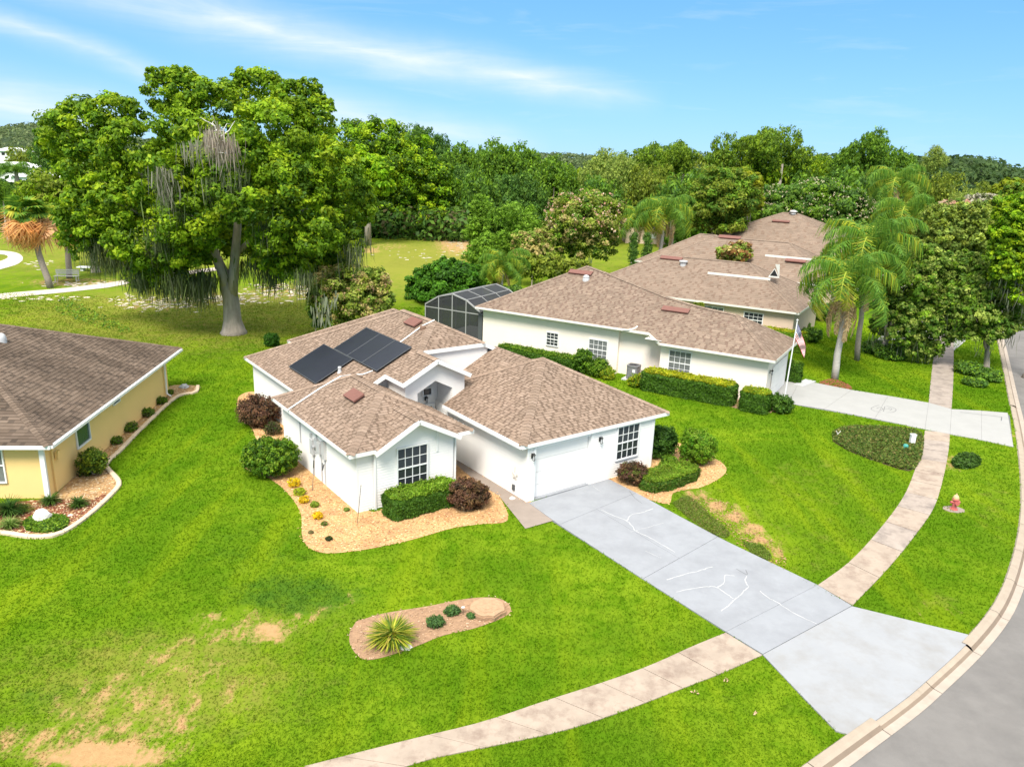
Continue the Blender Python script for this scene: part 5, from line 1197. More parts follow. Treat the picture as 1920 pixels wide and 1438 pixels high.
# ------------------------------------------------------------------ the big moss-hung oak
def moss(parent, spots, cols=((.13, .14, .10), (.18, .19, .14), (.09, .11, .07), (.23, .22, .17)), n=26, L_=(1.2, 3.4), w=.022, spread=.9):
    Vs, Cs = [], []; cols = np.array(cols)
    for p in spots:
        p = np.array(p[:3], float)
        for _ in range(n):
            q_ = p + rng.normal(0, spread, 3) * [1, 1, .6]; L = rng.uniform(*L_) * rng.uniform(.5, 1); th = rng.random() * 6.28; d = np.array([math.cos(th), math.sin(th), 0]) * w * rng.uniform(.6, 1.7)
            c = cols[rng.integers(0, len(cols))] * rng.uniform(.7, 1.2); sw = rng.normal(0, .14, 3) * L; sw[2] = 0
            a, m_, e = q_, q_ + sw * .5 - [0, 0, L * .55], q_ + sw - [0, 0, L]
            Vs += [a - d, a + d, m_ + d * 1.3, m_ - d * 1.3, m_ - d * 1.3, m_ + d * 1.3, e + d * .15, e - d * .15]; Cs += [c] * 8
    off = root_loc(parent); o = link('spanish_moss', quads_mesh('spanish_moss', np.array(Vs) - off, np.array(Cs)), MT['moss'], parent); o['kind'] = 'stuff'; return o
def big_oak():
    b = at(438, 625); Y = b[1]
    cl = px_clumps(Y, [(150, 240, 62, 50, 1), (115, 270, 40, 42, 2), (215, 215, 62, 45, 0), (180, 310, 70, 60, 0), (250, 290, 70, 70, -2), (330, 180, 66, 48, 1), (400, 215, 70, 60, 0), (350, 260, 80, 60, -3), (480, 175, 60, 42, 2), (560, 190, 62, 42, 0),
        (590, 225, 40, 35, -1), (520, 250, 78, 60, -3), (430, 300, 80, 60, -5), (310, 350, 80, 70, -4), (230, 390, 70, 60, -2), (170, 400, 58, 50, 0), (150, 445, 40, 40, 0), (260, 450, 60, 50, -3), (350, 415, 72, 54, -5), (450, 375, 84, 56, -6), (540, 350, 88, 70, -5), (620, 320, 78, 70, -3),
        (660, 380, 60, 66, -1), (570, 430, 84, 62, -5), (510, 445, 56, 44, -5), (640, 450, 50, 46, -2), (345, 470, 50, 34, -3), (300, 500, 50, 36, -2), (505, 490, 36, 28, -4), (560, 490, 50, 36, -3), (270, 500, 34, 34, 0), (300, 140, 30, 14, 1), (340, 145, 36, 18, 1), (455, 145, 24, 14, 2), (500, 148, 20, 12, 2), (580, 165, 26, 18, 0), (610, 195, 18, 14, 0)]
        + [(480, 300, 70, 60, 6), (300, 330, 60, 50, 6), (400, 440, 70, 40, 4), (350, 470, 60, 36, 3), (300, 480, 50, 40, 2), (455, 455, 60, 36, 3), (510, 480, 56, 34, 1), (560, 500, 50, 30, -1), (600, 470, 50, 34, 0), (265, 510, 30, 30, 0), (640, 490, 30, 24, -1), (210, 440, 44, 40, 1), (420, 360, 80, 60, 3)])
    cl = [(a, b_, c_, r1 * q_, r2 * q_, r3 * q_) for (a, b_, c_, r1, r2, r3), q_ in zip(cl, rng.uniform(.68, .92, len(cl)))]
    t = thing('oak_tree', b, 'huge spreading live oak hung with Spanish moss on the back lawn', 'tree')
    mb = MB(); f = lambda px, py, d=0: at_y(px, py, Y + d)
    mb.tube([b - [0, 0, .2], f(438, 618), f(436, 600), f(434, 570), f(429, 540), f(425, 515)], [1.25, .95, .72, .66, .62, .5], 14); obj('trunk', mb, MT['bark'], t, True)
    for pts, r in (([(429, 545), (418, 510), (404, 480), (395, 440), (370, 380), (340, 300)], .52), ([(434, 560), (438, 515), (441, 480), (446, 420), (470, 350), (500, 270)], .5), ([(440, 480), (480, 440), (560, 400), (620, 360)], .25), ([(404, 485), (350, 440), (280, 410), (200, 370)], .28), ([(446, 420), (420, 330), (410, 250)], .3), ([(395, 440), (300, 360), (200, 270)], .3)):
        mb = MB(); P = [f(x, y, -1.0 * i * .3) for i, (x, y) in enumerate(pts)]; mb.tube(P, np.linspace(r, r * .3, len(P)), 9); obj('limb', mb, MT['bark'], t, True)
    crown_obj('crown', crown_arrays(cl, 190000, .16, G_OAK, sub=.26, fill=.08, down=.7), t)
    sp = [f(x + rng.normal(0, 8), y + rng.normal(0, 8), d + rng.normal(0, 1)) for x, y, d in ((185, 465, 0), (200, 480, 0), (215, 470, 0), (240, 490, 0), (250, 505, -1), (262, 515, -1), (272, 520, 0), (285, 505, -1), (300, 515, -2), (330, 520, -2), (345, 515, -2), (360, 530, -2), (375, 535, -2), (385, 520, -3), (350, 535, -1), (370, 510, 1), (395, 515, 1), (310, 505, 1), (480, 500, -3), (495, 510, -2), (460, 490, 1), (520, 500, -2), (300, 420, -5), (330, 370, -6), (320, 330, -6), (285, 470, -3), (500, 430, -6), (560, 500, -4), (580, 495, -2), (670, 455, -2), (660, 480, -2), (650, 490, 0), (380, 540, -1), (250, 485, 0), (310, 530, -1), (190, 450, 1), (175, 455, 1), (400, 330, -7), (455, 330, -7))]
    for p_ in sp: pass
    moss(t, sp, n=100, spread=.45, L_=(.9, 2.9), cols=((.10, .13, .05), (.14, .17, .07), (.20, .22, .13), (.08, .11, .04)), w=.014)
    moss(t, sp[:30], n=60, spread=.8, L_=(.6, 1.8), cols=((.10, .14, .05), (.15, .2, .06)), w=.018)
    moss(t, [f(405, 255, -8), f(415, 270, -8), f(400, 240, -8), f(425, 262, -8)], cols=((.40, .33, .26), (.48, .42, .34), (.30, .24, .19)), n=70, L_=(1.0, 2.6), w=.016, spread=.42)
    moss(t, [f(308, 320, -6.5), f(360, 270, -7.5), (f(312, 345, -6.5))], cols=((.36, .34, .27), (.28, .27, .2)), n=50, L_=(1.0, 2.2), w=.02, spread=.35)
    for _ in range(7):
        mb = MB(); a = f(rng.uniform(380, 430), rng.uniform(235, 275), -8); mb.tube(limb_pts(a, a + rng.normal(0, .8, 3) + [0, 0, .3], 4, .15), [.05, .04, .03, .02, .015], 5); obj('dead_twig', mb, MT['stone'], t)
big_oak()

def wide(y0, lst, **k): return px_clumps(y0, lst)
def base_at(px, py): return at(px, py)
# tree between the oak's left edge and the palm
b = at(205, 520); tree('oak_tree', at_y(175, 470, 92)[:2], 'smaller olive-green oak behind the two palms at far left', 'tree', px_clumps(92, [(120, 350, 50, 36, 0), (165, 345, 50, 34, 0), (90, 375, 34, 26, 0), (140, 385, 44, 28, -1), (190, 380, 40, 34, 0), (60, 360, 24, 16, 0), (175, 410, 40, 24, 0)]), 34000, .2, G_OLIVE + G_OAK, .4, .3)
# bright oak right of the big one, dark thicket at its foot
b = at(800, 445); tree('oak_tree', (b[0] - 3, b[1] + 6), 'bright yellow-green broad oak to the right of the mossy oak, dark thicket at its foot', 'tree',
    px_clumps(b[1] + 4, [(660, 275, 55, 42, 0), (710, 265, 60, 36, 0), (760, 285, 50, 36, 0), (640, 320, 50, 44, -3), (700, 320, 66, 50, -4), (770, 330, 56, 44, -3), (815, 345, 42, 40, -2), (840, 385, 28, 36, -1), (800, 400, 48, 34, -3), (740, 390, 60, 40, -3), (680, 390, 50, 50, -3), (620, 380, 40, 50, 0), (830, 420, 24, 20, -1), (780, 425, 40, 18, -2), (730, 425, 44, 18, -2), (660, 440, 30, 24, 0), (790, 310, 40, 24, 2), (600, 300, 30, 30, 4)]), 86000, .27, G_BRIGHT + [(.05, .11, .012), (.08, .16, .012)], .7, .25, sub=.22)
b = at(690, 460)
t = thing('pine_tree', b, 'tall bare reddish pine trunk standing at the edge of the mossy oak', 'tree'); mb = MB(); mb.tube([b, at_y(690, 420, b[1]), at_y(694, 370, b[1]), at_y(692, 330, b[1])], [.62, .5, .45, .4], 9); obj('trunk', mb, MT['palmbark'], t, True)
crown_obj('crown', crown_arrays(px_clumps(b[1], [(690, 320, 40, 26, 0), (660, 345, 24, 24, -1), (715, 350, 24, 20, 0)]), 6000, .4, G_BRIGHT), t)
# ------------------------------------------------------------------ far tree belts
def tree_mesh(seed_cols, nleaf, leaf, kind):
    cl = []
    if kind == 'round':
        for _ in range(16):
            d = unit(1)[0]; s_ = rng.uniform(.22, .36); cl.append((d[0] * .62, d[1] * .62, .55 + d[2] * .38, s_, s_, s_ * .9))
        cl.append((0, 0, .5, .6, .6, .45))
    elif kind == 'tall':
        for k in range(12): cl.append((rng.normal(0, .18), rng.normal(0, .18), .3 + .055 * k, .30 - .012 * k, .30 - .012 * k, .12))
    elif kind == 'pine':
        for k in range(10):
            d = unit(1)[0]; s_ = rng.uniform(.24, .36); cl.append((d[0] * .6, d[1] * .6, .6 + d[2] * .26, s_, s_, s_ * .6))
    elif kind == 'low':
        for _ in range(12):
            d = unit(1)[0]; cl.append((d[0] * .6, d[1] * .6, .45 + d[2] * .3, .42, .42, .34))
    V_, C_ = crown_arrays(cl, nleaf, leaf, seed_cols, sub=.24, fill=.1); me = quads_mesh('crown', V_, C_); me.materials.append(MT['leaf']); return me
TM = {}
for key, cols, n, lf, kd in (('round_mid', G_MID, 10500, .033, 'round'), ('round_dark', G_DARK, 10500, .033, 'round'), ('round_oak', G_OAK, 10500, .033, 'round'), ('grey', G_GREY, 10500, .03, 'round'), ('pine', G_PINE, 11000, .026, 'pine'), ('tall', G_MID, 8000, .026, 'tall'), ('low', G_DARK + G_MID, 10000, .035, 'low'), ('bright', G_BRIGHT, 10000, .032, 'round'), ('olive', G_OLIVE, 10500, .033, 'round')):
    TM[key] = tree_mesh(cols, n, lf, kd)
def far_trunk():
    mb = MB(); mb.tube([(0, 0, -.02), (0, 0, .3), (.01, .01, .7)], [.035, .025, .012], 7); me = bpy.data.meshes.new('trunk'); me.from_pydata(mb.v, [], mb.f); me.materials.append(MT['bark']); return me
TRK = far_trunk()
def far_tree(px, pytop, pxw, y, kind, label, name='tree', group='trees of the belt behind the golf course', base=0.0, hs=1.0):
    """tree of real size: top at the photo row, width from pixels at distance y"""
    top = at_y(px, pytop, y); H_ = top[2] - base; k = np.linalg.norm(top - CC) / FPX; Wd = pxw * k
    r = thing(name, (top[0], y, base), label, 'tree', group); r['group'] = group
    c = bpy.data.objects.new('crown', TM[kind]); S.collection.objects.link(c); c.parent = r; rot = rng.random() * 6.28
    hc = {'pine': .8, 'tall': 2.2, 'low': .9}.get(kind, .85) * Wd; hc = min(hc, H_); c.scale = (Wd / 1.9, Wd / 1.9, hc / 1.0); c.location = (0, 0, H_ - hc * 1.0); c.rotation_euler = (0, 0, rot)
    q_ = bpy.data.objects.new('trunk', TRK); S.collection.objects.link(q_); q_.parent = r; q_.scale = (H_ * .8, H_ * .8, H_)
    return r
NAMES = {'round_mid': 'oak_tree', 'round_dark': 'oak_tree', 'round_oak': 'oak_tree', 'grey': 'cypress_tree', 'pine': 'pine_tree', 'tall': 'cedar_tree', 'low': 'oak_tree', 'bright': 'oak_tree', 'olive': 'oak_tree'}
FT = [  # px, top row, width px, distance, kind, label
 (785, 246, 90, 190, 'round_dark', 'dark tree whose top shows just behind the bright oak crown'),
 (820, 262, 80, 185, 'round_dark', 'dark tree right behind the shoulder of the bright oak'),
 (870, 285, 90, 175, 'round_mid', 'rounded green tree in the belt above the sandy clearing'),
 (905, 276, 60, 185, 'tall', 'pointed dark tree poking up above the sandy clearing'),
 (935, 283, 110, 170, 'round_mid', 'broad rounded tree with pale leaves, left of belt centre'),
 (985, 292, 120, 175, 'round_mid', 'broad even-topped tree left of the centre gap in the belt'),
 (895, 330, 120, 150, 'low', 'dark low-branched tree over the sandy clearing'),
 (965, 340, 130, 150, 'round_dark', 'dark green tree standing behind the feathery cypress'),
 (1040, 315, 120, 165, 'round_mid', 'green tree under the lowest dip of the skyline'),
 (1075, 325, 100, 170, 'round_oak', 'yellowish tree right of the skyline dip'),
 (1130, 298, 100, 160, 'grey', 'brownish grey-green tree behind the pink crape myrtle'),
 (1165, 305, 90, 150, 'grey', 'second brownish tree behind the pink crape myrtle, further right'),
 (1200, 268, 130, 165, 'pine', 'flat-topped pine with yellowish crown left of the twin pines'),
 (1250, 264, 115, 170, 'pine', 'pine with sky gaps in its crown right beside the yellowish one'),
 (1285, 275, 70, 165, 'pine', 'narrow pine before the sky gap at the middle right'),
 (1220, 320, 120, 150, 'olive', 'olive tree below the pines, behind the queen palms'),
 (1375, 252, 120, 150, 'pine', 'large umbrella pine, left of the highest pine'),
 (1420, 252, 70, 155, 'pine', 'umbrella pine squeezed between two larger pines'),
 (1475, 236, 125, 145, 'pine', 'highest umbrella pine on the right skyline'),
 (1440, 300, 150, 150, 'round_oak', 'dark undergrowth tree beneath the umbrella pines'),
 (1350, 300, 110, 150, 'olive', 'tree beneath the left umbrella pine'),
 (1540, 300, 80, 160, 'round_oak', 'low green tree right of the highest pine'),
 (1590, 285, 70, 155, 'round_mid', 'ragged tree left of the round-crowned oak on the skyline'),
 (1638, 258, 82, 150, 'round_mid', 'round-crowned oak rising above the right skyline'),
 (1690, 295, 80, 155, 'round_mid', 'ragged tree right of the round-crowned skyline oak'),
 (1757, 282, 44, 140, 'grey', 'thin isolated tree crown against the sky at the right'),
 (1600, 325, 150, 140, 'low', 'dark belt tree behind the white-flowered myrtle, left one'),
 (1690, 330, 150, 140, 'low', 'dark belt tree behind the white-flowered myrtle, right one'),
 (1760, 335, 110, 135, 'olive', 'olive tree under the isolated thin crown'),
 (1510, 330, 130, 145, 'low', 'dark belt tree under the highest umbrella pine'),
 (1300, 330, 140, 140, 'low', 'dark belt tree behind the right queen palm'),
 (1120, 340, 120, 145, 'low', 'dark belt tree behind the crown of the crape myrtle'),
 (860, 320, 90, 165, 'round_dark', 'dark tree seen past the right edge of the bright oak'),
 (580, 260, 130, 170, 'round_mid', 'tree filling the gap behind the two biggest oaks'),
 (20, 390, 70, 130, 'round_dark', 'dark tree cut by the left picture edge beside the palm'),
 (0, 345, 40, 120, 'round_mid', 'green tree at the very left picture edge'),
 (60, 395, 130, 150, 'low', 'dark shrubby tree behind the leaning palm'),
 (150, 405, 160, 150, 'low', 'dark shrubby tree behind the upright palm'),
 (230, 410, 160, 155, 'low', 'dark shrubby tree under the left side of the mossy oak'),
 (85, 262, 60, 230, 'round_dark', 'dark round tree among the white houses at the left'),
 (40, 282, 60, 260, 'olive', 'pale olive tree among the white houses at the left'),
 (1810, 375, 90, 120, 'grey', 'greyish tree with bare tips, right of the queen palms'),
 (1860, 350, 80, 125, 'olive', 'olive tree on the right below the wooded hill'),
 (1780, 395, 90, 110, 'olive', 'olive bushy tree right of the tallest queen palm'),
]
for px, py, w, y, kd, lab in FT: far_tree(px, py, w, y, kd, lab, NAMES[kd])
# ------------------------------------------------------------------ wooded hills on the horizon
G_HILL = [(.10, .15, .06), (.13, .18, .075), (.08, .12, .05), (.15, .19, .09)]
def hills():
    def ridge(name, pts, y, depth, label, col):
        P = np.array(pts, float); n = 90; xs_ = np.linspace(P[0, 0], P[-1, 0], n); tops = np.interp(xs_, P[:, 0], P[:, 1]); mb = MB(); rows = 8; grid = []
        for j in range(rows + 1):
            f = j / rows; line = []
            for i in range(n):
                tp = at_y(xs_[i], tops[i], y + depth); bs = np.array([tp[0] * (y / (y + depth)) * 1.0, y, 0]); z = tp[2] * math.sin(f * math.pi / 2) ** 1.2
                p = bs + (tp - bs) * f; p[2] = max(z, -1) + rng.normal(0, .4) * (f < 1); line.append(p)
            grid.append(line)
        for j in range(rows):
            for i in range(n - 1): mb.poly([grid[j][i], grid[j][i + 1], grid[j + 1][i + 1], grid[j + 1][i]])
        for i in range(n - 1):     # far side falls away
            a, b = grid[rows][i], grid[rows][i + 1]; mb.poly([a, b, b + np.array([0, depth, -b[2] - 1]), a + np.array([0, depth, -a[2] - 1])])
        struct('hill', mb, MT['lawn'] if 0 else mat('hill_ground', (.03, .055, .015), .95, noise=.3, nscale=.05))
        g_ = np.array(grid).reshape(-1, 3); nt = 620; A = []
        k = rng.integers(0, len(g_) - n - 1, nt); C_ = g_[k] * (1 - rng.random((nt, 1))) ** 0 ; t = rng.random((nt, 1)); C_ = g_[k] * t + g_[k + n] * (1 - t); C_[:, 0] += rng.normal(0, 3, nt)
        tops_ = g_[-n:]; C_ = np.vstack([C_, tops_])
        cl = [(x, yy, z + .8, 5.5 * s_, 5.5 * s_, 3.4 * s_) for (x, yy, z), s_ in zip(C_, rng.uniform(.6, 1.15, len(C_)))]
        cl = np.array(cl); N_ = 16000; kk = rng.integers(0, len(cl), N_); u_ = unit(N_); u_[:, 2] = np.abs(u_[:, 2]); P_3 = cl[kk, :3] + u_ * cl[kk, 3:6]; tint = rng.uniform(.7, 1.25, len(cl))
        colr = palette(N_, col) * tint[kk][:, None]; v, c = leaves_at(P_3, u_ + np.array([0, 0, .3]), 1.15, colr); o = link('hillside_forest', quads_mesh('hillside_forest', v, c), MT['leaf']); tag(o, label, 'forest', kind='stuff')
    ridge('hill', [(-260, 262), (-60, 246), (0, 246), (50, 240), (110, 239), (160, 250), (260, 268), (330, 275)], 420, 260, 'distant wooded ridge at the far left behind the white houses', G_HILL)
    ridge('hill', [(700, 312), (900, 297), (960, 296), (1000, 297), (1060, 295), (1130, 302), (1250, 305), (1400, 308), (1500, 310)], 420, 280, 'low distant woods along the middle horizon', G_HILL)
    ridge('hill', [(1480, 318), (1560, 309), (1700, 311), (1780, 312), (1810, 310), (1850, 316), (1880, 326), (1900, 336), (1960, 345), (2100, 350)], 230, 130, 'dark wooded hill on the right horizon', [(.055, .10, .03), (.07, .12, .035), (.045, .085, .03)])
hills()
# far forest mass closing the gaps at ground level
def belt(name, label, y0, y1, x0, x1, N_, hmax, cols, leaf=.8):
    nt = 160; c = np.stack([rng.uniform(x0, x1, nt), rng.uniform(y0, y1, nt), rng.uniform(2.5, hmax - 2.5, nt)], 1); r = rng.uniform(2.5, 4.2, nt); kk = rng.integers(0, nt, N_); u_ = unit(N_)
    P = c[kk] + u_ * r[kk][:, None] * [1, 1, .8]; P[:, 2] = np.maximum(P[:, 2], .1); tint = rng.uniform(.65, 1.2, nt); v, cc = leaves_at(P, u_ + np.array([0, 0, .3]), leaf, palette(N_, cols) * tint[kk][:, None])
    o = link(name, quads_mesh(name, v, cc), MT['leaf']); tag(o, label, 'woods', kind='stuff')
belt('woodland', 'continuous dark woodland closing off the golf course', 178, 205, -60, 130, 18000, 10, G_DARK + G_MID, .95)
belt('woodland', 'dark woodland behind the palms at the left edge', 150, 172, -120, -40, 14000, 7, G_DARK)
belt('thicket', 'dark palmetto thicket at the foot of the bright oak', 140, 152, -29, -8, 7000, 5, G_DARK + [(.10, .09, .04)], .5)
belt('woodland', 'mixed shrubbery behind the row of houses on the right', 128, 160, 60, 140, 14000, 9, G_MID + G_OLIVE)

# white houses far left
def white_houses():
    spec = [(60, 365, 60, 190, 'white flat house nearest the palm crowns, left distance'), (90, 330, 90, 215, 'white house with a row of dark windows in the left distance'), (30, 312, 70, 250, 'white-roofed house half hidden by trees in the left distance'), (75, 300, 60, 280, 'small white house just under the wooded ridge at left'), (25, 285, 40, 330, 'tiny white house highest up at the left edge'), (120, 318, 46, 255, 'white house at the right end of the distant white group')]
    for px, py, w, y, lab in spec:
        top = at_y(px, py - 8, y); k = np.linalg.norm(top - CC) / FPX; w_ = w * k / 2; hz = max(2.6, top[2] - 1.4); t = thing('house', (top[0], y, 0), lab, 'house', 'white houses beyond the golf course'); zb = 0
        mb = MB(); mb.box((top[0], y, zb), w_, 4, hz, (1, 0, 0), (0, 1, 0)); obj('wall', mb, MT['whitewash'], t)
        mb = MB(); a = [(top[0] - w_ - .5, y - 4.6, hz), (top[0] + w_ + .5, y - 4.6, hz), (top[0] + w_ + .5, y + 4.6, hz), (top[0] - w_ - .5, y + 4.6, hz)]; r0, r1 = (top[0] - w_ * .5, y, hz + 1.4), (top[0] + w_ * .5, y, hz + 1.4)
        mb.poly([a[0], a[1], r1, r0]); mb.poly([a[2], a[3], r0, r1]); mb.poly([a[1], a[2], r1]); mb.poly([a[3], a[0], r0]); mb.poly(a[::-1]); obj('roof', mb, MT['whitewash'], t)
        for i in range(5):
            mb = MB(); x = top[0] - w_ * .75 + w_ * 1.5 * i / 4; mb.box((x, y - 4.02, hz - 1.7), w_ * .12, .03, 1.1); obj('window', mb, MT['black'], t)
white_houses()
#=== PALMS

def frond_mesh(L=3.6, droop=1.0, cols=G_BRIGHT, nl=70, hang=.86, width=.026, ll=1.05, dead=False):
    """feather frond along +X from the origin: arched rachis with hanging leaflets on both sides"""
    n = 12; P = []; e = .95 if not dead else -.6; p = np.zeros(3)
    for i in range(n + 1):
        P.append(p.copy()); d = np.array([math.cos(e), 0, math.sin(e)]); p = p + d * L / n; e -= droop * (2.35 / n) * (.6 + .8 * i / n)
        e = max(e, -1.5)
    P = np.array(P); mb = MB(); rc = np.array(cols[0]) * 1.3 + .03
    for i in range(n): 
        w = .035 * (1 - i / n) + .008
        mb.poly([P[i] + [0, -w, 0], P[i] + [0, w, 0], P[i + 1] + [0, w * .8, 0], P[i + 1] + [0, -w * .8, 0]], tuple(rc)); mb.poly([P[i] + [0, 0, -w], P[i] + [0, 0, w], P[i + 1] + [0, 0, w * .8], P[i + 1] + [0, 0, -w * .8]], tuple(rc))
    for k in range(nl):
        t = .12 + .88 * k / nl; f = t * n; i = min(int(f), n - 1); b = P[i] + (P[i + 1] - P[i]) * (f - i); tan = P[i + 1] - P[i]; tan /= np.linalg.norm(tan)
        for s in (-1, 1):
            l = ll * (math.sin(math.pi * min(1, .15 + t * .8)) ** .6) * rng.uniform(.75, 1.15); out = np.array([0, s, 0]) * rng.uniform(.5, 1) + tan * .5 + rng.normal(0, .15, 3)
            m_ = b + out * l * .5 + np.array([0, 0, -.08 * l]); e_ = m_ + out * l * .3 * (1 - hang) + np.array([0, 0, -l * hang * rng.uniform(.6, 1)]); wv = tan * width
            c = tuple(np.array(cols[rng.integers(0, len(cols))]) * rng.uniform(.75, 1.25)); mb.poly([b - wv * .6, b + wv * .6, m_ + wv, m_ - wv], c); mb.poly([m_ - wv, m_ + wv, e_ + wv * .2, e_ - wv * .2], c)
    me = bpy.data.meshes.new('frond'); me.from_pydata(mb.v, [], mb.f); ca = me.color_attributes.new('col', 'FLOAT_COLOR', 'POINT'); a = np.ones((len(mb.v), 4), np.float32); a[:, :3] = np.array(mb.c); ca.data.foreach_set('color', a.ravel()); me.materials.append(MT['leaf']); me.update(); return me
G_PALM = [(.10, .22, .03), (.145, .275, .035), (.075, .17, .025), (.20, .31, .04)]
G_PALMY = [(.30, .36, .03), (.38, .38, .04), (.2, .3, .02)]
G_DEAD = [(.36, .26, .15), (.28, .2, .12), (.42, .32, .2)]
FM = [frond_mesh(3.6, 1.0, G_PALM), frond_mesh(3.4, 1.15, G_PALM + G_PALMY), frond_mesh(3.2, .8, G_PALM), frond_mesh(3.5, 1.3, G_PALMY + G_PALM)]
FM.append(frond_mesh(3.0, 1.3, G_PALMY + [(.42, .36, .08)], nl=60))
FD = [frond_mesh(2.8, .5, G_DEAD, 30, .9, .05, .5, True)]
def queen_palm(base, heart, label, R_=1.0, n=17, trunk=.19, dead=2, group=None, bark='palmgrey', seed=0):
    base = np.array([base[0], base[1], 0.]); heart = np.array(heart, float); t = thing('queen_palm', base, label, 'palm', group); mb = MB(); pts = limb_pts(base - [0, 0, .1], heart, 7, .012)
    mb.tube(pts, np.linspace(trunk * 1.35, trunk * .8, len(pts)), 10); obj('trunk', mb, MT[bark], t, True)
    mb = MB(); mb.tube([heart - [0, 0, .1], heart + [0, 0, .35], heart + [0, 0, .8]], [trunk * .85, trunk * .9, .04], 8, (.12, .2, .05)); obj('crownshaft', mb, MT['attr'], t, True)
    lo = heart - base
    for k in range(n + dead):
        d = k >= n; o = bpy.data.objects.new('frond', FD[0] if d else FM[4 if k > .72 * n and k % 2 else k % 4]); S.collection.objects.link(o); o.parent = t; o.location = lo + [0, 0, .45 - (.5 if d else 0)]
        a = k * 2.399 + rng.normal(0, .15); pitch = (-.4 + 1.45 * (k / n)) if not d else .3; s = R_ * rng.uniform(.85, 1.1); o.rotation_euler = (0, pitch, a); o.scale = (s, s, s)
    return t
def px3(px, py, y): return at_y(px, py, y)
queen_palm(at(1565, 710), px3(1587, 540, 55.6), 'front queen palm with pale straight trunk and hanging yellow fronds by the second driveway', 1.35, 20, .2, 7)
queen_palm(at(1607, 676), px3(1627, 478, 60.5), 'tall queen palm with leaning brown trunk just behind the front one', 1.5, 22, .17, 6, bark='palmbark')
queen_palm(px3(1692, 470, 92)[:2], px3(1697, 408, 92), 'queen palm with broad bright crown above the shrubs, right of the roofs', 1.45, 18, .2, 4)
queen_palm(px3(1665, 440, 104)[:2], px3(1680, 350, 104), 'queen palm whose arching crown rises behind the broad bright one', 1.5, 15, .2, 1)
queen_palm(px3(1237, 480, 104)[:2], px3(1245, 408, 104), 'large queen palm over the ridge of the middle roof', 1.6, 20, .24, 2)
queen_palm(px3(1258, 462, 112)[:2], px3(1262, 398, 112), 'queen palm with reddish trunk close behind the large one', 1.3, 14, .3, 3, bark='bark')
queen_palm(px3(1185, 480, 106)[:2], px3(1196, 415, 106), 'smaller queen palm between the crape myrtle and the large palm', 1.25, 15, .18, 2)
queen_palm(px3(938, 560, 80)[:2], px3(943, 505, 80), 'short queen palm with weeping bright green fronds behind the pool cage', 1.0, 20, .17, 2)
# fan palms at far left
def fan_mesh(r=1.0, cols=G_PALM, droop=.3):
    mb = MB()
    mb.beam((0, 0, 0), (r * .7, 0, .1), .04, .03, col=cols[0]); c0 = np.array([r * .7, 0, .1])
    nb = 22 if droop < .6 else 34
    for k in range(nb):
        a = R(-125 + 250 * k / (nb - 1)) + rng.normal(0, .03); d = np.array([math.cos(a), math.sin(a), 0]); m_ = c0 + d * r * .55 + [0, 0, .03]; e = c0 + d * r * rng.uniform(.9, 1.05) - [0, 0, droop * r * rng.uniform(.7, 1.2)]; s = np.array([-d[1], d[0], 0]) * (.085 if droop < .6 else .04) * r; m_ = m_ + rng.normal(0, .06, 3) * (droop > .6); e = e + rng.normal(0, .12, 3) * (droop > .6); c = tuple(np.array(cols[rng.integers(0, len(cols))]) * rng.uniform(.75, 1.2))
        mb.poly([c0, m_ - s, m_ + s], c); mb.poly([m_ - s, e, m_ + s], c)
    me = bpy.data.meshes.new('fan_leaf'); me.from_pydata([tuple(v) for v in mb.v], [], mb.f); ca = me.color_attributes.new('col', 'FLOAT_COLOR', 'POINT'); a = np.ones((len(mb.v), 4), np.float32); a[:, :3] = np.array(mb.c); ca.data.foreach_set('color', a.ravel()); me.materials.append(MT['leaf']); me.update(); return me
FAN = [fan_mesh(1.5, G_PALMY + G_PALM, .35), fan_mesh(1.5, G_PALM, .3)]; FAND = [fan_mesh(1.5, [(.62, .30, .11), (.70, .40, .17), (.5, .24, .10)], .75), fan_mesh(1.4, [(.5, .3, .17), (.62, .38, .22)], .9)]
def cabbage_palm(base, heart, label, green=22, dead=26, s0=1.0):
    base = np.array([base[0], base[1], 0.]); heart = np.array(heart); t = thing('cabbage_palm', base, label, 'palm'); mb = MB(); pts = limb_pts(base - [0, 0, .1], heart, 6, .02); mb.tube(pts, np.linspace(.34, .27, len(pts)), 10); obj('trunk', mb, MT['palmbark'], t, True); lo = heart - base
    for k in range(green + dead):
        d = k >= green; o = bpy.data.objects.new('fan_leaf', (FAND if d else FAN)[k % 2]); S.collection.objects.link(o); o.parent = t; a = k * 2.399; f = (k - green) / max(dead, 1)
        pitch = rng.uniform(-1.1, .5) if not d else rng.uniform(.35, 1.35); o.location = lo + [0, 0, .3 - (.9 * f if d else 0)]; o.rotation_euler = (rng.normal(0, .5), pitch, a); s = s0 * rng.uniform(.85, 1.25) * (1 if d else .72); o.scale = (s, s, s)
cabbage_palm(at(95, 540), px3(52, 405, at(95, 540)[1]), 'leaning cabbage palm with a thick skirt of dead orange fronds', 26, 30, 1.2)
cabbage_palm(at(130, 522), px3(124, 415, at(130, 522)[1]), 'straight cabbage palm beside the park bench, crown mixed into the oak', 16, 10, 1.1)
t = thing('date_palm', px3(28, 345, 150) * [1, 1, 0], 'greyish date palm before the distant white houses', 'palm')
mb = MB(); hp = px3(30, 322, 150); mb.tube([(hp[0], 150, 0), hp], [.4, .35], 8); obj('trunk', mb, MT['palmbark'], t)
for k in range(18):
    o = bpy.data.objects.new('frond', FM[2]); S.collection.objects.link(o); o.parent = t; o.location = (0, 0, hp[2]); o.rotation_euler = (0, -.3 + .9 * k / 18, k * 2.4); o.scale = (1.15,) * 3
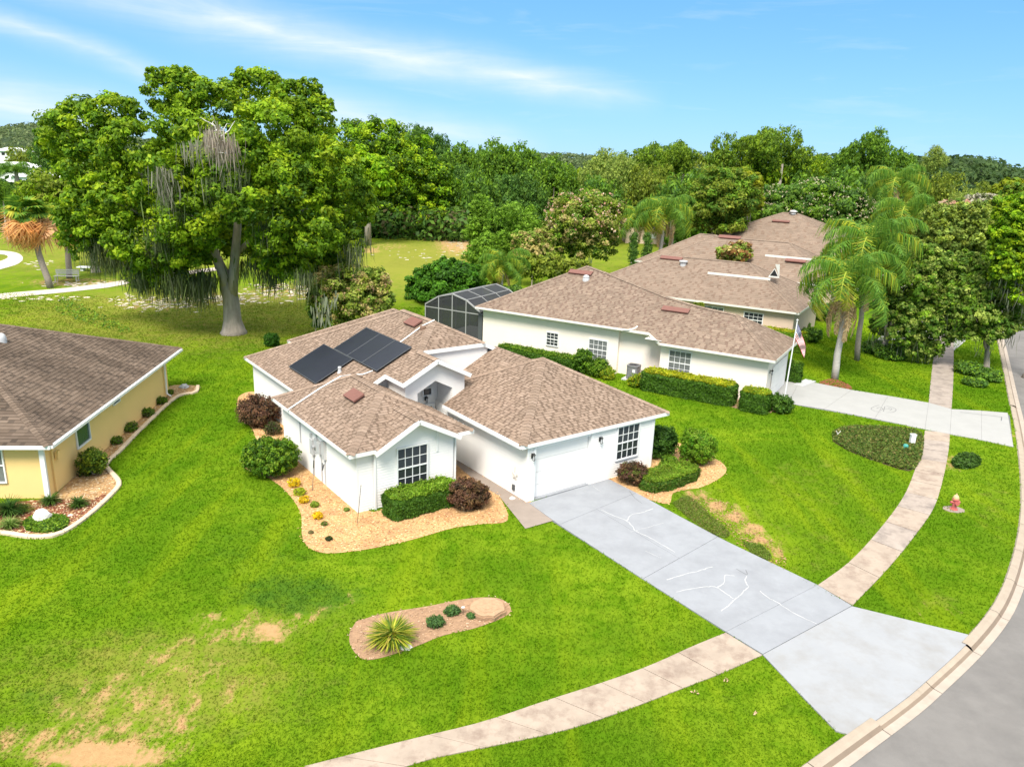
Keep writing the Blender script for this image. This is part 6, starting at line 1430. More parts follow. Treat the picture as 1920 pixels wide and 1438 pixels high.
# spindly dark yucca columns in front of the palms
for i, (px, lab) in enumerate(((1188, 'spiky dark yucca column left of its twin below the queen palms'), (1214, 'spiky dark yucca column right of its twin below the queen palms'))):
    y = 98; t = thing('yucca_plant', px3(px, 500, y) * [1, 1, 0], lab, 'plant', 'yucca columns'); b_ = px3(px, 500, y); mb = MB(); mb.tube([(b_[0], y, 0), px3(px, 455, y)], [.16, .1], 6); obj('stem', mb, MT['palmbark'], t)
    c = np.array([px3(px + rng.normal(0, 3), q_, y) for q_ in np.linspace(440, 500, 60)]); N_ = 900; kk = rng.integers(0, 60, N_); u_ = unit(N_); Pp = c[kk] + u_ * .25
    v, cc = leaves_at(Pp, u_, .42, palette(N_, G_DARK), aspect=.13, spread=.4); link('foliage', quads_mesh('foliage', v - root_loc(t), cc), MT['leaf'], t)

# ------------------------------------------------------------------ crape myrtles, shrubs, garden trees
def flowers(parent, clumps, n, cols, size=.16, top=-.2):
    clumps = np.array(clumps); k = rng.integers(0, len(clumps), n); d = unit(n); d[:, 2] = np.abs(d[:, 2]) * 1.0 + top; d /= np.linalg.norm(d, axis=1)[:, None]
    P = clumps[k, :3] + d * clumps[k, 3:6] * rng.uniform(1.0, 1.14, n)[:, None]; P = np.repeat(P, 5, axis=0) + rng.normal(0, size * .7, (n * 5, 3)); v, c = leaves_at(P, np.repeat(d, 5, axis=0), size * .75, palette(n * 5, cols), aspect=.8)
    link('blossom', quads_mesh('blossom', v - root_loc(parent), c), MT['leaf'], parent)['kind'] = 'stuff'
PK = [(.62, .36, .30), (.68, .48, .40), (.55, .30, .22), (.7, .6, .5)]
c = px_clumps(97, [(1060, 395, 34, 30, 0), (1095, 385, 38, 26, 0), (1130, 392, 34, 28, 0), (1145, 415, 24, 26, 0), (1050, 425, 28, 30, -1), (1090, 420, 44, 34, -2), (1125, 435, 34, 34, -2), (1100, 465, 40, 26, -1), (1065, 455, 26, 26, 0), (1140, 460, 20, 26, 0)])
t = tree('crape_myrtle', px3(1100, 480, 97)[:2], 'large crape myrtle with salmon-pink blossom behind the cream house roof', 'tree', c, 40000, .16, G_OLIVE + G_RUST + G_MID, .12, .3, 6, trunks=4, bark='stone', fill=.12); flowers(t, c[:7], 380, PK, .12)
Y_ = at(655, 600)[1] - 4
c = px_clumps(Y_ - 6, [(620, 530, 40, 26, 0), (660, 520, 40, 24, 0), (695, 530, 34, 26, 0), (615, 560, 36, 30, 0), (655, 555, 44, 34, -1), (700, 558, 34, 32, 0), (630, 595, 34, 26, 0), (680, 590, 40, 28, -1), (715, 545, 18, 20, 0)])
t = tree('crape_myrtle', px3(660, 620, Y_ - 6)[:2], 'rust-tinged crape myrtle right behind the white house', 'tree', c, 46000, .115, G_RUST + G_OLIVE, .09, .3, 6, trunks=5, bark='stone', fill=.14); flowers(t, c[:6], 160, [(.42, .28, .18), (.40, .24, .14)], .08)
moss(t, [px3(603, 585, Y_ - 10), px3(612, 560, Y_ - 10)], cols=((.24, .27, .17), (.30, .31, .22)), n=26, L_=(.8, 1.8), w=.04, spread=.4)
c = px_clumps(Y_ - 5, [(592, 580, 12, 34, 0), (588, 560, 10, 20, 0)]); tree('shrub', px3(592, 615, Y_ - 5)[:2], 'narrow dark shrub at the left foot of the rust-tinged myrtle', 'shrub', c, 3500, .16, G_DARK, .05, .2, 2)
c = px_clumps(122, [(1480, 375, 50, 26, 0), (1530, 370, 50, 28, 0), (1580, 382, 44, 26, 0), (1450, 395, 36, 26, 0), (1500, 405, 60, 30, -2), (1560, 410, 56, 30, -2), (1610, 400, 30, 26, 0), (1430, 370, 24, 18, 0), (1540, 350, 30, 14, 0)])
t = tree('crape_myrtle', px3(1520, 440, 122)[:2], 'wide dark crape myrtle dotted with cream flowers above the farthest roof', 'tree', c, 36000, .24, G_DARK + G_MID, .2, .3, 5, trunks=3, fill=.1); flowers(t, c, 900, [(.55, .52, .36), (.6, .56, .44), (.5, .4, .28)], .11)
c = px_clumps(112, [(1340, 350, 44, 34, 0), (1375, 345, 34, 28, 0), (1330, 385, 40, 34, -1), (1370, 385, 40, 34, -1), (1310, 410, 26, 26, 0), (1350, 415, 44, 22, 0), (1395, 370, 26, 26, 1)])
tree('round_tree', px3(1345, 430, 112)[:2], 'dense dark olive tree between the queen palm and the flowering myrtle', 'tree', c, 34000, .21, G_MID + G_OLIVE, .3, .3, 5)
c = px_clumps(116, [(1405, 345, 22, 26, 0), (1412, 375, 16, 22, 0), (1395, 330, 22, 14, 0)]); tree('round_tree', px3(1405, 420, 116)[:2], 'lemon-green tree edge beside the dense olive tree', 'tree', c, 6500, .28, G_LEMON, .2, .3, 3)
Yt = 82
c = px_clumps(Yt, [(800, 530, 34, 24, 0), (840, 510, 40, 24, 0), (875, 520, 30, 26, 0), (790, 555, 28, 24, 0), (830, 545, 46, 32, -2), (870, 548, 34, 28, -1), (810, 570, 36, 18, 0), (895, 535, 14, 16, 0)])
tree('round_tree', px3(840, 590, Yt)[:2], 'glossy deep green round tree beside the pool cage', 'tree', c, 34000, .185, [(.045, .14, .012), (.065, .18, .014), (.085, .22, .014), (.035, .10, .01)], .2, .25, 4)
# weeping cypress-like cluster
for (px, top, w, y, lab) in ((905, 372, 26, 112, 'leftmost feathery cypress beside the sandy clearing'), (955, 385, 40, 100, 'broad feathery cypress behind the short queen palm'), (985, 390, 30, 106, 'right feathery cypress touching the dark trees'), (910, 440, 34, 95, 'low feathery cypress at the left of its cluster')):
    p0 = px3(px, top, y); k = np.linalg.norm(p0 - CC) / FPX; H_ = p0[2]; cl = [(p0[0] + rng.normal(0, w * k * .35), y + rng.normal(0, w * k * .3), H_ * f, w * k * (1.05 - f * .75), w * k * (1.05 - f * .75), H_ * .14) for f in np.linspace(.15, .93, 9) for _ in (0, 1)]
    tree('cypress_tree', p0[:2], lab, 'tree', cl, 16000, .15, [(.15, .28, .025), (.2, .35, .03), (.11, .22, .02)], .14, .4, 3, group='feathery cypresses by the clearing', sub=.3)
for (px, py, w, h_, y, cols, lab) in ((1000, 465, 40, 34, 92, G_RUST, 'brownish open shrub left below the crape myrtle'), (1010, 500, 46, 22, 86, G_OLIVE, 'olive shrub mass behind the cream roof edge'), (1070, 500, 36, 14, 88, G_OLIVE, 'low olive shrub behind the cream roof peak'), (1378, 474, 30, 18, 88, G_RUST + [(.3, .15, .06), (.34, .19, .07)], 'rusty orange shrub top showing between the brown roofs'), (950, 548, 30, 10, 78, G_DARK, 'dark shrub at the foot of the short queen palm'), (1310, 578, 8, 8, 62, G_OLIVE, 'small pointed green shrub top before the tan wall')):
    c = px_clumps(y, [(px - w * .4, py, w * .6, h_, 0), (px + w * .4, py, w * .6, h_, 0), (px, py + 4, w * .6, h_, -1)]); c = [(a, b, max(z_, .5), r1, r2, r3) for a, b, z_, r1, r2, r3 in c]
    tree('shrub', px3(px, py, y)[:2], lab, 'shrub', c, 5200, .2, cols, .08, .3, 3)

# moss-draped oaks along the street on the right
def street_oak(base, Y, lst, label, n, cols, r=.3, moss_at=(), lf=.2, lean=(0, 0)):
    t = tree('street_oak', base, label, 'tree', [(a_, b_, c_, r1 * .88, r2 * .88, r3 * .85) for a_, b_, c_, r1, r2, r3 in px_clumps(Y, lst)], int(n * 1.45), lf * .65, cols, r, .3, 6, sub=.2, fill=.1, lean=lean, group=None)
    if moss_at: moss(t, [px3(x, y_, Y + d) for x, y_, d in moss_at], n=40, L_=(.5, 1.6), w=.014, spread=.6, cols=((.16, .18, .12), (.22, .22, .16), (.12, .15, .08)))
    return t
b1 = at(1655, 668); street_oak(b1, b1[1], [(1690, 480, 44, 34, 0), (1730, 500, 50, 40, 0), (1700, 530, 50, 40, -1), (1740, 550, 40, 36, 0), (1690, 580, 44, 34, -1), (1725, 600, 42, 32, -2), (1760, 520, 34, 40, 0), (1700, 625, 32, 26, -2), (1720, 650, 24, 26, -2), (1650, 560, 24, 40, 1), (1655, 610, 24, 24, 1), (1765, 590, 34, 34, -1), (1755, 630, 34, 28, -2), (1740, 655, 26, 20, -2), (1770, 560, 30, 34, 0)], 'grey-green mossy oak between the queen palms and the far sidewalk', 34000, G_GREY + G_MID, .22, [(1700, 640, -2), (1725, 665, -2), (1680, 620, -1), (1740, 600, -1), (1650, 625, 0)])
b2 = at(1848, 690); street_oak((b2[0], b2[1]), b2[1], [(1810, 560, 34, 28, 0), (1850, 545, 40, 34, 0), (1885, 570, 30, 34, 0), (1830, 590, 40, 24, -1), (1870, 610, 36, 24, -1), (1810, 540, 34, 30, 1), (1780, 570, 20, 20, 0), (1840, 625, 36, 16, -1), (1900, 600, 20, 26, 0), (1795, 610, 26, 30, 0), (1860, 520, 34, 30, 1), (1815, 500, 34, 30, 2), (1880, 545, 30, 30, 1)], 'mossy oak on the strip between the far sidewalk and the street', 26000, G_MID + G_GREY, .2, [(1800, 600, 0), (1840, 640, -1), (1880, 630, -1), (1780, 590, 0)], lean=(-.2, .0))
b3 = at_y(1905, 640, 58); street_oak((b3[0] + 1.5, b3[1]), 58, [(1895, 440, 34, 40, 0), (1925, 470, 40, 50, 0), (1890, 500, 30, 36, 0), (1930, 540, 40, 40, 0), (1900, 400, 30, 30, 0), (1940, 400, 30, 40, 0), (1875, 470, 20, 24, 0)], 'bright leafy oak reaching in from the right picture edge', 26000, G_OAK + G_BRIGHT, .25, [(1895, 545, 0), (1905, 560, 0), (1885, 530, 0)])
street_oak(at_y(1790, 560, 84), 84, [(1760, 410, 34, 28, 0), (1820, 405, 36, 28, 0), (1770, 450, 44, 34, 0), (1815, 440, 50, 34, 0), (1860, 460, 40, 34, 0), (1780, 490, 44, 34, 0), (1830, 500, 44, 34, 0), (1740, 470, 34, 30, 0), (1880, 500, 26, 30, 0), (1800, 520, 40, 20, 0), (1740, 440, 26, 22, 2)], 'grey-green oak farther up the street, behind the nearer mossy pair', 30000, G_GREY + G_OLIVE, .3, lf=.26)
street_oak(at_y(1850, 500, 100), 100, [(1840, 415, 40, 24, 0), (1880, 400, 40, 30, 0), (1800, 420, 30, 22, 0), (1905, 370, 26, 24, 0), (1770, 415, 24, 18, 0)], 'olive-tinged oak below the wooded hill on the right', 16000, G_OLIVE + G_MID, .3, lf=.32)
c = px_clumps(112, [(1885, 352, 16, 12, 0), (1905, 360, 22, 16, 0), (1878, 372, 20, 14, 0), (1900, 345, 14, 8, 0)]); tree('round_tree', px3(1895, 450, 112)[:2], 'yellow-topped tree against the sky at the right edge', 'tree', c, 5200, .3, G_LEMON, .2, .4, 3)
for (px, py, w, h_, y, cols, lab) in ((1665, 430, 30, 20, 96, G_MID, 'green shrub beside the trunk of the broad-crowned palm'), (1720, 440, 30, 20, 92, G_OLIVE, 'olive shrub right of the broad-crowned palm'), (1790, 395, 36, 16, 104, G_PINK, 'shrub with pale pink flowers below the hill'), (1840, 380, 26, 12, 108, [(.5, .48, .42), (.3, .3, .22), (.12, .16, .05)], 'white-flowered shrub beneath the hill')):
    c = px_clumps(y, [(px - w * .4, py, w * .6, h_, 0), (px + w * .4, py, w * .6, h_, 0), (px, py + 10, w * .8, h_, -1)]); c = [(a, b, max(z_, .5), r1, r2, r3) for a, b, z_, r1, r2, r3 in c]
    tree('shrub', px3(px, py, y)[:2], lab, 'shrub', c, 5600, .24, cols, .1, .3, 3)

# ------------------------------------------------------------------ clipped hedges and bushes near the houses
def hedge(name, ring, h0, h1, cols_top, cols_side, label, n, leaf=.045, cat='hedge', z0=.05, rough_=.07, round_=.18, group=None, tw=1.0):
    """ring: plan polygon (world); leaves sit on the sides and top of a rounded block"""
    ring = np.array(ring, float); cen = ring.mean(0); t = thing(name, (*cen, 0), label, cat, group)
    k = len(ring); e = np.roll(ring, -1, 0) - ring; el_ = np.linalg.norm(e, axis=1); per = el_.sum(); area = abs(sum(ring[i][0] * ring[(i + 1) % k][1] - ring[(i + 1) % k][0] * ring[i][1] for i in range(k))) / 2
    sgn = 1 if sum(ring[i][0] * ring[(i + 1) % k][1] - ring[(i + 1) % k][0] * ring[i][1] for i in range(k)) > 0 else -1
    H_ = h1; a_side, a_top = per * H_, area; ns = int(n * a_side / (a_side + a_top * tw)); nt = n - ns
    i = rng.choice(k, ns, p=el_ / per); f = rng.random(ns)[:, None]; p = ring[i] + e[i] * f; nrm_ = np.stack([e[i][:, 1], -e[i][:, 0]], 1) / el_[i][:, None] * sgn; z = z0 + (H_ - z0) * rng.random(ns)
    bump = rough_ * np.sin(p[:, 0] * 5.1 + z * 4) * np.sin(p[:, 1] * 4.3 + z * 3.1); inset = round_ * np.clip((z - (H_ - round_)) / round_, 0, 1) ** 2
    P = np.column_stack([p + nrm_ * (bump - inset + rng.normal(0, .035, ns))[:, None], z]); N1 = np.column_stack([nrm_, .35 + inset * 3])
    lo, hi = ring.min(0), ring.max(0); q_ = lo + rng.random((nt * 4, 2)) * (hi - lo); q_ = q_[inside(q_, ring)][:nt]; sh = cen + (q_ - cen) * .97; zt = H_ + rng.normal(0, .03, len(q_)) + (rng.random(len(q_)) < .05) * rng.random(len(q_)) * .16 + rough_ * .7 * np.sin(sh[:, 0] * 4.2) * np.sin(sh[:, 1] * 5)
    PT = np.column_stack([sh, zt]); NT = np.tile([0, 0, 1.], (len(q_), 1))
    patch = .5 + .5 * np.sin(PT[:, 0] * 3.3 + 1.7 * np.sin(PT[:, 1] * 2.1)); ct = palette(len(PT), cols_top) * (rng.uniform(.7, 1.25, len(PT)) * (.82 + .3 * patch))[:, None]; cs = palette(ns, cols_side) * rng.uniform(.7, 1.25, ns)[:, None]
    v, c = leaves_at(np.vstack([P, PT]), np.vstack([N1, NT]), leaf, np.vstack([cs, ct]), spread=.75); link('foliage', quads_mesh('foliage', v - root_loc(t), c), MT['leaf'], t)
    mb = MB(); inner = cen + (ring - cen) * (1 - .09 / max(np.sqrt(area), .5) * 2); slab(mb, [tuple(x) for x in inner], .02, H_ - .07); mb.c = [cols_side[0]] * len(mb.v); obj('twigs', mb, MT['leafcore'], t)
    return t
def bush(name, base, r, h, cols, label, n, leaf=.05, cat='bush', squash=1.0, group=None, sub=.3):
    base = np.array([base[0], base[1], 0.]); t = thing(name, base, label, cat, group); cl = [(base[0], base[1], h * .52, r * .82, r * .82 * squash, h * .46)] + [(base[0] + math.cos(a) * r * .45, base[1] + math.sin(a) * r * .45 * squash, h * .5 + rng.normal(0, .06) * h, r * .5, r * .5, h * .42) for a in np.arange(6) * 1.05]
    V_, C_ = crown_arrays(cl, n, leaf, cols, sub=sub, fill=.08, down=.8, flat_=.9); V_[:, 2] = np.maximum(V_[:, 2], .02); link('foliage', quads_mesh('foliage', V_ - base, C_), MT['leaf'], t)
    for k in range(5):
        mb = MB(); a = k * 1.26; mb.tube([base + [0, 0, -.02], base + [math.cos(a) * r * .25, math.sin(a) * r * .25, h * .35], base + [math.cos(a) * r * .5, math.sin(a) * r * .5, h * .7]], [.03, .02, .008], 5); obj('stem', mb, MT['bark'], t)
    return t
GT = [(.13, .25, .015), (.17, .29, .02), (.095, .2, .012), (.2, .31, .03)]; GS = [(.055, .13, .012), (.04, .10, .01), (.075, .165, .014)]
GY = [(.34, .36, .015), (.28, .34, .015), (.40, .38, .02), (.2, .28, .015)]
MAR = [(.13, .065, .045), (.095, .05, .035), (.19, .10, .06), (.07, .05, .03), (.15, .095, .045)]
def gp(pxs): return [at(x, y)[:2] for x, y in pxs]
P1 = F1.P
def rect(F, u0, u1, v0, v1, j=.12):
    return [F.P(*q_)[:2] for q_ in ((u0 + j, v0), (u1 - j, v0), (u1, v0 + j), (u1, v1 - j), (u1 - j, v1), (u0 + j, v1), (u0, v1 - j), (u0, v0 + j))]
def mid(a, b): return (np.array(a) + np.array(b)) / 2
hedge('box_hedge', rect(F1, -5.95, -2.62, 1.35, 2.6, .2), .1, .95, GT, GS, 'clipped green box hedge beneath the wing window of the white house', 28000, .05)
bush('maroon_bush', at(878, 950)[:2], .95, 1.25, MAR, 'maroon loropetalum bush beside the clipped hedge and the walkway', 15000, .05)
bush('maroon_bush', at(485, 795)[:2], 1.25, 1.5, MAR + [(.05, .035, .03)], 'largest maroon bush, behind the left wing of the white house', 15000, .055, squash=1.0)
bush('maroon_bush', at(1186, 905)[:2], .82, 1.05, MAR + [(.09, .12, .02)], 'maroon-green bush beside the garage window', 11000, .045)
bush('round_bush', at(508, 888)[:2], 1.42, 1.75, GT + GS + [(.2, .32, .02)], 'round clipped green bush at the left wall of the wing', 30000, .055, sub=.2)
hedge('box_hedge', gp([(1202, 918), (1225, 926), (1262, 918), (1305, 903), (1310, 894), (1290, 884), (1255, 884), (1205, 900)]), .1, .55, GT + [(.16, .2, .02)], GS + [(.1, .14, .02)], 'low clipped hedge right of the driveway by the garage', 17000)
bush('camellia_bush', at(1240, 858)[:2], .8, 1.75, [(.03, .085, .012), (.045, .11, .014), (.06, .14, .016)], 'dark glossy bush at the right corner of the garage', 13000, .06)
bush('feathery_shrub', at(1305, 868)[:2], 1.0, 1.75, GT + [(.12, .27, .01), (.08, .22, .01)], 'bright feathery shrub standing in the right bed', 15000, .055)
bush('small_shrub', at(1255, 880)[:2], .55, .7, GS + GT, 'small green shrub between the low hedge and the glossy bush', 4500, .045)
bush('small_shrub', at(510, 650)[:2], .65, 1.1, [(.03, .10, .012), (.05, .14, .014)], 'small dark green shrub on the lawn near the back corner of the white house', 5500, .06)
bush('bare_shrub', at(512, 815)[:2], .5, .7, [(.10, .09, .05), (.06, .05, .03), (.05, .09, .02)], 'thin twiggy shrub between the maroon bush and the round bush', 1200, .05)
for px, py, r, c, lab in ((552, 912, .34, [(.62, .45, .01), (.7, .55, .02), (.5, .42, .02)], 'largest golden-yellow plant nearest the round bush'), (570, 942, .26, [(.62, .42, .01), (.55, .42, .02)], 'golden plant in the middle of the chip bed'), (596, 972, .25, [(.68, .45, .01), (.6, .45, .02)], 'golden plant nearest the lawn edge of the chip bed'), (562, 928, .30, [(.25, .35, .02), (.35, .4, .02)], 'yellow-green plant between two golden ones'), (590, 950, .2, [(.2, .28, .03)], 'small green sprig in the chip bed'), (617, 1013, .14, [(.04, .05, .03), (.06, .09, .02)], 'small dark plant near the lower edge of the chip bed'), (608, 985, .14, [(.12, .2, .03), (.2, .15, .07)], 'tiny seedling below the golden plants'), (583, 1000, .1, [(.2, .18, .08)], 'driest tiny seedling in the chip bed'), (650, 958, .13, [(.2, .28, .06)], 'faint green seedling by the wing wall')):
    bush('golden_plant' if c[0][0] > .5 else 'small_plant', at(px, py)[:2], r, r * 1.15, c, lab, 700, .04, 'plant')
def stake(a, b, label, m='black', r=.012, knob=False):
    t = thing('garden_stake', a, label, 'stake'); mb = MB(); mb.tube([a, b], r, 6); obj('rod', mb, MT[m], t)
    if knob: d = (b - a) / np.linalg.norm(b - a); mb = MB(); mb.tube([b - d * .35, b + d * .02], .026, 7); obj('grip', mb, MT['black'], t)
a = at(586, 920); stake(a, a + F1.u * .12 + np.array([0, 0, 1.45]), 'dark-gripped rod leaning on the wing wall near the meters', 'dgrey', .014, True)
a = at(670, 982); stake(a, a + F1.u * .1 + np.array([.1, 0, 1.75]), 'thin dark stake at the front corner of the wing')
# spiky clump and stump in the island bed
def spiky(base, r, n, cols, label, cat='plant', name='spiky_plant', w=.018, up=1.0):
    base = np.array([base[0], base[1], 0.]); t = thing(name, base, label, cat); Vs, Cs = [], []
    for k in range(n):
        a = rng.random() * 6.28; e = rng.uniform(.55, 1.5) * up; L = r * rng.uniform(.75, 1.25); d = np.array([math.cos(a), math.sin(a), 0]); s = np.array([-d[1], d[0], 0]) * w; p0 = base + d * rng.random() * r * .2; m1 = p0 + (d * math.cos(e) + np.array([0, 0, math.sin(e)])) * L * .55; m2 = m1 + (d * math.cos(e - .9) + np.array([0, 0, math.sin(e - .9)])) * L * .5
        m2[2] = max(m2[2], .03); c = np.array(cols[rng.integers(0, len(cols))]) * rng.uniform(.75, 1.2); Vs += [p0 - s, p0 + s, m1 + s * 1.2, m1 - s * 1.2, m1 - s * 1.2, m1 + s * 1.2, m2 + s * .2, m2 - s * .2]; Cs += [c] * 8
    link('leaves', quads_mesh('leaves', np.array(Vs) - base, np.array(Cs)), MT['leaf'], t); return t
spiky(at(735, 1205), .78, 620, [(.30, .34, .03), (.42, .42, .06), (.12, .2, .02), (.5, .42, .10), (.07, .13, .02), (.2, .28, .02)], 'big yellow-green striped spiky clump in the oval bed on the front lawn', w=.02)
for px, py, r, lab in ((817, 1172, .34, 'blue-green leafy plant in the middle of the oval bed'), (848, 1150, .30, 'paler low plant beside the blue-green one in the oval bed'), (884, 1157, .17, 'smallest low plant next to the stump')): bush('low_plant', at(px, py)[:2], r, r * .8, [(.07, .15, .05), (.10, .2, .05), (.05, .11, .03)], lab, 1600, .035, 'plant')
t = thing('tree_stump', at(913, 1146), 'low round sawn tree stump with bark rim in the oval bed', 'stump')
c = at(913, 1146); mb = MB(); k = 22; rr = .62 + rng.normal(0, .025, k); ring = [(c[0] + rr[i] * math.cos(i * 6.283 / k), c[1] + rr[i] * math.sin(i * 6.283 / k)) for i in range(k)]; slab(mb, ring, 0, .13); obj('stump_ring', mb, MT['soil'], t)
for rk, z0, z1 in ((.92, .1, .19), (.6, .19, .2), (.3, .2, .208)):
    mb = MB(); slab(mb, [(c[0] + (p[0] - c[0]) * rk, c[1] + (p[1] - c[1]) * rk) for p in ring], z0, z1); obj('sawn_top', mb, MT['stump'], t)
def rock(p, r, label, h=.6, m='stone', name='rock'):
    mb = MB(); n0 = 0; k = 9; pr_ = [(.9, 0), (1.0, .25), (.8, .6), (.45, .9), (.1, 1.0)]; ph = rng.uniform(.75, 1.2, (5, k))
    for i, (q_, z) in enumerate(pr_):
        for j in range(k): a = j * 6.283 / k; mb.v.append((p[0] + r * q_ * ph[i, j] * math.cos(a), p[1] + r * q_ * ph[i, j] * math.sin(a), z * r * h * rng.uniform(.9, 1.1))); mb.c.append((1, 1, 1))
    for i in range(4):
        for j in range(k): a, b = i * k + j, i * k + (j + 1) % k; mb.f.append((a, b, b + k, a + k))
    mb.f.append(tuple(4 * k + j for j in range(k))); return tag(obj(name, mb, MT[m]), label, 'rock')
rock(at(80, 975), .38, 'white pointed rock in the red mulch before the yellow house', 1.3); rock(at(112, 992), .17, 'small pale rock at the edging of the red mulch bed'); rock(at(65, 950), .14, 'pinkish small rock near the yellow wall', m='soil')
rock(at(760, 1214), .2, 'pale rock tucked under the spiky clump'); rock(at(960, 935), .16, 'pale round stone beside the garage wall'); rock(at(345, 727), .32, 'grey boulder at the back tip of the yellow house bed', .8, 'lgrey'); rock(at(132, 967), .12, 'smallest pale stone in the green ground cover by the yellow house')
rock(at(1452, 768), .2, 'pale rounded stone between the hedge and the flagpole'); rock(at(1441, 771), .14, 'small white stone left of the flagpole')
# solar path light and small marker in the oval bed
a = at(868, 1152); t = thing('path_light', a, 'little black path light between the plants and the stump', 'garden light'); mb = MB(); mb.tube([a, a + [0, 0, .28]], .012, 6); obj('stake', mb, MT['black'], t); mb = MB(); mb.lathe(a + [0, 0, .26], [(.04, 0), (.07, .03), (.02, .06)], 8); obj('lamp_head', mb, MT['lgrey'], t)
# yellow-house bed planting
spiky(at(18, 965), .75, 260, [(.03, .08, .015), (.05, .11, .02)], 'dark strappy plant at the left edge before the yellow wall'); spiky(at(95, 945), .5, 170, [(.04, .09, .015), (.07, .13, .02)], 'strappy plant at the base of the yellow corner downspout'); spiky(at(148, 950), .48, 170, [(.04, .09, .015), (.06, .12, .02)], 'strappy plant where red mulch meets the chips'); spiky(at(20, 990), .5, 170, [(.2, .28, .08), (.1, .18, .03)], 'pale variegated tuft at the lower left edging'); spiky(at(45, 960), .4, 120, [(.22, .24, .06), (.12, .18, .03)], 'pale tuft behind the white rock')
bush('yellow_shrub', at(176, 890)[:2], .72, 1.25, [(.2, .26, .02), (.07, .13, .015), (.12, .2, .02), (.04, .08, .01)], 'leafy yellow-green shrub against the yellow wall', 6500, .05)
for px, py, r, lab in ((245, 808, .45, 'green sprawling plant midway along the yellow wall'), (277, 780, .42, 'dark green plant farther along the yellow wall'), (303, 757, .4, 'twiggy plant near the back corner of the yellow house'), (219, 832, .35, 'thin grey plant nearest the kink of the edging'), (318, 740, .3, 'small plant next to the rear downspout')): bush('bed_plant', at(px, py)[:2], r, r * 1.1, G_MID + [(.14, .13, .06)], lab, 900, .05, 'plant')
gc2 = spline(W([(42, 985), (60, 972), (95, 968), (125, 972), (128, 985), (110, 998), (75, 1000), (50, 996)]), 3)
def cover(poly, n, leaf, cols, h, label, name='ground_cover', kind='stuff'):
    lo, hi = poly.min(0), poly.max(0); q_ = lo + rng.random((n * 3, 2)) * (hi - lo); q_ = q_[inside(q_, poly)][:n]; P = np.column_stack([q_, rng.uniform(.02, h, len(q_))]); v, c = leaves_at(P, np.tile([0, 0, 1.], (len(q_), 1)), leaf, palette(len(q_), cols) * rng.uniform(.6, 1.3, len(q_))[:, None]); return tag(link(name, quads_mesh(name, v, c), MT['leaf']), label, 'ground cover', kind=kind)
cover(gc2, 5000, .05, GT + GS, .16, 'creeping green ground cover round the white rock')
flat('planting_bed', ground_cover, .012, mat('dark_soil', (.12, .075, .045), .95, noise=.3, nscale=5)); cover(ground_cover, 17000, .065, [(.11, .18, .03), (.08, .14, .025), (.15, .19, .04), (.18, .16, .055), (.06, .11, .02)], .2, 'low olive juniper ground cover in the oval by the sidewalk')
cover(spline(W([(1260, 945), (1290, 930), (1330, 965), (1368, 1000), (1350, 1008), (1300, 980)]), 3), 6500, .03, [(.10, .18, .02), (.13, .2, .025), (.16, .2, .04), (.2, .17, .06)], .08, 'tufty grass clump along the upper driveway edge', 'grass_clump'); cover(spline(W([(1392, 1018), (1425, 1022), (1446, 1042), (1438, 1052), (1405, 1035)]), 3), 2200, .03, [(.10, .18, .02), (.13, .2, .025), (.16, .2, .04)], .08, 'tufty grass clump farther down the driveway edge', 'grass_clump')
cover(spline(W([(1783, 868), (1800, 856), (1830, 858), (1838, 872), (1815, 880), (1790, 878)]), 3), 1800, .09, [(.04, .09, .015), (.06, .13, .02)], .25, 'leafy dark plant patch beside the sidewalk', 'leafy_patch')
cover(spline(W([(100, 585), (110, 565), (120, 562), (240, 618), (225, 626), (170, 612)]), 3), 1200, .12, GT + G_MID, .4, 'light green weeds behind the yellow house roof', 'weeds')
# dead leaves on the front strip
for px, py, lab in ((1302, 1300, 'curled brown dead leaf on the front grass strip, leftmost of three'), (1365, 1279, 'curled brown dead leaf on the front grass strip, nearest the sidewalk'), (1415, 1338, 'curled brown dead leaf on the front grass strip, nearest the driveway apron')):
    p = at(px, py); mb = MB()
    for _ in range(7): q_ = p + np.array([rng.normal(0, .05), rng.normal(0, .05), .07]); d = unit(1)[0] * .05; e_ = unit(1)[0] * .03; mb.poly([q_ - d, q_ - e_, q_ + d, q_ + e_], (.5, .33, .2))
    tag(obj('dead_leaf', mb, MT['attr']), lab, 'leaf', 'dead leaves on the grass strip')

# hedges by the cream house
F = F2
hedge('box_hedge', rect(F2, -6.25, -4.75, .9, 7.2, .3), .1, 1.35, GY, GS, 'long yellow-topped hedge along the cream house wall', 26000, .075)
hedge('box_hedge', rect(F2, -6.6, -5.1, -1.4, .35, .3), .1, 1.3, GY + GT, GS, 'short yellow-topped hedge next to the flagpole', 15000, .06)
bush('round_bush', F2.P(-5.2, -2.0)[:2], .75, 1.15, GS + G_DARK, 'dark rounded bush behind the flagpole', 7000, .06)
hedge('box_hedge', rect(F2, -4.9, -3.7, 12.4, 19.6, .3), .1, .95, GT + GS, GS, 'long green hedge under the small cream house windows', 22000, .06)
bush('small_shrub', F2.P(-4.6, 12.2)[:2], .8, 1.8, GS + G_MID, 'upright dark shrub before the wide curtained window', 9000, .07); bush('small_shrub', F2.P(-4.7, 11.0)[:2], .9, 1.25, GS + GT, 'green bush left of the air conditioner', 8000, .06); bush('small_shrub', F2.P(-5.0, 10.1)[:2], .6, .85, GT + GY, 'yellowish small bush just beside the air conditioner', 5000, .05); bush('small_shrub', F2.P(-5.6, 7.7)[:2], .6, .9, GT + GY, 'small bush between the air conditioner and the long hedge', 4500, .05)
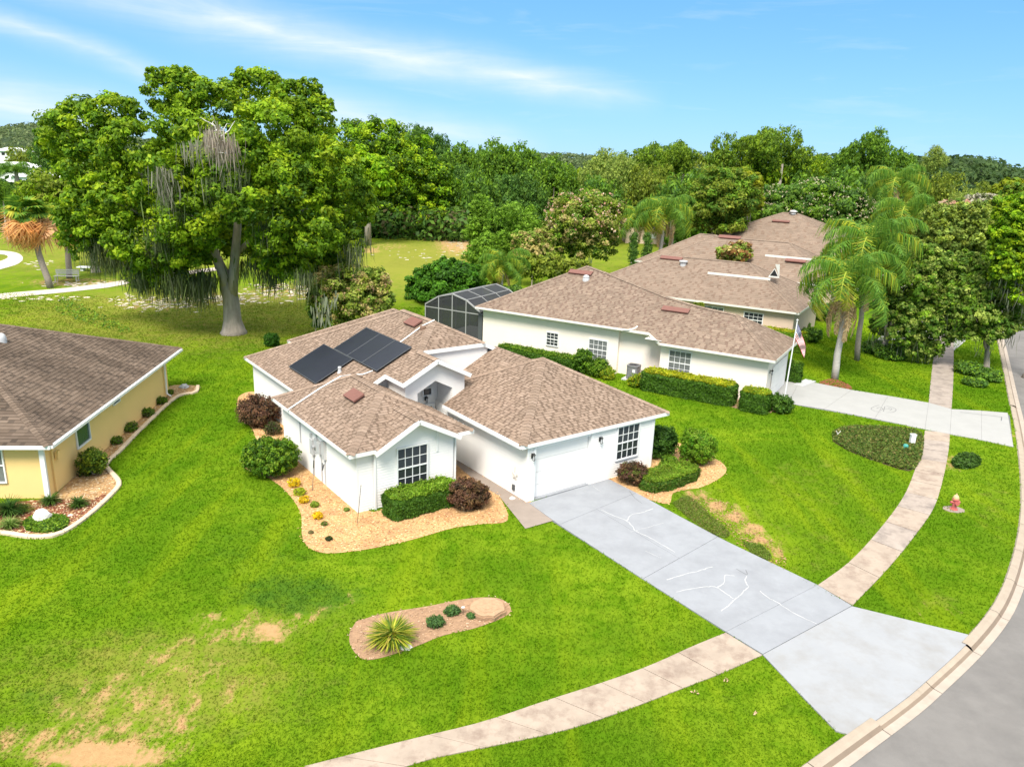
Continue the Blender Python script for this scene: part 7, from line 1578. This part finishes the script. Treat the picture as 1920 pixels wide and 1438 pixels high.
hedge('box_hedge', rect(F2, 2.4, 3.2, -1.6, .4, .2), .1, 1.5, GT, GS, 'tall narrow hedge at the right of the cream garage', 6000, .06)
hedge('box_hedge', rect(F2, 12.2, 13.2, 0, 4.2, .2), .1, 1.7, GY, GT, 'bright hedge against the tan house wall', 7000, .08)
for px, py, r, h_, lab in ((1640, 662, 1.3, 1.0, 'low dark shrub left under the street palms'), (1670, 672, 1.4, 1.1, 'low dark shrub beneath the grey-green mossy oak'), (1515, 640, 1.2, 1.1, 'dark shrub by the tan house corner'), (1540, 600, 1.4, 1.8, 'tall dark shrub behind the front queen palm'), (1500, 620, 1.0, 1.0, 'dark shrub near the flag'), (1815, 700, 1.1, .9, 'dark shrub at the foot of the street-side oak'), (1850, 712, 1.2, .8, 'low dark shrub beside the street kerb'), (1828, 722, .9, .5, 'lowest dark shrub on the far grass strip')): bush('dark_shrub', at(px, py)[:2], r, h_, G_DARK + G_MID, lab, 4500, .1, 'shrub')
# reddish-brown mulch ring under the front palm
flat('planting_bed', spline(W([(1536, 716), (1560, 710), (1590, 720), (1596, 732), (1560, 731), (1535, 725)]), 4), .012, MT['mulchr'])
flat('planting_bed', spline(W([(1440, 775), (1390, 768), (1330, 752), (1230, 728), (1190, 712), (1200, 700), (1300, 700), (1470, 745), (1474, 768)]), 4), .012, MT['soil'])

# ------------------------------------------------------------------ air conditioner, flagpole, hydrant, utility posts, bench
def aircon():
    F = F2; u, v = -3.95, 8.55; t = thing('air_conditioner', F.P(u, v, 0), 'grey outdoor air conditioner on a concrete pad beside the cream wall', 'air conditioner'); mb = MB(); mb.box(F.P(u, v, 0), .6, .65, .1, F.u, F.v); obj('pad', mb, MT['lgrey'], t)
    mb = MB(); c = F.P(u, v, .12); k = 20; pr_ = []
    def sq(a, r): return np.array([math.copysign(abs(math.cos(a)) ** .45, math.cos(a)) * r, math.copysign(abs(math.sin(a)) ** .45, math.sin(a)) * r])
    for z, r in [(0, .44)] + sum([[(.06 + i * .085, .44), (.1 + i * .085, .425)] for i in range(9)], []) + [(.9, .45), (.97, .44), (.97, .33), (.9, .31), (.84, .28)]:
        for j in range(k * 2): p = sq(j * 3.14159 / k, r); q_ = c + F.u * p[0] + F.v * p[1] + [0, 0, z]; mb.v.append(tuple(q_)); mb.c.append((1, 1, 1))
    n = 2 * k; rows = len(mb.v) // n
    for i in range(rows - 1):
        for j in range(n): a, b = i * n + j, i * n + (j + 1) % n; mb.f.append((a, b, b + n, a + n))
    mb.f.append(tuple((rows - 1) * n + j for j in range(n))); obj('casing', mb, mat('ac_grey', (.20, .20, .21), .5, metal=.2), t)
    mb = MB()
    for k in range(10): a = k * .628; mb.beam(c + [0, 0, .95], c + [math.cos(a) * .33, math.sin(a) * .33, .97], .012, .012)
    for r in (.12, .2, .28): mb.tube([c + [math.cos(a) * r, math.sin(a) * r, .965] for a in np.linspace(0, 6.283, 17)], .007, 4, cap=False)
    obj('fan_grille', mb, MT['black'], t); mb = MB(); mb.beam(c - F.u * .445 - F.v * .18 + [0, 0, .5], c - F.u * .445 - F.v * .18 + [0, 0, .72], .2, .02, up=F.u); obj('label_plate', mb, MT['trim'], t)
aircon()
def flagpole():
    b = at(1468, 763); top = at_y(1495, 602, b[1] + .2); t = thing('flagpole', b, 'white flagpole leaning slightly at the corner of the cream house', 'flagpole'); mb = MB(); mb.tube([b, (b + top) / 2, top], [.045, .04, .03], 8); obj('pole', mb, MT['trim'], t); mb = MB(); mb.lathe(top, [(.02, 0), (.06, .04), (.06, .08), (.01, .12)], 8); obj('finial', mb, MT['trim'], t)
    # drooping flag: 13 stripes hanging in folds from the hoist
    d = (b - top) / np.linalg.norm(b - top); fl = thing('flag', top, 'American flag hanging in folds from the white flagpole', 'flag'); hoist = top + d * .1; Hh, Lf = 1.0, 1.75; nu, nv = 36, 26; G_ = np.zeros((nv + 1, nu + 1, 3)); X = np.array([.9, -.25, 0]); X /= np.linalg.norm(X); Yv = np.array([.25, .9, 0])
    for j in range(nv + 1):
        for i in range(nu + 1):
            s_ = i / nu * Lf; ang = -1.12 + .25 * math.exp(-s_ * 2); a = s_ * math.cos(ang); G_[j, i] = hoist + d * (j / nv * Hh) * (1 - .25 * i / nu) + X * a * .95 + np.array([0, 0, s_ * math.sin(ang) * .95]) + Yv * (.10 * math.sin(s_ * 7 + j * .25) * min(1, s_ * 2))
    RED, WHI, BLU = (.50, .02, .04), (.78, .76, .74), (.02, .03, .14)
    cols = {'stripe': MB(), 'w': MB(), 'b': MB()}
    for j in range(nv):
        for i in range(nu):
            st = j // 2; cant = i < nu * .4 and st < 7; key = 'b' if cant else ('stripe' if st % 2 == 0 else 'w')
            if cant and i % 2 == 1 and j % 2 == 1: key = 'w2'
            m_ = cols.setdefault(key, MB()); m_.poly([G_[j, i], G_[j, i + 1], G_[j + 1, i + 1], G_[j + 1, i]], {'stripe': RED, 'w': WHI, 'b': BLU, 'w2': WHI}[key])
    for key, nm in (('stripe', 'red_stripes'), ('w', 'white_stripes'), ('b', 'blue_canton'), ('w2', 'stars')):
        o = obj(nm, cols[key], MT['flagm'], fl)
MT['flagm'] = mat('flag_cloth', attr=True, rough=.8, trans=.2)
flagpole()
def hydrant():
    b = at(1788, 955); t = thing('fire_hydrant', b, 'faded red fire hydrant with yellowish cap on the grass by the street', 'fire hydrant'); mb = MB(); mb.lathe(b, [(.17, 0), (.17, .05), (.11, .06), (.105, .12), (.105, .46), (.15, .48), (.15, .53), (.12, .54)], 14); obj('barrel', mb, MT['red'], t, False)
    mb = MB(); mb.lathe(b + [0, 0, .54], [(.13, 0), (.135, .05), (.11, .13), (.06, .19), (.03, .2), (.03, .25), (.01, .26)], 14); obj('bonnet', mb, MT['cap'], t)
    for d, r, l in ((np.array([1, 0, 0]), .055, .19), (np.array([-1, 0, 0]), .055, .19), (np.array([.0, -1, 0]), .075, .2)):
        mb = MB(); c = b + [0, 0, .37]; mb.tube([c + d * .08, c + d * l], r, 9); mb.tube([c + d * (l - .04), c + d * (l + .02)], r * 1.25, 6); obj('nozzle', mb, MT['red'], t)
    mb = MB(); slab(mb, [(b[0] + math.cos(a) * .5, b[1] + math.sin(a) * .38) for a in np.linspace(0, 6.28, 9)[:-1]], 0, .02); obj('concrete_pad', mb, MT['walk'], t)
hydrant()
def posts():
    b = at(1709, 835); t = thing('marker_post', b, 'white plastic utility post in the juniper by the sidewalk', 'post'); mb = MB(); mb.box(b, .13, .10, .62); obj('post_body', mb, MT['trim'], t); mb = MB(); mb.box(b + [0, 0, .62], .15, .12, .06); obj('post_cap', mb, MT['trim'], t)
    b = at(1697, 843); t = thing('cable_pedestal', b, 'short teal-green utility dome beside the white post', 'utility box'); mb = MB(); mb.lathe(b, [(.14, 0), (.14, .24), (.11, .31), (.03, .34)], 12); obj('dome', mb, MT['green'], t); mb = MB(); mb.lathe(b, [(.17, 0), (.17, .08), (.15, .09)], 12); obj('base_ring', mb, MT['green'], t)
    t = thing('branch_stub', at(1568, 820), 'little pale forked stick at the tip of the juniper oval', 'stick'); a = at(1568, 820); mb = MB(); mb.tube([a, a + [.05, 0, .2], a + [-.05, 0, .4]], .025, 5); mb.tube([a + [.05, 0, .2], a + [.2, 0, .4]], .02, 5); obj('twig', mb, MT['stone'], t)
posts()
def bench(b, label, ang=.2, s=1.0, m='stone'):
    b = np.array(b, float); X = np.array([math.cos(ang), math.sin(ang), 0]); Y = np.array([-X[1], X[0], 0]); t = thing('park_bench', b, label, 'bench')
    for sx_ in (-1, 1):
        for sy in (-1, 1): mb = MB(); mb.box(b + X * .8 * s * sx_ + Y * .22 * s * sy, .04, .04, .45 * s, X, Y); obj('leg', mb, MT[m], t)
    for k in range(4): mb = MB(); mb.box(b + Y * (-.21 + .14 * k) * s + [0, 0, .45 * s], .9 * s, .055 * s, .04, X, Y); obj('seat_slat', mb, MT[m], t)
    for k in range(3): mb = MB(); mb.box(b + Y * .27 * s + [0, 0, (.58 + .14 * k) * s], .9 * s, .02, .1 * s, X, Y); obj('back_slat', mb, MT[m], t)
    for sx_ in (-1, 1): mb = MB(); mb.box(b + X * .8 * s * sx_ + Y * .29 * s + [0, 0, .45 * s], .03, .03, .5 * s, X, Y); obj('back_post', mb, MT[m], t)
b = at(126, 528); bench(b, 'weathered park bench between the palm trunks beside the cart path', .15, 1.35)
b = at(165, 508); t = thing('concrete_table', b, 'low white slab table on the golf lawn behind the bench', 'table'); mb = MB(); mb.box(b + [0, 0, .4], 1.1, .5, .1); obj('top', mb, MT['trim'], t)
for sx_ in (-.6, .6): mb = MB(); mb.box(b + [sx_, 0, 0], .18, .3, .4); obj('leg', mb, MT['trim'], t)
# sign board and low building seen between palms
b = px3(1220, 432, 150); t = thing('shed', (b[0], 150, 0), 'small tan shed with a white panel seen under the large queen palm', 'shed'); mb = MB(); mb.box((b[0], 150, 0), 5, 2.5, 2.8); obj('wall', mb, MT['tan'], t); mb = MB(); mb.box((b[0] - .2, 147.45, 1.0), .9, .03, .9); obj('window', mb, MT['trim'], t)
# limestone flecks scattered on the golf lawn
def flecks():
    Vs, Cs = [], []
    for cx, cy, rx, ry, n in ((540, 545, 90, 16, 170), (300, 572, 100, 10, 90), (420, 560, 110, 12, 120), (860, 452, 30, 22, 120), (880, 425, 30, 8, 60), (150, 533, 80, 6, 60), (90, 560, 90, 5, 30), (800, 480, 80, 10, 40), (75, 495, 30, 8, 30), (250, 560, 60, 8, 40)):
        for _ in range(n):
            p = at(cx + rng.normal(0, rx * .5), cy + rng.normal(0, ry * .5)); s = rng.uniform(.08, .42); k = 5; a = rng.random() * 6.28
            q_ = [p + [math.cos(a + j * 1.5708) * s * rng.uniform(.6, 1.3), math.sin(a + j * 1.5708) * s * rng.uniform(.6, 1.3), .025] for j in range(4)]; Vs += q_; Cs += [np.array((.66, .58, .44)) * rng.uniform(.8, 1.1)] * 4
    tag(link('limestone_flecks', quads_mesh('limestone_flecks', np.array(Vs), np.array(Cs)), MT['chips']), 'pale limestone flecks strewn over the golf lawn', 'stones', kind='stuff')
flecks()
grass()
0 and print('TRIS', sum(len(o.data.loop_triangles) if False else sum(len(p.vertices) - 2 for p in o.data.polygons) for o in S.objects if o.type == 'MESH' and len(o.data.polygons) < 2000) )
